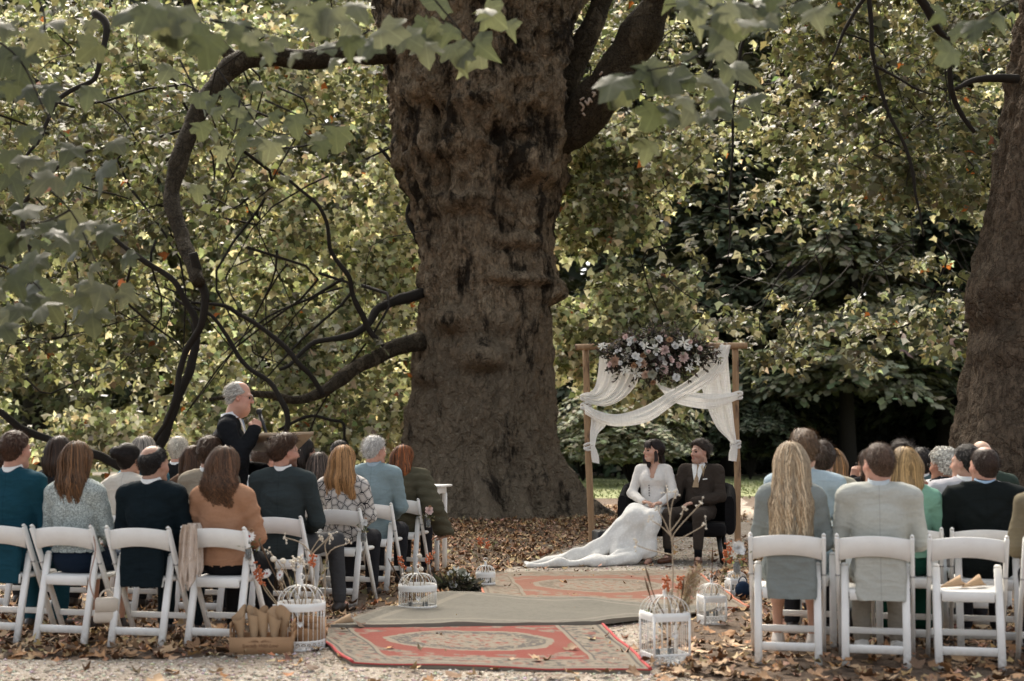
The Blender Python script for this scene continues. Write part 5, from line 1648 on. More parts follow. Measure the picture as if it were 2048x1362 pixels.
def make_chair(loc, rz, label):
    t = thing('folding_chair', label, 'chair', loc, rz, CH_GROUP)
    # seat
    mb = MB(); mb.box((0, .045, .437), (.395, .36, .032), bev=.010); mb.box((0, -.150, .418), (.300, .020, .064), bev=.005)
    mb.build('seat', M_CHAIR, t, smooth=False)
    # curved backrest
    xs = np.linspace(-.205, .205, 17); q = xs / .205
    zt = .755 + .020 * (1 - q * q); zb = .622 + .030 * (1 - q ** 2)
    y0 = -.190 - .022 * (1 - q * q)
    th = .010
    sec = []
    for dy, f in ((-th, .03), (-th * .5, .0), (th * .5, .0), (th, .03), (th, .97), (th * .5, 1.0), (-th * .5, 1.0), (-th, .97)):
        z = zb + (zt - zb) * f
        sec.append(np.stack([xs, y0 + dy - (z - .69) * .28, z], -1))
    G = np.stack(sec, 1)
    mb = MB(); mb.grid(G[:, ::-1], closed=True)
    mb.build('backrest', M_CHAIR, t)
    for s in (-1, 1):
        mb = MB(); x = s * .2175
        mb.bar((x, -.232, .770), (x, .205, 0), .042, .025, up=(1, 0, 0), bev=.006)
        a = np.linspace(0, PI, 8)
        mb.box((x, -.2335, .778), (.025, .036, .022), bev=.010)
        mb.build('front_leg', M_CHAIR, t, smooth=False)
        mb = MB(); x = s * .177
        mb.bar((x, -.090, .585), (x, -.222, 0), .030, .046, up=(1, 0, 0), bev=.006)
        mb.box((x, -.0885, .592), (.046, .028, .026), bev=.011)
        mb.build('rear_leg', M_CHAIR, t, smooth=False)
    mb = MB(); mb.bar((-.156, -.199, .105), (.156, -.199, .105), .050, .018, up=(0, 1, .2), bev=.004); mb.build('stretcher', M_CHAIR, t, smooth=False)
    mb = MB(); mb.bar((-.206, .108, .175), (.206, .108, .175), .040, .016, up=(0, 1, 0), bev=.004); mb.build('stretcher', M_CHAIR, t, smooth=False)
    for s in (-1, 1):
        mb = MB(); mb.tube([(s * .205, -.115, .53), (s * .2335, -.115, .53)], .007, 8)
        mb.build('bolt', plain('zinc', (.4, .4, .4), .35, metal=1.0), t)
    return t
CHAIR0 = None
def chair(x, y, rz, label):
    global CHAIR0
    if CHAIR0 is None:
        CHAIR0 = make_chair((x, y, 0), rz, label); return CHAIR0
    c = copy_tree(CHAIR0)
    c.location = (x, y, 0); c.rotation_euler = (0, 0, rz); c['label'] = label
    return c

# ---------------------------------------------------------------- guests
W_ = (.72, .72, .70)
def suit(name, col, tail=False, pattern=None, wr=.35, **k):
    d = dict(kind='jacket', mat=fabric(name, col, pattern=pattern, wr=wr, seam=k.pop('seam', True)), shirt=W_, tail=tail, pad=True)
    d.update(k); return d
def blouse(name, col, pattern=None, **k):
    d = dict(kind='top', mat=fabric(name, col, pattern=pattern), shirt=None)
    d.update(k); return d
DARKTR = dict(mat=fabric('dark trousers', (.022, .022, .025)))
BR = (.060, .030, .016); DK = (.016, .011, .009); AUB = (.105, .045, .018); GREY = (.42, .40, .37); WHITEH = (.62, .60, .57); BLONDE = (.42, .29, .15)
ztop = lambda py, D: HCAM + (880 - py) / FPX * D
def guest(px, D, py, chair_label, label, rz=None, dx=0.0, seatchair=True, **k):
    X = (px - 1024) / FPX * D
    r = -THETA + k.pop('turn', 0.0)
    if seatchair:
        chair(X, D, -THETA + random.uniform(-.035, .035), chair_label)
    return person(label, X + dx, D, r, ztop=ztop(py, D) - k.pop('drop', .012), **k)
# ----- left block, last row
guest(36, 9.82, 853, 'white folding chair under the man in the teal suit', 'person in a teal blue suit with short auburn hair at the left edge', seed=1, head=(-14, 0, 0), skin=SKIN_RED,
      hair=dict(style='short', col=(.075, .035, .020), t=.014, L=.026, n=900), top=suit('teal suit', (.012, .052, .075), True, wr=.4), bottom=dict(mat=fabric('teal suit', (.012, .052, .075))))
guest(166, 9.66, 878, 'white folding chair with a bag strap, under the woman in tweed', 'person in a pale tweed jacket with long brown hair, in the last left row', seed=2, sex='f', head=(-6, 0, 4), dx=-.02,
      hair=dict(style='long', col=(.115, .062, .032), len=.30, wide=.105, wave=.012, wf=46, rag=.08, n=760, streak=(1.45, 1.3, 1.1)), top=suit('tweed', (.36, .40, .385), pattern='tweed', shirt=None, lapel=False, hem=.60, pad=False, wide=1.05, amp=.007),
      bottom=dict(kind='skirt', mat=fabric('navy skirt', (.010, .018, .034))))
guest(312, 9.54, 890, 'white folding chair with a dark jacket tail hanging over its seat', 'person in a dark navy suit with a bald crown, in the last left row', seed=3, head=(-18, -4, -3), skin=(.40, .235, .165),
      hair=dict(style='short', col=(.012, .009, .008), t=.009, L=.014, n=900, bald=.062, bc=(0, -.060, .100)), top=suit('navy suit', (.008, .014, .018), True), bottom=dict(mat=fabric('navy suit', (.008, .014, .018))), drop=.0)
guest(462, 9.50, 890, 'white folding aisle chair with a daisy posy and a pale scarf on its back', 'person in a camel sweater with curly dark brown hair at the aisle end', seed=4, sex='f', head=(-12, 0, 3), dx=-.03,
      hair=dict(style='long', col=(.085, .045, .025), len=.26, wide=.115, wave=.030, wrand=False, wf=70, rag=.12, n=1000, w=.0075, amp=.014, thick=.055, streak=(1.7, 1.5, 1.3)), top=blouse('camel wool', (.345, .19, .115), wide=1.06, amp=.010, ns=9, hem=.52, e=.022),
      bottom=dict(mat=fabric('black trousers', (.010, .010, .011))))
# ----- second row from the back
guest(572, 10.85, 862, 'white folding aisle chair under the man in the grey-green blazer', 'person in a grey-green blazer with brown hair and glasses, turned to the right', seed=5, head=(-42, -3, 0), specs=True, skin=SKIN_RED, beard=(.09, .045, .025, .8),
      hair=dict(style='short', col=(.070, .034, .018), t=.018, L=.034, n=950, quiff=.02), top=suit('grey green blazer', (.034, .044, .046), False, wide=1.10), bottom=dict(mat=fabric('grey trousers', (.050, .050, .052))),
      J=dict(KR=(.24, .46, .56), AR=(.30, .40, .12), TR=(.36, .52, .04)))
guest(425, 10.95, 866, 'white folding chair under the man in the taupe jacket', 'person in a taupe jacket with dark brown hair, beside the curly-haired woman', seed=6, head=(-20, 0, 0), hair=dict(style='short', col=BR, t=.016, L=.03), top=suit('taupe linen', (.25, .215, .165)), bottom=DARKTR, lod=1.25)
guest(262, 11.05, 882, 'white folding chair under the woman with a hair clip', 'person in an off-white jacket with dark hair in a clipped bun', seed=7, sex='f', head=(-12, 0, 0), hair=dict(style='bun', col=DK, t=.012, L=.03, bunpos=(-.035, -.115, .055)), top=suit('ivory jacket', (.56, .52, .45), shirt=None, pad=False), bottom=DARKTR, lod=1.25)
guest(124, 11.15, 866, 'white folding chair under the dark-haired guest behind the tweed jacket', 'person with dark brown bobbed hair half hidden behind the woman in tweed', seed=8, sex='f', head=(8, 0, 0), hair=dict(style='bob', col=(.045, .024, .014), len=.17, wide=.075, n=380), top=suit('dark coat', (.020, .020, .022), shirt=None, pad=False), bottom=DARKTR, lod=1.25)
guest(14, 11.3, 892, 'white folding chair behind the teal suit at the left edge', 'person with brown hair barely showing behind the teal suit', seed=9, head=(-10, 0, 0), hair=dict(style='short', col=BR), top=suit('dark coat', (.020, .020, .022)), bottom=DARKTR, lod=1.4)
# ----- third row from the back
guest(690, 12.0, 889, 'white folding aisle chair with a rose posy under the strawberry blonde woman', 'person with long strawberry blonde hair and a black-and-white chain-print blouse', seed=10, sex='f', head=(-16, 0, 0), dx=.0,
      hair=dict(style='long', col=(.40, .215, .090), len=.31, wide=.165, wave=.005, wf=30, rag=.03, n=900, thick=.052, w=.008), top=blouse('chain print blouse', (.58, .54, .50), 'chain', wide=1.08, hem=.50, e=.02), bottom=DARKTR)
guest(528, 12.05, 886, 'white folding chair under the guest with cropped hair', 'person in a white shirt with cropped brown hair, before the lectern', seed=11, head=(-14, 0, 0), skin=SKIN_RED, hair=dict(style='short', col=(.10, .058, .036), t=.005, L=.008, n=900), top=blouse('white shirt', (.62, .63, .63), shirt=(.66, .66, .66)), bottom=DARKTR, lod=1.25)
guest(393, 12.2, 888, 'white folding chair under the brown-bobbed guest', 'person with a smooth brown bob beside the white-haired man', seed=12, sex='f', head=(-14, 0, 0), hair=dict(style='bob', col=(.075, .038, .020), len=.18, wide=.08, n=380), top=blouse('brown top', (.10, .06, .04)), bottom=DARKTR, lod=1.25)
guest(292, 12.3, 867, 'white folding chair under the guest in denim blue', 'person with streaked grey hair and a teal denim shirt behind the bald crown', seed=13, sex='f', head=(-10, 0, 0), hair=dict(style='bob', col=(.26, .23, .20), len=.13, wide=.07, n=380, streak=(1.7, 1.7, 1.7)), top=blouse('teal denim', (.05, .16, .22), wide=1.2, fat=1.1), bottom=DARKTR, lod=1.25)
# ----- fourth row
guest(752, 13.05, 867, 'white folding aisle chair under the man in the pale blue jacket', 'person in a pale blue linen jacket with thick white hair', seed=14, head=(-34, -4, 0), skin=SKIN_RED, specs=True,
      hair=dict(style='short', col=WHITEH, t=.017, L=.03, n=900), top=suit('pale blue linen', (.20, .265, .285), False, wide=1.06, shirt=(.30, .37, .42), hem=.40), bottom=DARKTR)
guest(642, 13.1, 905, 'white folding chair under the guest with a grey-streaked bob', 'person with a short dark bob streaked grey, in a white blouse', seed=15, sex='f', head=(-16, 0, 0), hair=dict(style='bob', col=(.055, .040, .032), len=.16, wide=.075, n=420, streak=(3.0, 3.0, 3.0)), top=blouse('white print blouse', (.60, .58, .56), 'chain'), bottom=DARKTR, lod=1.25)
guest(487, 13.2, 888, 'white folding chair under the guest with curly grey hair', 'person with short wavy silver hair in a pale grey top, before the officiant', seed=16, sex='f', head=(-12, 0, 0), hair=dict(style='curly', col=(.36, .34, .31), t=.022, n=420), top=blouse('pale grey top', (.50, .51, .52)), bottom=DARKTR, lod=1.25)
guest(361, 13.3, 867, 'white folding chair under the white-haired man in black', 'person in a black suit with white hair, left of the officiant', seed=17, head=(-10, 0, 0), skin=SKIN_RED, hair=dict(style='short', col=(.60, .55, .46), t=.012, L=.02), top=suit('black suit', (.012, .013, .014)), bottom=DARKTR, lod=1.25)
guest(610, 13.2, 870, 'white folding chair under the dark-haired guest with glasses', 'person with dark hair and glasses in profile beside the bearded man', seed=18, sex='f', head=(-62, 0, 0), specs=True, hair=dict(style='bob', col=DK, len=.15, wide=.07, n=380), top=blouse('black top', (.014, .014, .015)), bottom=DARKTR, lod=1.25)
# ----- front row of the left block
pf = guest(808, 14.0, 888, 'white folding aisle chair with a pink rose posy under the woman in the puffer coat', 'person in an olive puffer coat with auburn hair, one hand on the chair back', seed=19, sex='f', head=(-24, 0, 8),
      hair=dict(style='bob', col=(.13, .050, .020), len=.21, wide=.10, n=760, streak=(2.4, 1.9, 1.4), wave=.006, thick=.05), top=blouse('olive puffer coat', (.075, .068, .045), puff=True, wide=1.25, fat=1.12, e=.035, hem=.42, sleeve=1.5), bottom=DARKTR, hands=('lap', dict(pose='rest', dir=(-.8, .1, -.1), up=(0, -.3, 1))),
      J=dict(ER=(.33, -.10, .70), WR=(.42, .04, .42), EL=(-.20, -.10, .78), WL=(-.06, -.19, .80)))
guest(684, 14.1, 877, 'white folding chair hidden behind the strawberry blonde woman', 'person with dark hair showing just above the strawberry blonde head', seed=20, head=(-16, 0, 0), hair=dict(style='short', col=DK), top=suit('black suit', (.012, .013, .014)), bottom=DARKTR, lod=1.4)

# ----- right block, last row
guest(1570, 8.86, 880, 'white folding aisle chair with a white rose, under the long blonde hair', 'person with very long wavy blonde hair in a grey-green dress, seen from behind', seed=30, sex='f', head=(8, 0, -2), dx=.03,
      hair=dict(style='long', col=(.50, .39, .26), len=.50, wide=.150, wave=.010, wf=44, rag=.10, n=2300, thick=.050, w=.008, back=.02, streak=(.68, .60, .52)), top=blouse('sage dress', (.205, .225, .215), e=.020, skirted=True, hem=.40, wide=.98, amp=.008, tail=True),
      bottom=dict(kind='skirt', mat=fabric('sage dress', (.205, .225, .215))), shoe=(.55, .5, .45))
guest(1744, 8.74, 881, 'white folding chair with pale jacket tails spread over its seat', 'person in a pale sage blazer with cropped brown hair, head turned left', seed=31, head=(30, -2, 2), dx=.03, skin=SKIN_RED,
      hair=dict(style='short', col=(.105, .062, .040), t=.009, L=.016, n=1100), top=suit('pale sage blazer', (.43, .435, .395), True, wide=1.03, fat=1.0, shirt=(.50, .55, .57), amp=.010, ns=10), bottom=dict(mat=fabric('stone trousers', (.33, .30, .25))), shoe=(.68, .68, .66))
EMPTY = chair((1923 - 1024) / FPX * 8.66, 8.66, -THETA, 'empty white folding chair with two paper cones on its seat')
guest(2108, 8.5, 900, 'white folding chair cut off by the right edge', 'person in an olive sleeve cut off by the right edge of the view', seed=32, head=(20, 0, 0), hair=dict(style='short', col=BR), top=suit('olive jacket', (.16, .135, .09)), bottom=DARKTR, lod=1.3)
# ----- right block, second row
guest(1607, 9.62, 855, 'white folding chair under the man in the powder blue blazer', 'person in a powder blue blazer with tall swept brown hair', seed=33, head=(6, 0, 0), hair=dict(style='short', col=(.150, .090, .050), t=.018, L=.026, n=1000, quiff=.03, lift=.4), top=suit('powder blue blazer', (.34, .42, .46), wide=1.12, shirt=(.5, .48, .42)), bottom=DARKTR)
guest(1806, 9.46, 892, 'white folding chair under the woman in mint green', 'person in a mint green dress with straight blonde hair, beside the pale blazer', seed=34, sex='f', head=(16, 0, 0), hair=dict(style='long', col=(.44, .29, .13), len=.26, wide=.09, n=600, wave=.003, rag=.03), top=blouse('mint dress', (.19, .36, .27), skirted=True, wide=1.12, fat=1.06), bottom=dict(kind='long', mat=fabric('bottle green skirt', (.012, .060, .040))))
guest(1964, 9.34, 888, 'white folding chair under the man in the black suit, behind the empty chair', 'person in a black suit with thinning dark hair, in front of the right trunk', seed=35, head=(28, 0, 0), skin=SKIN_RED, hair=dict(style='short', col=(.045, .026, .018), t=.006, L=.012, n=900, bald=.045, bc=(0, -.02, .125)), top=suit('black suit', (.010, .013, .013), wide=1.08, fat=1.05, shirt=(.30, .42, .55)), bottom=DARKTR)
# ----- right block, further rows
guest(1643, 10.4, 877, 'white folding chair under the man in the beige jacket', 'person in a beige jacket with dark brown hair, behind the powder blue blazer', seed=36, head=(2, 0, 0), hair=dict(style='short', col=(.055, .032, .020), t=.018, L=.034), top=suit('beige jacket', (.34, .31, .24), shirt=(.55, .5, .4)), bottom=DARKTR, lod=1.2)
guest(1928, 10.1, 885, 'white folding chair under the man in pale lavender grey', 'person in a pale lavender grey jacket with dark hair, in profile to the left', seed=37, head=(58, 0, 0), hair=dict(style='short', col=DK, t=.012, L=.02), top=suit('lavender grey jacket', (.42, .41, .43), wide=1.15, fat=1.08), bottom=DARKTR, lod=1.2)
guest(1664, 11.2, 897, 'white folding chair under the woman in dark green', 'person with long light brown hair and a dark green top, beyond the beige jacket', seed=38, sex='f', head=(4, 0, 0), hair=dict(style='long', col=(.20, .12, .06), len=.24, wide=.085, n=520, wave=.008, streak=(1.8, 1.6, 1.3)), top=blouse('dark green top', (.015, .10, .035)), bottom=DARKTR, lod=1.2)
guest(1797, 11.0, 880, 'white folding chair under the woman in the floral top', 'person with dark swept-up hair and a floral blouse, behind the mint dress', seed=39, sex='f', head=(14, 0, 0), hair=dict(style='bun', col=(.032, .020, .014), t=.020, L=.05, bunpos=(.02, -.09, .09)), top=blouse('floral blouse', (.42, .34, .26), 'floral'), bottom=DARKTR, lod=1.2)
guest(1882, 11.0, 896, 'white folding chair under the woman with white curls', 'person with short white curls and a black blouse with white blooms, looking left', seed=40, sex='f', head=(52, 0, 0), specs=True, skin=SKIN_TAN, hair=dict(style='curly', col=(.58, .56, .50), t=.020, n=620, curl=.013), top=blouse('black bloom blouse', (.012, .012, .014), 'bloom'), bottom=DARKTR, lod=1.2)
guest(1737, 11.9, 896, 'white folding chair hidden behind the pale blazer', 'person with glasses and one hand raised to the mouth, left of the pale blazer', seed=41, sex='f', head=(60, 0, 0), specs=True, hair=dict(style='bob', col=BR, len=.14, wide=.07, n=340), top=suit('black jacket', (.014, .014, .016), shirt=None, pad=False), bottom=DARKTR, lod=1.2,
      J=dict(EL=(-.22, .16, .80), WL=(-.13, .17, 1.02)), hands=(dict(pose='hold', dir=(.2, .1, 1), up=(0, -1, 0)), 'lap'))
guest(1838, 11.8, 893, 'white folding chair under the guest in the grey-teal jacket', 'person in a grey-teal jacket half hidden behind the floral blouse', seed=42, head=(20, 0, 0), hair=dict(style='short', col=DK), top=suit('grey teal jacket', (.075, .115, .12)), bottom=DARKTR, lod=1.3)
guest(1958, 11.6, 876, 'white folding chair under the bald man, before the right trunk', 'person in a dark green jacket with a bald head, in front of the right trunk', seed=43, head=(20, 0, 0), skin=(.55, .36, .26), hair=dict(style='short', col=(.2, .17, .14), t=.004, L=.008, bald=.10, bc=(0, .0, .10), n=300), top=suit('dark green jacket', (.035, .050, .040), wide=1.2, fat=1.1), bottom=DARKTR, lod=1.2)

# ---------------------------------------------------------------- officiant, lectern
OX = at(478, 800, 11.2).x - .08
off, oj, oM = person('person standing in a black suit speaking into a microphone, thin grey hair and glasses', OX, 11.2, -PI / 2 + .10, sex='m', old=True, face=True, skin=SKIN_RED, specs=True, seated=False, hs=.95, seed=60, group=None,
    head=(0, -8, 0), hair=dict(style='short', col=(.50, .47, .42), t=.005, L=.026, n=900, comb=(0, -.8, -.5), bald=.085, bc=(0, .055, .105), mess=.25, lift=.12), hands=('lap', dict(pose='grip', dir=(-.5, .25, .75), up=(.75, .45, .3))),
    J=dict(P=(0, 0, .98), C=(0, .0, 1.27), N=(0, .010, 1.485), H=(0, .085, 1.685), SL=(-.19, .005, 1.43), SR=(.19, .005, 1.43), EL=(-.28, .06, 1.14), WL=(-.12, .28, 1.10), ER=(.27, .10, 1.185), WR=(.150, .215, 1.420),
           HL=(-.10, 0, .93), HR=(.10, 0, .93), KL=(-.11, .02, .50), KR=(.11, .02, .50), AL=(-.12, 0, .10), AR=(.12, 0, .10), TL=(-.14, .17, .035), TR=(.14, .17, .035)),
    top=suit('black suit cloth', (.011, .012, .014), False, fat=1.34, wide=1.0, hem=.80, shirt=(.70, .70, .70), vneck=False, e=.02, h=.013), bottom=dict(mat=fabric('black suit cloth', (.011, .012, .014))))
def place_on(root, p): return Vector(p)
mb = MB(); q = oj['WR'] + np.array([-.045, .062, .050])
mdir = np.array([-.35, -.30, .80]); mdir /= np.linalg.norm(mdir)
mb.tube([q - mdir * .17, q - mdir * .02, q + mdir * .07], [.010, .013, .016], 10)
mic = thing('microphone', 'black handheld microphone held to the mouth of the officiant', 'microphone', off.matrix_basis @ Vector(q), off.rotation_euler.z)
mb2 = MB(); mb2.tube([-mdir * .19, -mdir * .02, mdir * .09], [.010, .013, .016], 10); mb2.build('handle', plain('black plastic', (.012, .012, .013), .4), mic)
mb2 = MB(); mb2.lathe([(.002, -.026), (.016, -.022), (.024, -.006), (.025, .008), (.018, .022), (.002, .028)], 14, R=np.array(Vector((0, 0, 1)).rotation_difference(Vector(mdir)).to_matrix())); mb2.V[0] = mb2.V[0] + mdir * .11
mb2.build('grille', plain('mic mesh', (.03, .03, .032), .5, .5, 300, .6, metal=.4), mic)
mb = MB(); cuff = oj['WR'] + (oj['ER'] - oj['WR']) * .03
d = oj['WR'] - oj['ER']; d /= np.linalg.norm(d)
mb.tube([oj['WR'] - d * .055, oj['WR'] - d * .005], [.0475, .044], 16, cap=True); mb.build('shirt_cuff', fabric('shirt', (.72, .72, .70), wr=.1), off)
def shirt_front(root, j, mat_shirt, tie=None, vest=None, open_w=.075):
    """shirt and tie showing between the lapels"""
    N_, C_ = j['N'], j['C']
    fy = lambda z: C_[1] + (.130 if True else 0)
    mb = MB()
    a = N_ + np.array([0, .075, .030]); 
    zs = np.linspace(0, 1, 8); xs = np.linspace(-1, 1, 9)
    G = []
    for u in zs:
        w = open_w * (1 - .86 * u) + .004
        zc = a[2] - u * .25; yc = a[1] + (u ** .7) * (C_[1] + .152 - a[1]) 
        G.append([(a[0] + x * w, yc + .012 * (1 - x * x), zc) for x in xs])
    mb.grid(np.array(G)[:, ::-1]); mb.build('shirt_front', mat_shirt, root)
    if tie is not None:
        mb = MB(); c = np.array([[a[0], a[1] + .022 + u * (C_[1] + .160 - a[1] - .006), a[2] - .005 - u * .25] for u in np.linspace(0, 1, 7)])
        wd = [.012, .020, .015, .020, .026, .032, .036]
        G = [[(p[0] - w, p[1] - .004, p[2]), (p[0], p[1] + .006, p[2]), (p[0] + w, p[1] - .004, p[2])] for p, w in zip(c, wd)]
        mb.grid(np.array(G)[:, ::-1]); mb.build('tie', tie, root)
shirt_front(off, oj, fabric('shirt', (.72, .72, .70), wr=.1), fabric('blue tie', (.20, .26, .34)), open_w=.06)

lt = thing('lectern', 'tilted pale wooden lectern board on a post before the officiant', 'lectern', (at(555, 880, 11.25).x, 11.25, 0))
Lq = [at(478, 893, 11.45), at(586, 905, 11.5), at(628, 863, 11.05), at(522, 866, 11.0)]
o0 = Vector(lt.location)
nrm = (Lq[1] - Lq[0]).cross(Lq[3] - Lq[0]).normalized()
V = np.array([tuple(p - o0) for p in Lq] + [tuple(p - o0 + nrm * .022) for p in Lq])
mb = MB(); mb.add(V, np.array([(3, 2, 1, 0), (4, 5, 6, 7), (0, 1, 5, 4), (1, 2, 6, 5), (2, 3, 7, 6), (3, 0, 4, 7)]))
mb.build('board', plain('pale ply', (.36, .27, .18), .6, .15, 12), lt, smooth=False)
mb = MB(); c = V[:4].mean(0); mb.tube([(c[0], c[1], 0.02), (c[0], c[1], c[2])], .022, 10); mb.build('post', plain('dark wood', (.05, .035, .025), .5), lt)
mb = MB(); mb.box((c[0], c[1], .012), (.36, .36, .02), bev=.006); mb.build('base', plain('dark wood', (.05, .035, .025), .5), lt)

tb = thing('side_table', 'small white wooden table beside the woman in the puffer coat', 'table', (at(842, 970, 14.75).x, 14.75, 0), -THETA)
mb = MB(); mb.box((0, 0, .875), (.56, .42, .022), bev=.006); mb.build('table_top', M_CHAIR, tb, smooth=False)
mb = MB(); mb.box((0, 0, .83), (.46, .32, .065), bev=.004); mb.build('apron', M_CHAIR, tb, smooth=False)
for sx in (-1, 1):
    for sy in (-1, 1):
        mb = MB(); mb.box((sx * .215, sy * .145, .40), (.042, .042, .80), bev=.004); mb.build('leg', M_CHAIR, tb, smooth=False)

# ---------------------------------------------------------------- loveseat and couple
SX, SY, SR_ = at(1352, 1000, 16.0).x, 16.0, PI - math.radians(13)
sofa = thing('loveseat', 'black two-seat loveseat with rounded back under the arch', 'sofa', (SX, SY, 0), SR_)
M_SOFA = fabric('black velvet', (.010, .0095, .010), wr=.25)
s = SD(.02).bx((0, .02, .36), (.565, .31, .075), .05)
V, F = solid(s, .022); link('seat', make_mesh('seat', V, F, M_SOFA), sofa)
a = np.linspace(-1, 1, 41); mb = MB(); G = []
for u in a:
    x = .60 * math.copysign(min(1, abs(u) * 1.22), u); y = -.34 + (max(0, abs(u) - .72) / .28) ** 1.4 * .42
    zt = .865 - (max(0, abs(u) - .70) / .30) ** 2 * .14
    nx = u * .9 if abs(u) > .7 else 0; ny = 1 if abs(u) < .8 else .3
    L = math.hypot(nx, ny); nx, ny = nx / L, ny / L
    sec = []
    for k in np.linspace(0, 2 * PI, 17)[:-1]:
        w, h = .055 * math.copysign(abs(math.cos(k)) ** .7, math.cos(k)), math.copysign(abs(math.sin(k)) ** .5, math.sin(k))
        sec.append((x + (nx if abs(u) > .7 else 0) * w * 1, y - ny * w, .30 + (zt - .30) * (.5 + .5 * h)))
    G.append(sec)
mb.grid(np.array(G), closed=True)
for row in (G[0], G[-1]): pass
mb.add(np.array(G[0]), np.arange(15, -1, -1)[None]); mb.add(np.array(G[-1]), np.arange(16)[None])
mb.build('backrest', M_SOFA, sofa)
for sx in (-1, 1):
    for y0, y1 in ((.24, .30), (-.27, -.34)):
        mb = MB(); mb.tube([(sx * .49, y0, .30), (sx * .53, y1, .0)], [.030, .020], 10); mb.build('leg', plain('black leg', (.012, .011, .010), .35), sofa)
RW = rotz(SR_)
def sofa_pt(x, y): 
    p = RW @ np.array([x, y, 0]); return SX + p[0], SY + p[1]
# groom
gx_, gy_ = sofa_pt(-.27, .02)
GY = math.radians(152)
groom, gj, gM = person('person in a dark brown three-piece suit with tan tie, seated near the bride', gx_, gy_, GY, ztop=ztop(879, 16.0), sex='m', face=True, seed=70, group='bridal couple', head=(-28, 0, 0), skin=(.50, .30, .22), hs=1.02, beard=(.12, .07, .045, .35),
    hair=dict(style='short', col=(.032, .019, .012), t=.018, L=.036, n=1100, mess=.9, quiff=.018, lift=.5), hands=('lap', dict(pose='hold', dir=(.9, .2, -.1), up=(0, 0, 1))), shoe=(.10, .040, .020),
    J=dict(WL=(-.01, .20, .66), EL=(-.25, .02, .72), ER=(.26, .06, .73), WR=(.27, .24, .655), KL=(-.15, .44, .53), KR=(.20, .44, .53), AL=(-.16, .50, .10), AR=(.21, .44, .10), TL=(-.19, .64, .035), TR=(.25, .58, .035)),
    top=suit('brown charcoal suit', (.042, .033, .027), False, shirt=(.70, .70, .70), hem=.47, h=.012, e=.020, vneck=True, fat=1.02, wide=1.08), bottom=dict(mat=fabric('brown charcoal suit', (.042, .033, .027)), cuff=.10))
shirt_front(groom, gj, fabric('shirt', (.72, .72, .70), wr=.1), fabric('tan tie', (.30, .22, .14)), open_w=.075)
mb = MB()   # vest across the belly
s = SD(.05).el(gj['C'] + np.array([0, .012, -.06]), (.150, .112, .13)).el(gj['P'] * .55 + gj['C'] * .45 + np.array([0, .012, 0]), (.145, .112, .13))
V, F = solid(s, .014); c = V[F].mean(1); F = F[(c[:, 1] > .0) & (c[:, 2] > .6) & (c[:, 2] < gj['C'][2] + .07)]
link('waistcoat', make_mesh('waistcoat', V, F, fabric('waistcoat', (.030, .024, .020))), groom)
for q in 'LR':
    d = gj['W' + q] - gj['E' + q]; d /= np.linalg.norm(d)
    mb = MB(); mb.tube([gj['W' + q] - d * .03, gj['W' + q] + d * .008], [.042, .040], 14); mb.build('shirt_cuff', fabric('shirt', (.72, .72, .70), wr=.1), groom)
    mb = MB(); a_ = gj['A' + q]; mb.tube([a_ + np.array([0, 0, -.01]), a_ + np.array([0, -.0, .12])], [.041, .046], 14); mb.build('sock', fabric('black sock', (.01, .01, .011)), groom)
mb = MB(); p0 = gj['C'] + np.array([-.105, .150, .045]); mb.box(p0, (.05, .006, .014), R=rotz(.35) @ roty(.15)); mb.build('pocket_square', fabric('shirt', (.72, .72, .70), wr=.1), groom)
bt = thing('boutonniere', 'dried grass buttonhole pinned on the lapel of the brown suit', 'buttonhole', groom.matrix_basis @ Vector(gj['C'] + np.array([-.085, .155, .105])), GY)
for k in range(7):
    mb = MB(); dv = np.array([random.uniform(-.045, .045), random.uniform(.005, .03), random.uniform(.05, .11)])
    mb.tube([(0, 0, -.03), tuple(dv * .5), tuple(dv)], [.0015, .002, .0045], 5); mb.build('sprig', plain('dried sprig', (.50, .40, .26), .8), bt)
# bride
bx_, by_ = sofa_pt(.25, .04)
BY = math.radians(166)
bride, bj, bM = person('person in a white wedding dress with a long train and black fringed hair, looking left', bx_, by_, BY, ztop=ztop(876, 16.0), sex='f', face=True, seed=71, group='bridal couple', head=(-52, 2, -4), skin=(.52, .31, .225),
    hair=dict(style='pony', col=(.022, .013, .011), t=.014, L=.03, n=900, bunpos=(.0, -.105, .02), fall=((.0, -.04, -.10), (-.05, -.02, -.24)), fringe=True, locks=[((.066, .02, .0), (.012, .02, -.05), (.005, .045, -.12), (-.02, .075, -.19)), ((.062, .035, .01), (.02, .03, -.04), (.03, .05, -.10), (.025, .07, -.15)), ((-.07, .01, .0), (-.01, .0, -.06), (-.01, .01, -.12))]), hands=(dict(pose='lap', dir=(.7, .5, -.1)), dict(pose='lap', dir=(-.8, .45, -.05))), shoe=None,
    J=dict(WL=(-.12, .24, .655), EL=(-.235, .05, .76), WR=(.08, .24, .665), ER=(.235, .04, .75), KL=(-.05, .42, .50), KR=(.14, .42, .50), AL=(-.02, .47, .09), AR=(.16, .48, .09), TL=(.0, .60, .03), TR=(.19, .62, .03)),
    top=blouse('ivory knit', (.66, .63, .58), wr=.3, vneck=True, h=.012, e=.014, hem=.60) if False else dict(kind='top', mat=fabric('ivory knit', (.66, .63, .59), wr=.3), shirt=None, vneck=True, h=.012, e=.014, hem=.60))
Minv = bride.matrix_basis.inverted()
def toB(v): return np.array(Minv @ Vector(v))
s = SD(.07)
hip = bj['P'] + np.array([0, 0, .02])
s.el(hip, (.178, .140, .115)); s.rc(bj['HL'], bj['KL'], .088, .070).rc(bj['HR'], bj['KR'], .088, .072).rc((0.02, .1, .53), (.05, .40, .50), .088, .072)
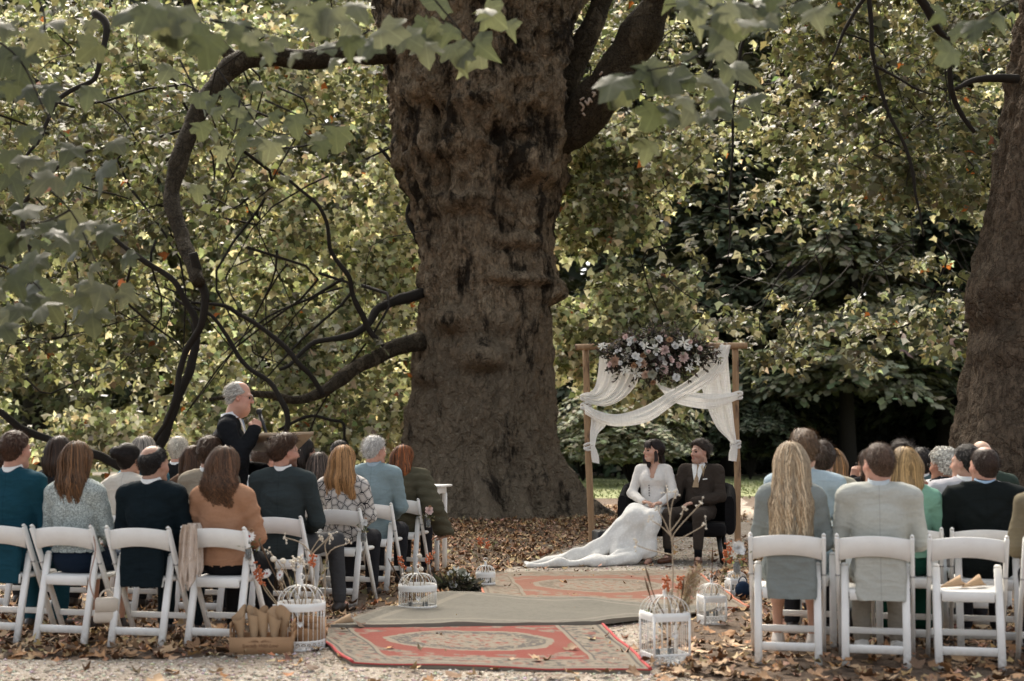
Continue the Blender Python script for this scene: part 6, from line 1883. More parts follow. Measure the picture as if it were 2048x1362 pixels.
s.rc(bj['KL'] + np.array([.0, 0, 0]), bj['AL'] + np.array([.0, .02, .06]), .075, .085, .08).rc(bj['KR'], bj['AR'] + np.array([.02, .0, .0]), .078, .095, .08)
tr = [toB(at(1268, 1025, 15.75)), toB(at(1236, 1072, 15.7)), toB(at(1195, 1102, 15.6)), toB(at(1150, 1115, 15.5)), toB(at(1095, 1122, 15.45)), toB(at(1052, 1127, 15.40))]
rr = [.10, .105, .085, .060, .036, .018]
for k in range(5): s.rc(tr[k], tr[k + 1], rr[k], rr[k + 1], .10)
for k, (px_, py_, D_, r_) in enumerate(((1235, 1112, 15.5, .09), (1190, 1117, 15.45, .06), (1140, 1122, 15.4, .04))):
    s.rc(tr[min(k + 1, 4)], toB(at(px_, py_, D_)), r_, r_ * .6, .08)
fr = [toB(at(1262, 1116, 15.45)), toB(at(1190, 1124, 15.25)), toB(at(1120, 1130, 15.15)), toB(at(1060, 1134, 15.1))]
for k in range(3): s.rc(fr[k], fr[k + 1], (.06, .045, .03, .022)[k], (.06, .045, .03, .022)[k + 1], .16)
s.rc(tr[5], fr[3], .022, .022, .05)
s.bx((0, 0, -.5), (5, 5, .510), .001, .004, op='s')
V, F = solid(s, .014)
n_ = vnormals(V, F)
Qd = np.stack([V[:, 0] * 1.0, V[:, 1] * 1.0, V[:, 2] * .22], -1)
td = tr[5] - hip; td /= np.linalg.norm(td); pv = np.cross(td, (0, 0, 1.0)); pv /= np.linalg.norm(pv); pu = np.cross(pv, td)
Qf = np.stack([(V @ td) * 1.1, (V @ pv) * 9, (V @ pu) * 9], -1)
fold = np.clip(1 - 2.4 * np.abs(vnoise(Qf, 1.0, 3)), -.3, 1) + .5 * vnoise(Qf * np.array([1, 2.2, 2.2]), 1.0, 8)
V = V + n_ * (.017 * fold * np.clip((.80 - V[:, 2]) / .4, 0, 1))[:, None]
V[:, 2] = np.maximum(V[:, 2], .008)
def lace_mat():
    m, nt, b = new_mat('white lace')
    v = coords(nt)
    vo = N(nt, 'ShaderNodeTexVoronoi', Scale=38.0); nt.links.new(v, vo.inputs['Vector'])
    c = mixc(nt, ramp(nt, vo.outputs['Distance'], [(.2, 1), (.5, 0)]), (.64, .625, .59), (.71, .695, .66))
    nt.links.new(c, b.inputs['Base Color']); b.inputs['Roughness'].default_value = .8; b.inputs['Sheen Weight'].default_value = .3
    f1 = noise(nt, coords(nt, 'Object', (5, 5, 1.2)), 1.5, 2, .5)
    bump(nt, b, mth(nt, 'ADD', mth(nt, 'MULTIPLY', f1, 1.2), mth(nt, 'MULTIPLY', vo.outputs['Distance'], .03)), .35, .05)
    return m
M_LACE = lace_mat()
link('skirt', make_mesh('skirt', V, F, M_LACE), bride)
for q in 'LR':
    s = SD(.02).rc(bj['A' + q] + np.array([0, -.03, -.055]), bj['T' + q] + np.array([0, 0, -.006]), .030, .020)
    V, F = solid(s, .010); link('shoe', make_mesh('shoe', V, F, plain('nude shoe', (.42, .22, .16), .4)), bride)
mb = MB()
for k in range(5): mb.tube([bj['C'] + np.array([.03, .150 - k * .004, -.03 - k * .028]), bj['C'] + np.array([.028, .152 - k * .004, -.042 - k * .028])], .007, 6)
mb.build('buttons', plain('dark lace', (.10, .09, .09), .6), bride)['kind'] = 'stuff'
# dark chest and brown box by the loveseat
st = tag(None or link('storage_box', (lambda m_: m_)(MB().box((0, 0, .14), (.40, .30, .28), bev=.02).mesh('storage_box', plain('black board', (.012, .012, .013), .5), False)), None, (at(1222, 1040, 17.0).x, 17.0, 0), (0, 0, .2)), 'low black box on the leaves left of the loveseat', 'box')
bb = thing('upright_box', 'small dark brown box standing under the front edge of the loveseat', 'box', (at(1272, 1105, 15.95).x, 15.95, 0), .1)
MB().box((0, 0, .10), (.13, .12, .20), bev=.01, taper=.85).build('box_body', plain('brown leather', (.075, .035, .018), .5), bb, smooth=False)
MB().box((0, 0, .205), (.125, .115, .014), bev=.004).build('lid', plain('brown leather', (.075, .035, .018), .5), bb, smooth=False)
# ---------------------------------------------------------------- flower arch: posts, drapes, flowers
DA = 17.8
def log_mat():
    m, nt, b = new_mat('peeled log')
    v = coords(nt)
    n1 = noise(nt, coords(nt, 'Object', (1, 1, .10)), 38, 4, .65); n2 = noise(nt, coords(nt, 'Object', (1, 1, .28)), 6, 4, .6)
    c = mixc(nt, n1, (.17, .095, .045), (.42, .27, .145))
    c = mixc(nt, ramp(nt, n2, [(.55, 0), (.62, .85)]), c, (.075, .035, .018))
    nt.links.new(c, b.inputs['Base Color']); b.inputs['Roughness'].default_value = .7
    bump(nt, b, n1, .4, .02)
    return m
M_LOG = log_mat()
a0 = at(1184, 1096, DA); a0.z = 0
arch = thing('wedding_arch', 'rustic log arch standing behind the seated couple', 'arch', a0)
def rel(px, py, D=DA): return np.array(at(px, py, D) - a0)
def logtube(pts, r, seed):
    P = catmull(pts, 8); P = P + .012 * np.stack([fbm(P + seed, 1.7, 2, seed + q) for q in range(3)], -1)
    mb = MB(); mb.tube(P, r * (1 + .07 * fbm(P, 3, 2, seed)), 16); return mb
pL = rel(1184, 1096); pL[2] = -.03; pR = rel(1475, 1094); pR[2] = -.03
logtube([pL, rel(1179, 950), rel(1172, 697)], .041, 1).build('post', M_LOG, arch)
logtube([pR, rel(1473, 900), rel(1470, 697)], .041, 5).build('post', M_LOG, arch)
logtube([rel(1150, 694, DA - .06), rel(1320, 692, DA - .06), rel(1494, 691, DA - .05)], .039, 9).build('crossbar', M_LOG, arch)
def sheer():
    m, nt, b = new_mat('sheer white voile')
    n1 = noise(nt, coords(nt, 'UV', (60, 1.5, 1)), 2.0, 2)
    b.inputs['Base Color'].default_value = (.88, .865, .83, 1); b.inputs['Roughness'].default_value = .9
    tr = nt.nodes.new('ShaderNodeBsdfTranslucent'); tr.inputs['Color'].default_value = (.88, .865, .83, 1)
    mx = nt.nodes.new('ShaderNodeMixShader'); mx.inputs[0].default_value = .4
    nt.links.new(b.outputs[0], mx.inputs[1]); nt.links.new(tr.outputs[0], mx.inputs[2])
    tp = nt.nodes.new('ShaderNodeBsdfTransparent')
    m2 = nt.nodes.new('ShaderNodeMixShader')
    nt.links.new(ramp(nt, n1, [(.35, .04), (.65, .14)]), m2.inputs[0])
    nt.links.new(mx.outputs[0], m2.inputs[1]); nt.links.new(tp.outputs[0], m2.inputs[2])
    nt.links.new(m2.outputs[0], nt.nodes['Material Output'].inputs['Surface'])
    return m
M_SHEER = sheer()
dr = thing('drape', 'sheer white drapery swagged and knotted round the log arch', 'drape', a0)
def loft(sections, folds, amp, seed, D0=DA - .10, n=90, k=10, bulge=.0):
    """sections: (xa,ya,xb,yb[,depth]) edges of the cloth at successive stations"""
    A = catmull([rel(s[0], s[1], D0 - (s[4] if len(s) > 4 else 0)) for s in sections], k)
    B = catmull([rel(s[2], s[3], D0 - (s[4] if len(s) > 4 else 0)) for s in sections], k)
    v = np.linspace(0, 1, n)
    G = A[:, None] * (1 - v)[None, :, None] + B[:, None] * v[None, :, None]
    W = np.linalg.norm(B - A, axis=1)
    rg_ = np.random.default_rng(seed)
    ph = rg_.random(3) * 6
    T = np.gradient((A + B) / 2, axis=0); T /= np.linalg.norm(T, axis=1)[:, None] + 1e-9
    sft = np.linspace(0, 1, len(A))[:, None]
    q_ = np.stack([np.broadcast_to(v[None] * folds * 1.5, (len(A), n)).ravel(), np.broadcast_to(sft * 1.3, (len(A), n)).ravel(), np.full(len(A) * n, seed * 3.7)], -1)
    fo = (1.3 * vnoise(q_, 1.0, seed) + .8 * vnoise(q_ * np.array([2.3, 1.2, 1]), 1.0, seed + 3) + .35 * vnoise(q_ * np.array([5.1, 1.5, 1]), 1.0, seed + 7)).reshape(len(A), n)
    am = amp * np.clip(W / .35, .25, 1.0)[:, None]
    G[:, :, 1] -= am * fo + bulge * np.sin(v * PI)[None] 
    G += (T[:, None] * (fo * am * .25)[..., None])
    return G
def panel(name, sections, folds, amp, seed, **kw):
    mb = MB(); mb.grid(loft(sections, folds, amp, seed, **kw)); return mb.build(name, M_SHEER, dr, uv=True)
panel('left_fall', [(1200, 686, 1292, 690), (1197, 735, 1280, 752), (1191, 770, 1255, 790), (1180, 784, 1215, 812), (1167, 786, 1170, 806)], 7, .035, 1)
panel('left_tail', [(1172, 812, 1205, 838, -.02), (1182, 835, 1212, 850, -.02), (1180, 865, 1196, 868), (1180, 890, 1190, 892)], 3, .025, 2)
panel('left_tail', [(1182, 892, 1190, 892), (1182, 908, 1197, 910), (1184, 924, 1199, 928)], 2.5, .02, 3)
panel('swag', [(1166, 806, 1170, 828, .05), (1198, 822, 1202, 846, .08), (1238, 828, 1240, 853, .1), (1290, 812, 1300, 842, .1), (1338, 783, 1352, 806, .1), (1382, 755, 1400, 780, .06), (1425, 715, 1445, 745, .03), (1440, 690, 1462, 690, 0)], 3.5, .035, 4, bulge=.04)
panel('swag', [(1270, 690, 1290, 690, .02), (1300, 755, 1325, 780, .05), (1335, 775, 1345, 803, .06), (1385, 784, 1386, 815, .06), (1430, 788, 1430, 817, .05), (1474, 784, 1476, 799, .03)], 3.5, .03, 5, bulge=.03)
panel('right_fall', [(1404, 686, 1454, 686), (1399, 735, 1457, 735), (1408, 795, 1463, 795), (1430, 850, 1469, 850), (1455, 878, 1473, 880), (1463, 888, 1474, 889)], 6, .035, 6, D0=DA - .07)
panel('right_tail', [(1463, 890, 1475, 890), (1458, 905, 1475, 905), (1457, 921, 1473, 923)], 2.5, .02, 7)
for px_, py_, r_ in ((1172, 794, .060), (1172, 812, .058), (1178, 893, .055), (1474, 791, .060), (1471, 889, .056)):
    c = rel(px_, py_, DA); mb = MB()
    for q in range(3):
        al = np.linspace(0, 2 * PI, 25)
        mb.tube(np.stack([c[0] + r_ * np.cos(al), c[1] + r_ * np.sin(al), c[2] + .02 * np.sin(al + q * 1.3) + (q - 1) * .022], -1), .017, 7, cap=False)
    mb.build('knot', M_SHEER, dr, uv=True)

# ---------------------------------------------------------------- flowers
def petal_ring(mb, n, r0, L, w, tilt, z, col, cup=.3, jit=.1, rg_=RNG):
    for i in range(n):
        a = 2 * PI * i / n + rg_.normal() * jit
        t = tilt + rg_.normal() * jit
        l = L * (1 + rg_.normal() * .08)
        pts = []
        for u, ww in ((0, .35), (.45, 1.0), (.8, .8), (1, .15)):
            rr = r0 + l * u * math.cos(t); zz = z + l * u * math.sin(t) + cup * l * u * u * .5
            for s_ in (-1, 0, 1):
                pts.append((rr, s_ * w * ww / 2, zz + (.12 * w * abs(s_))))
        P = np.array(pts) @ rotz(a).T
        F = [(k * 3 + c_, k * 3 + c_ + 1, k * 3 + c_ + 4, k * 3 + c_ + 3) for k in range(3) for c_ in range(2)]
        mb.add(P, np.array(F), col)
def flower_mesh(kind, col, seed):
    rg_ = np.random.default_rng(seed)
    mb = MB(); c = np.array(col)
    if kind == 'rose':
        petal_ring(mb, 7, .1, .95, .8, .25, 0, c, .5, .1, rg_); petal_ring(mb, 6, .08, .75, .7, .6, .08, c * 1.02, .3, .1, rg_); petal_ring(mb, 5, .04, .5, .5, .95, .15, c * .95, .0, .1, rg_); petal_ring(mb, 3, .02, .35, .35, 1.25, .2, c * .85, .0, .1, rg_)
    elif kind == 'dahlia':
        for k, (n_, L_, t_) in enumerate(((14, 1.0, .1), (13, .82, .4), (10, .6, .75), (7, .4, 1.1))): petal_ring(mb, n_, .06, L_, .30, t_, .05 * k, c * (1 - .07 * k), .15, .08, rg_)
    elif kind == 'star':
        petal_ring(mb, 6, .05, 1.0, .34, .25, 0, c, -.2, .12, rg_); mb.lathe([(.0, .0), (.10, .05), (.09, .16), (0, .2)], 8, col=(.45, .40, .22))
    elif kind == 'daisy':
        petal_ring(mb, 18, .18, .8, .22, .08, 0, c, -.1, .05, rg_); mb.lathe([(0, -.02), (.22, .0), (.20, .10), (0, .16)], 10, col=(.35, .06, .05))
    elif kind == 'bud':
        mb.lathe([(0, -.5), (.35, -.35), (.5, 0), (.38, .35), (.1, .55), (0, .58)], 9, col=c)
    return mb.mesh('flower', plain('petal', (.93, .93, .93), .7, .06, 12, .1, attr=True), True, True)
FW = {k: [flower_mesh(kd, c, 40 + i) for i in range(2)] for k, kd, c in (('white', 'rose', (.80, .79, .76)), ('pink', 'dahlia', (.70, .52, .47)), ('peach', 'dahlia', (.58, .38, .27)), ('star', 'star', (.74, .72, .64)), ('sage', 'rose', (.36, .36, .28)), ('orange', 'dahlia', (.42, .24, .13)), ('daisy', 'daisy', (.82, .80, .77)), ('palepink', 'rose', (.78, .58, .53)))}
def face_rot(d, spin=0):
    q = Vector((0, 0, 1)).rotation_difference(Vector(d)); return (q.to_matrix() @ Matrix.Rotation(spin, 3, 'Z')).to_euler()
fl = thing('flower_garland', 'large arrangement of white and blush flowers on the crossbar of the arch', 'flowers', at(1312, 712, DA - .2))
fo = np.array(fl.location)
rgf = np.random.default_rng(5)
stems = []
pts, nr, tp, sz = [], [], [], []
for k in range(330):
    a = rgf.random() * 2 * PI; r = rgf.random() ** .55
    c = np.array([.53 * r * math.cos(a) * (1 + .12 * rgf.normal()), .05 * rgf.normal(), .20 * r * math.sin(a) + .04])
    d = np.array([math.cos(a) * .9, -.55 + .4 * rgf.normal(), math.sin(a) * .55 + .05 + .3 * rgf.normal()]); d /= np.linalg.norm(d)
    L = .13 + .13 * rgf.random()
    e = c + d * L + np.array([0, 0, -.05 * rgf.random()])
    stems.append((catmull([c - d * .1, c + d * L * .5, e], 3), .003))
    sd = np.cross(d, rgf.normal(size=3)); sd /= np.linalg.norm(sd)
    for u in np.linspace(.1, 1, 9):
        for s_ in (-1, 1):
            pts.append(c + (e - c) * u); tp.append(sd * s_ * .8 + d * .7 + rgf.normal(size=3) * .25); nr.append(rgf.normal(size=3) * .7 + np.array([0, -.6, .6])); sz.append(.040 + .045 * rgf.random())
tubes('stems', stems, M_TWIG, fl, 4, 'stuff')
pal = palette(len(pts), [(.045, .048, .028), (.065, .063, .040), (.032, .030, .022), (.12, .115, .078), (.24, .22, .17), (.075, .045, .042), (.06, .04, .045)], .4, rgf)
o = leaf_cloud('greenery', np.array(pts), np.array(nr), np.array(tp), np.array(sz), pal, TN, M_LEAF, fl); o['kind'] = 'stuff'
ZX = lambda x, y: (1190 + x / 8.19, 650 + y / 8.19)
FL = [('white', 625, 250, .058), ('white', 1040, 240, .055), ('white', 1312, 352, .055), ('white', 660, 512, .055), ('white', 1090, 560, .055), ('white', 1330, 868, .058), ('white', 365, 430, .03), ('white', 1020, 730, .032), ('white', 1210, 515, .03),
      ('pink', 1140, 415, .072), ('pink', 1450, 532, .072), ('pink', 1122, 738, .070), ('pink', 1362, 655, .045), ('pink', 1240, 545, .036), ('peach', 775, 640, .068), ('peach', 320, 600, .078), ('peach', 830, 815, .058), ('orange', 640, 662, .045), ('orange', 790, 500, .042), ('orange', 1220, 245, .045), ('orange', 950, 940, .04),
      ('star', 985, 390, .082), ('star', 515, 520, .085), ('star', 490, 732, .075), ('star', 672, 790, .090), ('star', 1455, 285, .085), ('star', 1545, 715, .065), ('star', 1680, 600, .06), ('star', 120, 350, .07), ('star', 830, 335, .055), ('sage', 940, 530, .060), ('sage', 940, 805, .062), ('sage', 1650, 520, .045), ('palepink', 250, 650, .04), ('palepink', 500, 200, .04)]
for kd, x, y, r in FL:
    p = np.array(at(*ZX(x, y), DA - .46 + .10 * ((x - 1000) / 1000) ** 2 + .06 * rgf.normal())) - fo
    d = np.array([(x - 1000) / 1500 + .25 * rgf.normal(), -1, (600 - y) / 1500 + .25 + .2 * rgf.normal()])
    link('flower', FW[kd][rgf.integers(0, 2)], fl, p, face_rot(d, rgf.random() * 6), r * .95)
for k in range(46):
    a = rgf.random() * 2 * PI; r = rgf.random() ** .6
    p = np.array([.58 * r * math.cos(a), -.20 - .14 * (1 - r) - .05 * rgf.random(), .22 * r * math.sin(a) + .03])
    link('flower', FW[('star', 'white', 'sage', 'palepink', 'white')[k % 5]][k % 2], fl, p, face_rot((p[0] * .8 + .3 * rgf.normal(), -1, p[2] + .3 + .3 * rgf.normal()), rgf.random() * 6), .018 + .020 * rgf.random())
for pp in (((1700, 600), (1850, 560), (2020, 540)), ((1720, 640), (1880, 620), (2000, 600)), ((700, 330), (720, 200), (760, 80)), ((900, 300), (940, 150), (960, 60))):
    mb = MB(); mb.tube(catmull([np.array(at(*ZX(*q), DA - .4)) - fo for q in pp], 4), [.004] * 9, 5); mb.build('twig', M_TWIG, fl)

# ---------------------------------------------------------------- bird cages with dried flowers
M_CAGE = plain('white cage enamel', (.76, .75, .72), .45, .10, 20)
def cage(label, px, py, wpx, body, dome, square=False, rz=0.0, lace=.06):
    p = ground(px, py); D = p.y; w = wpx / FPX * D; r = w / 2
    t = thing('bird_cage', label, 'bird cage', p, rz, 'white bird cages along the aisle')
    def outline(rad, z, n=28):
        a = np.linspace(0, 2 * PI, n + 1)
        if not square: return np.stack([rad * np.cos(a), rad * np.sin(a), np.full(n + 1, z)], -1)
        m = np.maximum(np.abs(np.cos(a)), np.abs(np.sin(a)))
        return np.stack([rad * np.cos(a) / m, rad * np.sin(a) / m, np.full(n + 1, z)], -1)
    nb = 28 if not square else 24
    mb = MB(); o_ = outline(r, 0, nb)
    for q in o_[:-1]: mb.tube([(q[0], q[1], lace), (q[0], q[1], body)], .0024, 5)
    if square:
        for sx in (-1, 1):
            for sy in (-1, 1): mb.tube([(sx * r, sy * r, 0), (sx * r, sy * r, body)], .008, 6)
    mb.build('cage_wires', M_CAGE, t)['kind'] = 'stuff'
    for z0, h_, th in ((0.0, .016, .004), (lace - .008, .012, .003), (body - .03, .05, .004)):
        mb = MB(); o2 = outline(r + .004, 0, nb)
        G = np.stack([o2 * s_ + np.array([0, 0, z0 + dz]) for s_, dz in ((1, 0), (1.02, h_ * .5), (1, h_), (.97, h_), (.97, 0), (1, 0))], 0)
        mb.grid(G); mb.build('band', M_CAGE, t, smooth=False)
    mb = MB(); nl_ = 26
    o3 = outline(r + .003, 0, nl_)
    for q in range(nl_):
        a_, b_ = o3[q], o3[q + 1]; m_ = (a_ + b_) / 2
        tg = (b_ - a_) / 2
        al = np.linspace(0, 2 * PI, 11)
        for sc_ in (1.0, .45):
            mb.tube([m_ + tg * sc_ * math.cos(u) + np.array([0, 0, .012 + (lace - .02) * (.5 + .5 * sc_ * math.sin(u))]) for u in al], .0030, 4, cap=False)
        mb.tube([a_ + np.array([0, 0, .01]), a_ + np.array([0, 0, lace])], .0032, 4)
    mb.build('lace_base', M_CAGE, t)['kind'] = 'stuff'
    mb = MB(); nd = 16
    ob = outline(r, body + .018, nd)
    for q in ob[:-1]:
        pts_ = []
        for u in np.linspace(0, 1, 8):
            k = math.cos(u * PI / 2) ** .8
            pts_.append((q[0] * k, q[1] * k, body + .018 + dome * math.sin(u * PI / 2)))
        mb.tube(pts_, .0026, 5)
    mb.build('dome_wires', M_CAGE, t)['kind'] = 'stuff'
    mb = MB(); zt = body + .018 + dome
    mb.lathe([(.0, -.012), (.026, -.010), (.022, .0), (.010, .008), (.013, .02), (.006, .032), (0, .036)], 12, (0, 0, zt))
    al = np.linspace(0, 2 * PI, 17)
    mb.tube([(.018 * math.cos(u), 0, zt + .05 + .018 * math.sin(u)) for u in al], .003, 5, cap=False)
    mb.build('finial', M_CAGE, t)
    mb = MB(); mb.lathe([(0, .006), (r * .96, .006), (r * .96, .012), (0, .012)], 24 if not square else 4, R=rotz(PI / 4) if square else None, sx=1.38 if square else 1, sy=1.38 if square else 1); mb.build('floor_plate', M_CAGE, t, smooth=False)
    mb = MB(); h_ = .035    # little heart charm on the front
    ul = np.linspace(0, 2 * PI, 22)
    hp = np.stack([16 * np.sin(ul) ** 3, 0 * ul, 13 * np.cos(ul) - 5 * np.cos(2 * ul) - 2 * np.cos(3 * ul) - np.cos(4 * ul)], -1) / 17 * .024
    hp = np.array([h_ * .5, -r - .008, body * .62]) + hp
    mb.add(np.concatenate([hp, hp + np.array([0, .005, 0])]), [np.array([list(range(22))]), np.array([list(range(43, 21, -1))])] + [np.array([(i, (i + 1) % 22, 22 + (i + 1) % 22, 22 + i) for i in range(22)])])
    mb.build('heart', M_CAGE, t, smooth=False)
    for k in range(2):
        mb = MB(); x_ = (k - .5) * r * .8
        mb.lathe([(.0, .014), (.020, .014), (.022, .03), (.020, .085), (.017, .085), (.018, .03), (0, .02)], 12, (x_, .02, 0)); mb.build('glass_vial', M_GLASS, t)
    return t, p, D
def glass():
    m, nt, b = new_mat('glass vial')
    b.inputs['Base Color'].default_value = (.86, .88, .86, 1); b.inputs['Roughness'].default_value = .05
    b.inputs['Transmission Weight'].default_value = .85; b.inputs['IOR'].default_value = 1.2
    return m
M_GLASS = glass()
STRAW = plain('dried stem', (.36, .28, .18), .8, .25, 20)
STRAW2 = plain('pale dried stem', (.33, .265, .19), .8, .2, 20)
DARKS = plain('brown dried spike', (.11, .065, .035), .9, .3, 40)
ORNG = plain('orange dried blossom', (.46, .125, .045), .8, .3, 30)
CRM = plain('cream dried blossom', (.66, .60, .50), .85, .15, 30)
GRNS = plain('olive dried leaf', (.12, .12, .055), .8, .3, 20)
def bouquet(label, base, D, items, seed, cat='dried flowers', group='dried flowers in the bird cages'):
    """items: (kind, [pixel polyline]); each stem starts in the cage"""
    r_ = np.random.default_rng(seed)
    t = thing('dried_flowers', label, cat, base, 0, group)
    b_ = np.array(base)
    for kd, pl in items:
        dD = r_.normal() * .03
        P = catmull([np.array(at(x, y, D + dD)) - b_ for x, y in pl], 5)
        e = P[-1]; dv = P[-1] - P[-2]; dv /= np.linalg.norm(dv) + 1e-9
        s_mat = {'twig': STRAW2, 'orange': STRAW, 'cream': STRAW, 'puff': STRAW, 'spike': DARKS, 'pampas': STRAW, 'grass': STRAW, 'leaf': GRNS, 'daisy': STRAW}[kd]
        mb = MB(); mb.tube(P, np.linspace(.0042, .0022, len(P)) * (1.15 if kd == 'twig' else 1), 5); mb.build('stem', s_mat, t)
        if kd == 'twig':
            mb = MB()
            for q in range(5):
                o_ = e + r_.normal(size=3) * .018; mb.tube([e, (e + o_) / 2, o_], .0015, 4); mb.lathe([(0, -.007), (.006, -.003), (.0065, .003), (0, .008)], 7, o_)
            mb.build('bud', CRM, t)['kind'] = 'stuff'
        elif kd in ('orange', 'cream'):
            mb = MB()
            for q in range(26):
                u = r_.random(); o_ = e - dv * .07 * u + r_.normal(size=3) * .013 * (1.2 - .5 * u)
                mb.lathe([(0, -.008), (.007, -.003), (.008, .004), (0, .010)], 6, o_, R=rotx(r_.random() * 3) @ rotz(r_.random() * 3))
            mb.build('blossom', ORNG if kd == 'orange' else CRM, t)['kind'] = 'stuff'
        elif kd == 'puff':
            mb = MB(); mb.lathe([(0, -.02), (.016, -.014), (.021, 0), (.015, .014), (0, .019)], 10, e)
            mb.build('seed_head', CRM, t)
        elif kd == 'daisy':
            link('flower', FW['daisy'][0], t, e, face_rot((r_.normal() * .4, -1, .5)), .035)
        elif kd == 'spike':
            mb = MB(); mb.tube([e - dv * .10, e - dv * .05, e + dv * .02], [.003, .008, .002], 6); mb.build('seed_head', DARKS, t)
        elif kd == 'pampas':
            n_ = 900; u = r_.random(n_); L_ = .30
            c_ = e - dv * L_ * u[:, None] + r_.normal(size=(n_, 3)) * (.018 * np.sin(np.clip(u * 1.1 + .05, 0, 1) * PI) + .004)[:, None]
            tpv = dv * .7 + r_.normal(size=(n_, 3)) * .55
            cs = palette(n_, [(.42, .32, .20), (.30, .20, .11), (.55, .46, .33)], .3, r_)
            leaf_cloud('plume', c_, r_.normal(size=(n_, 3)), tpv, .030 + .02 * r_.random(n_), cs, (np.array([(0, 0, 0), (-.05, .5, 0), (0, 1, 0), (.05, .5, 0)], float), np.array([(0, 2, 1), (0, 3, 2)])), M_DRY, t)['kind'] = 'stuff'
        elif kd in ('grass', 'leaf'):
            n_ = 14; u = np.linspace(.3, 1, n_); i_ = (u * (len(P) - 1)).astype(int)
            leaf_cloud('leaves', P[i_], r_.normal(size=(n_, 3)), dv + r_.normal(size=(n_, 3)) * .6, .03 + .02 * r_.random(n_), palette(n_, [(.12, .12, .05), (.20, .17, .08)], .3, r_), TN, M_DRY, t)['kind'] = 'stuff'
    return t
c1, p1, D1 = cage('big round white bird cage behind the cardboard tray at the left aisle', 602, 1297, 92, .28, .11)
bouquet('tall dried stems and daisies standing in the round cage by the cardboard tray', p1, D1, [('twig', [(600, 1220), (618, 1140), (622, 1105), (640, 1075)]), ('twig', [(622, 1105), (600, 1085), (570, 1075)]), ('twig', [(622, 1110), (652, 1080), (662, 1068)]), ('twig', [(605, 1200), (560, 1130), (535, 1100)]), ('twig', [(650, 1200), (655, 1110), (700, 1085)]), ('twig', [(655, 1120), (650, 1090), (660, 1075)]),
    ('puff', [(590, 1240), (560, 1160), (547, 1118)]), ('puff', [(600, 1240), (575, 1150), (566, 1122)]), ('cream', [(605, 1240), (590, 1150), (588, 1118)]), ('cream', [(610, 1230), (612, 1150), (600, 1112)]), ('daisy', [(590, 1240), (570, 1170), (560, 1150)]), ('daisy', [(585, 1230), (540, 1165), (534, 1147)]), ('orange', [(620, 1230), (628, 1150), (624, 1112)]), ('orange', [(580, 1240), (525, 1165), (514, 1130)]), ('orange', [(580, 1240), (530, 1180), (522, 1146)]), ('leaf', [(600, 1240), (585, 1180), (583, 1160)]), ('grass', [(610, 1240), (640, 1160), (648, 1130)]), ('spike', [(595, 1240), (540, 1130), (520, 1085)])], 1)
c2, p2, D2 = cage('low round white bird cage beside the third aisle chair on the left', 835, 1226, 74, .205, .085)
bouquet('dried grasses and red blossoms in the low round cage on the left', p2, D2, [('orange', [(830, 1200), (812, 1150), (800, 1118)]), ('orange', [(840, 1200), (855, 1140), (858, 1108)]), ('spike', [(825, 1200), (800, 1160), (778, 1120)]), ('puff', [(840, 1200), (842, 1140), (839, 1112)]), ('grass', [(830, 1200), (826, 1150), (826, 1120)]), ('puff', [(838, 1200), (842, 1160), (842, 1138)]), ('cream', [(828, 1200), (815, 1170), (806, 1150)])], 2)
c3, p3, D3 = cage('smallest round white bird cage, farthest on the left side of the aisle', 971, 1175, 37, .125, .06, lace=.045)
bouquet('orange blossoms and arching grass in the farthest left cage', p3, D3, [('orange', [(970, 1160), (962, 1110), (959, 1076)]), ('orange', [(972, 1160), (976, 1115), (975, 1082)]), ('grass', [(968, 1160), (955, 1115), (946, 1105)]), ('grass', [(974, 1160), (985, 1100), (988, 1080)])], 3)
c4, p4, D4 = cage('tall square white bird cage in the right foreground beside the red rug', 1330, 1326, 74, .29, .10, True, .28, .065)
bouquet('tall branching twig, pampas and dried flowers in the square foreground cage', p4, D4, [('twig', [(1340, 1240), (1346, 1160), (1345, 1085), (1352, 1062), (1385, 1025), (1402, 1008)]), ('twig', [(1346, 1100), (1340, 1050), (1344, 1010), (1352, 985)]), ('twig', [(1342, 1072), (1325, 1055), (1300, 1038)]), ('twig', [(1344, 1078), (1330, 1045), (1316, 1020)]), ('twig', [(1345, 1110), (1300, 1100), (1272, 1090)]), ('twig', [(1345, 1085), (1375, 1070), (1412, 1048)]), ('twig', [(1342, 1062), (1362, 1035), (1366, 1020)]), ('twig', [(1340, 1030), (1335, 1005), (1334, 985)]),
    ('pampas', [(1360, 1250), (1372, 1200), (1395, 1135)]), ('pampas', [(1355, 1260), (1362, 1240), (1384, 1150)]), ('spike', [(1335, 1240), (1308, 1190), (1292, 1138)]), ('spike', [(1330, 1240), (1305, 1205), (1291, 1160)]), ('orange', [(1340, 1250), (1335, 1190), (1332, 1155)]), ('orange', [(1345, 1250), (1356, 1190), (1361, 1152)]), ('spike', [(1348, 1250), (1362, 1200), (1368, 1158)]), ('cream', [(1338, 1250), (1340, 1200), (1337, 1172)]), ('cream', [(1330, 1260), (1312, 1222), (1306, 1212)]), ('leaf', [(1325, 1260), (1308, 1225), (1298, 1222)])], 4)
c5, p5, D5 = cage('narrow square white bird cage, second on the right side of the aisle', 1424, 1247, 44, .19, .085, True, .2, .06)
bouquet('orange statice and a brown spike in the second right cage', p5, D5, [('orange', [(1430, 1190), (1446, 1140), (1452, 1100)]), ('spike', [(1422, 1190), (1424, 1140), (1425, 1100)]), ('grass', [(1432, 1190), (1443, 1160), (1448, 1130)])], 5)
c6, p6, D6 = cage('small white bird cage farthest on the right, by the blonde woman', 1472, 1189, 32, .125, .06, True, .2, .04)
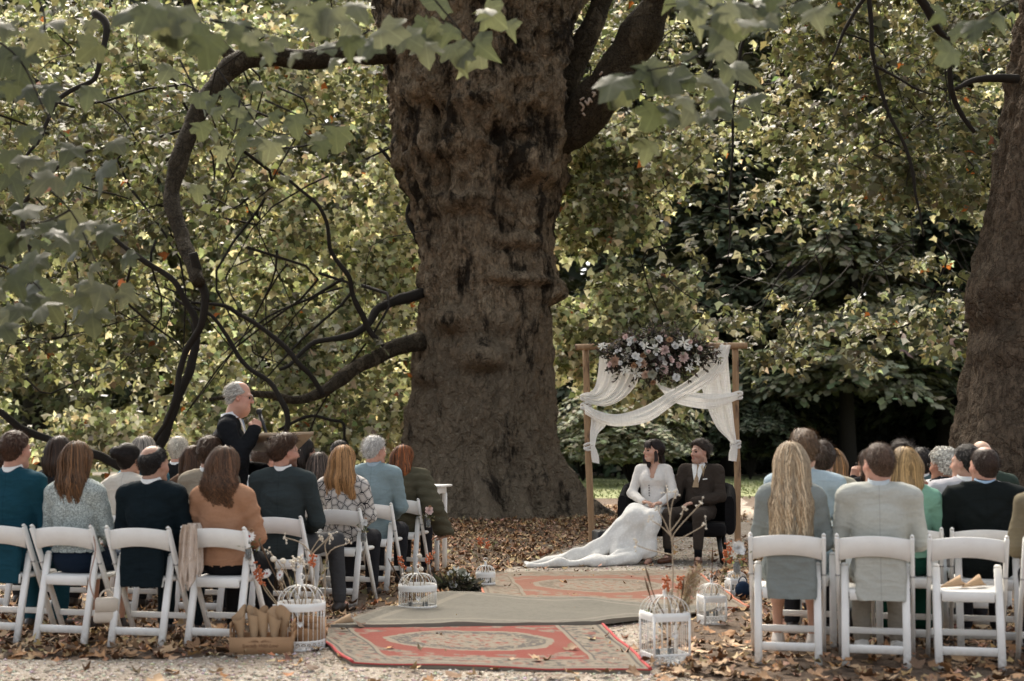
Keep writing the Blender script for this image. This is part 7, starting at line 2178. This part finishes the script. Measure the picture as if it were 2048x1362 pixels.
bouquet('bright orange statice in the farthest right cage', p6, D6, [('orange', [(1470, 1160), (1466, 1120), (1456, 1085)]), ('orange', [(1472, 1160), (1472, 1125), (1470, 1098)]), ('orange', [(1474, 1160), (1478, 1135), (1482, 1118)]), ('orange', [(1470, 1160), (1462, 1140), (1458, 1112)])], 6)

# posies hanging in little jars on the aisle chairs
def posy(label, px, py, D, kd, r, seed, extra=True):
    t = thing('chair_posy', label, 'posy', at(px, py, D), 0, 'posies tied to the aisle chairs')
    r_ = np.random.default_rng(seed)
    link('flower', FW[kd][seed % 2], t, (0, -.03, 0), face_rot((.25, -1, .35)), r)
    if extra:
        link('flower', FW['orange'][0], t, (.01, -.02, r * .9), face_rot((.3, -.8, .6)), r * .45)
        link('flower', FW['star'][0], t, (-.02, -.015, -r * .9), face_rot((-.3, -.8, .1)), r * .55)
    mb = MB(); mb.lathe([(.0, -.155), (.020, -.155), (.022, -.14), (.022, -.095), (.015, -.08), (.015, -.07), (.012, -.07), (.018, -.095), (.018, -.14), (0, -.15)], 12, (-.005, -.02, 0)); mb.build('jar', M_GLASS, t)
    mb = MB(); mb.tube([(-.005, -.02, -.14), (0, -.022, -.06), (0, -.028, -.005)], .003, 5); mb.build('stem', GRNS, t)
    n_ = 26
    leaf_cloud('leaves', r_.normal(size=(n_, 3)) * np.array([.03, .012, .028]) + np.array([0, -.02, -.055]), r_.normal(size=(n_, 3)) + np.array([0, -1, .3]), r_.normal(size=(n_, 3)), .025 + .02 * r_.random(n_), palette(n_, [(.09, .11, .05), (.16, .16, .08)], .3, r_), TN, M_LEAF, t)['kind'] = 'stuff'
    mb = MB(); al = np.linspace(0, 2 * PI, 13); mb.tube([(.017 * math.cos(u) - .005, .017 * math.sin(u) - .02, -.075) for u in al], .0022, 5, cap=False); mb.build('string', STRAW, t)
posy('big white daisy posy on the nearest left aisle chair', 500, 1072, 9.30, 'daisy', .042, 1)
posy('cream and red posy on the chair of the strawberry blonde woman', 729, 1045, 11.66, 'white', .032, 2)
posy('pale pink rose posy on the chair of the woman in the puffer coat', 858, 1022, 13.66, 'palepink', .042, 3)
posy('white rose posy on the left post of the blonde woman\'s chair', 1474, 1096, 8.55, 'white', .045, 4)

# ---------------------------------------------------------------- cardboard tray with paper cones
M_CARD = plain('cardboard', (.36, .215, .115), .85, .10, 14, .08)
pb = ground(518, 1311); 
bx = thing('cardboard_tray', 'brown cardboard tray of paper cones with printed script on its side', 'box', pb + Vector((0, .13, 0)), .06)
bw, bd, bh, eh = .385, .24, .108, .200
MB().box((0, 0, .006), (bw, bd, .006)).build('base', M_CARD, bx, smooth=False)
for y_ in (-bd / 2, bd / 2): MB().box((0, y_, bh / 2 + .003), (bw, .005, bh)).build('side_panel', M_CARD, bx, smooth=False)
def end_panel(x_):
    mb = MB(); t_ = .005; yb = bd / 2 - .004; hw, z0, z1 = .030, .125, .165
    for (ya, yc, za, zc) in ((-yb, yb, .003, z0), (-yb, -hw, z0, z1), (hw, yb, z0, z1), (-yb, yb, z1, eh)):
        mb.box((x_, (ya + yc) / 2, (za + zc) / 2), (t_, yc - ya, zc - za))
    return mb
for x_ in (-bw / 2, bw / 2): end_panel(x_).build('end_panel', M_CARD, bx, smooth=False)
def text(body, size, loc, parent, mat, shear=.35):
    cu = bpy.data.curves.new('lettering', 'FONT'); cu.body = body; cu.size = size; cu.shear = shear; cu.align_x = 'CENTER'; cu.align_y = 'CENTER'; cu.extrude = .0004; cu.space_character = .92
    o_ = link('lettering', cu, None); bpy.context.view_layer.update()
    me = bpy.data.meshes.new_from_object(o_.evaluated_get(bpy.context.evaluated_depsgraph_get()))
    bpy.data.objects.remove(o_); me.materials.clear(); me.materials.append(mat); me.name = 'lettering'
    o_ = link('lettering', me, parent, loc, (PI / 2, 0, 0)); return o_
INK = plain('brown print', (.16, .075, .035), .8, .1)
text('Specially With Love', .031, (-.005, -bd / 2 - .0035, .058), bx, INK)
text('Wedding', .014, (.005, -bd / 2 - .0035, .026), bx, plain('red print', (.30, .11, .06), .8, .1))
mb = MB()
for s_ in (-1, 1):
    for k in range(3): mb.tube([(s_ * .006 - .005, -bd / 2 - .003, .082), (s_ * (.024 + .012 * k) - .005, -bd / 2 - .003, .093 - .005 * k), (s_ * (.04 + .016 * k) - .005, -bd / 2 - .003, .095 - .006 * k)], .0011, 4)
mb.build('printed_flourish', INK, bx)['kind'] = 'stuff'
M_PAPER = plain('kraft paper', (.42, .285, .17), .8, .14, 16, .12)
def cone_mesh(seed, L=.24, R=.048):
    r_ = np.random.default_rng(seed); n_ = 26
    a = np.linspace(0, 2 * PI * 1.12, n_); u = np.linspace(0.02, 1, 10)
    top = L * (1 + .16 * np.cos(a - 1.0 + r_.random()) + .06 * np.cos(2 * a))
    G = np.array([[(R * uu * math.cos(x) * (1 + .05 * k / n_), R * uu * math.sin(x) * (1 + .05 * k / n_), t_ * uu) for k, (x, t_) in enumerate(zip(a, top))] for uu in u])
    mb = MB(); mb.grid(G); Gi = G * np.array([.94, .94, 1]); Gi[..., 2] += .001; mb.grid(Gi[:, ::-1]); return mb.mesh('paper_cone', M_PAPER)
CONES = [cone_mesh(i) for i in range(4)]
cone_lab = ['paper cone at the left end of the cardboard tray', 'tall folded paper cone second from the left in the tray', 'paper cone standing in the middle of the tray front row', 'wide open paper cone right of the middle in the tray', 'paper cone beside the right end panel of the tray', 'paper cone in the back row of the tray, left', 'paper cone in the back row of the tray, right']
Rb = rotz(.06); bl = np.array(bx.location)
for k, (x_, y_, sp) in enumerate(((-.125, -.02, .5), (-.055, -.03, 2.2), (.015, -.02, 3.4), (.075, -.03, 1.2), (.130, .03, 4.4), (-.03, .06, 5.2), (.08, .07, .2))):
    t = link('paper_cone', CONES[k % 4], None, tuple(bl + Rb @ np.array([x_, y_, .010])), (random.uniform(-.10, .10), random.uniform(-.12, .12), sp))
    tag(t, cone_lab[k], 'paper cone', 'paper confetti cones')
b2 = thing('cardboard_box', 'second cardboard carrier with a cut handle hole, behind the tray', 'box', tuple(ground(612, 1300) + Vector((.01, .10, 0))), -.35)
for y_ in (-.10, .10): MB().box((0, y_, .10), (.07, .005, .19)).build('side_panel', M_CARD, b2, smooth=False)
for x_ in (-.037, .037):
    mb = MB(); yb = .0985
    for (ya, yc, za, zc) in ((-yb, yb, .003, .125), (-yb, -.028, .125, .165), (.028, yb, .125, .165), (-yb, yb, .165, .20)): mb.box((x_, (ya + yc) / 2, (za + zc) / 2), (.005, yc - ya, zc - za))
    mb.build('end_panel', M_CARD, b2, smooth=False)
b2.rotation_euler.z = PI / 2 - .45
def lying(px, py, z, lab, rz, k, sc_=1.0, tilt=PI / 2 - .19):
    p = ground(px, py, z); o_ = link('paper_cone', CONES[k], None, (p.x, p.y, z + .008), (0, tilt, rz), sc_); tag(o_, lab, 'paper cone', 'paper confetti cones')
lying(650, 1256, .012, 'single paper cone lying on the ground beside the red rug', .55, 1, .95)
for px_, py_, rz_, lab in ((1880, 1182, .35, 'left of two paper cones lying on the empty chair'), (1926, 1184, .55, 'right of two paper cones lying on the empty chair')):
    p = at(px_, py_, 8.62); o_ = link('paper_cone', CONES[2], None, (p.x - .02, 8.60, .462), (0, PI / 2 - .20, rz_), .78); tag(o_, lab, 'paper cone', 'paper confetti cones')

# ---------------------------------------------------------------- bags, scarf, ground bouquet
hb = thing('handbag', 'small cream handbag hanging low from the chair of the woman in tweed', 'handbag', at(213, 1245, 9.42), .25)
M_BAG = plain('cream leather', (.56, .48, .39), .45, .08, 30, .1)
s = SD(.02).bx((0, 0, .085), (.075, .035, .080), .022); s.bx((0, 0, .03), (.082, .040, .030), .02)
V, F = solid(s, .009); link('bag_body', make_mesh('bag_body', V, F, M_BAG), hb)
MB().box((0, -.037, .115), (.148, .010, .085), bev=.01).build('flap', M_BAG, hb, smooth=False)
al = np.linspace(0, PI, 14); mb = MB(); mb.tube([(.045 * math.cos(u), 0, .160 + .05 * math.sin(u)) for u in al], .006, 7); mb.build('handle', M_BAG, hb)
mb = MB(); top = np.array(at(181, 1048, 9.42) - at(213, 1245, 9.42)); mb.tube(catmull([(-.075, 0, .14), (-.11, -.01, .28), tuple(top * .75 + np.array([.01, 0, 0])), tuple(top)], 6), .005, 6); mb.build('strap', plain('rose leather', (.40, .27, .22), .5), hb)
db = thing('handbag', 'black handbag with gold clasp standing under the pale blazer\'s chair', 'handbag', tuple(ground(1706, 1275)), -.1)
s = SD(.02).bx((0, 0, .10), (.075, .05, .10), .03); V, F = solid(s, .012); link('bag_body', make_mesh('bag_body', V, F, plain('black leather', (.012, .011, .011), .35)), db)
mb = MB(); mb.tube([(.055 * math.cos(u), 0, .19 + .09 * math.sin(u)) for u in al], .005, 6); mb.build('handle', plain('black leather', (.012, .011, .011), .35), db)
mb = MB(); mb.lathe([(0, -.01), (.012, -.008), (.012, .008), (0, .01)], 8, (.0, -.055, .185), R=rotx(PI / 2)); mb.build('clasp', plain('gold metal', (.6, .38, .12), .3, metal=1.0), db)
nb_ = thing('handbag', 'small navy bag on the leaves beside the blonde woman\'s chair', 'handbag', tuple(ground(1486, 1196)), .3)
s = SD(.02).el((0, 0, .07), (.07, .05, .075)); V, F = solid(s, .012); V[:, 2] = np.maximum(V[:, 2], .002); link('bag_body', make_mesh('bag_body', V, F, fabric('navy cloth', (.015, .028, .055))), nb_)
mb = MB(); mb.tube([(.04 * math.cos(u), 0, .13 + .05 * math.sin(u)) for u in al], .005, 6); mb.build('handle', fabric('navy cloth', (.015, .028, .055)), nb_)
# scarf over the post of the aisle chair
scf = thing('scarf', 'pale blush scarf hanging from the left post of the curly-haired woman\'s chair', 'scarf', at(377, 1050, 9.33))
so = np.array(scf.location)
secs = [(366, 1049, 392, 1048), (362, 1065, 396, 1062), (360, 1095, 397, 1092), (358, 1130, 398, 1125), (360, 1155, 397, 1150), (366, 1178, 388, 1160)]
A_ = catmull([np.array(at(s_[0], s_[1], 9.27)) - so for s_ in secs], 7); B_ = catmull([np.array(at(s_[2], s_[3], 9.27)) - so for s_ in secs], 7)
v_ = np.linspace(0, 1, 40); G = A_[:, None] * (1 - v_)[None, :, None] + B_[:, None] * v_[None, :, None]
uu = np.linspace(0, 1, len(A_))[:, None]
G[:, :, 1] -= .020 * np.sin(v_[None] * 19 + 2.2 * np.sin(uu * 3)) + .011 * np.sin(v_[None] * 37 + uu * 5) + .05 * np.sin(v_ * PI)[None]
G[:, :, 2] -= .03 * np.sin(v_[None] * 9 + 1) * uu
Gb = G.copy(); Gb[:, :, 1] = -Gb[:, :, 1] * .3 + .05
mb = MB(); mb.grid(G); mb.grid(Gb[:, ::-1]); mb.build('front_fall', fabric('blush gauze', (.62, .52, .44), wr=.5), scf)
gb = thing('flower_bouquet', 'dark bouquet with pale flowers lying on the leaves by the left aisle', 'bouquet', tuple(ground(912, 1182)))
r_ = np.random.default_rng(8); n_ = 900
a = r_.random(n_) * 2 * PI; e = r_.random(n_) ** .6
P = np.stack([.19 * e * np.cos(a), .12 * e * np.sin(a), .02 + .13 * r_.random(n_) * (1 - e * .5)], -1)
leaf_cloud('greenery', P, r_.normal(size=(n_, 3)) + np.array([0, -.4, .6]), P * np.array([1, 1, .5]) + r_.normal(size=(n_, 3)) * .08 + np.array([0, 0, .04]), .05 + .05 * r_.random(n_), palette(n_, [(.045, .045, .028), (.08, .08, .05), (.17, .15, .11), (.03, .028, .02)], .4, r_), TN, M_LEAF, gb)['kind'] = 'stuff'
for x_, y_, z_, kd, rr_ in ((-.02, -.10, .06, 'white', .04), (.06, -.02, .16, 'sage', .045), (.0, .0, .17, 'star', .06), (.10, -.05, .13, 'star', .05), (-.1, -.04, .09, 'sage', .035), (-.05, 0, .15, 'white', .03)):
    link('flower', FW[kd][0], gb, (x_, y_, z_), face_rot((x_ * 3, -1, .7)), rr_)
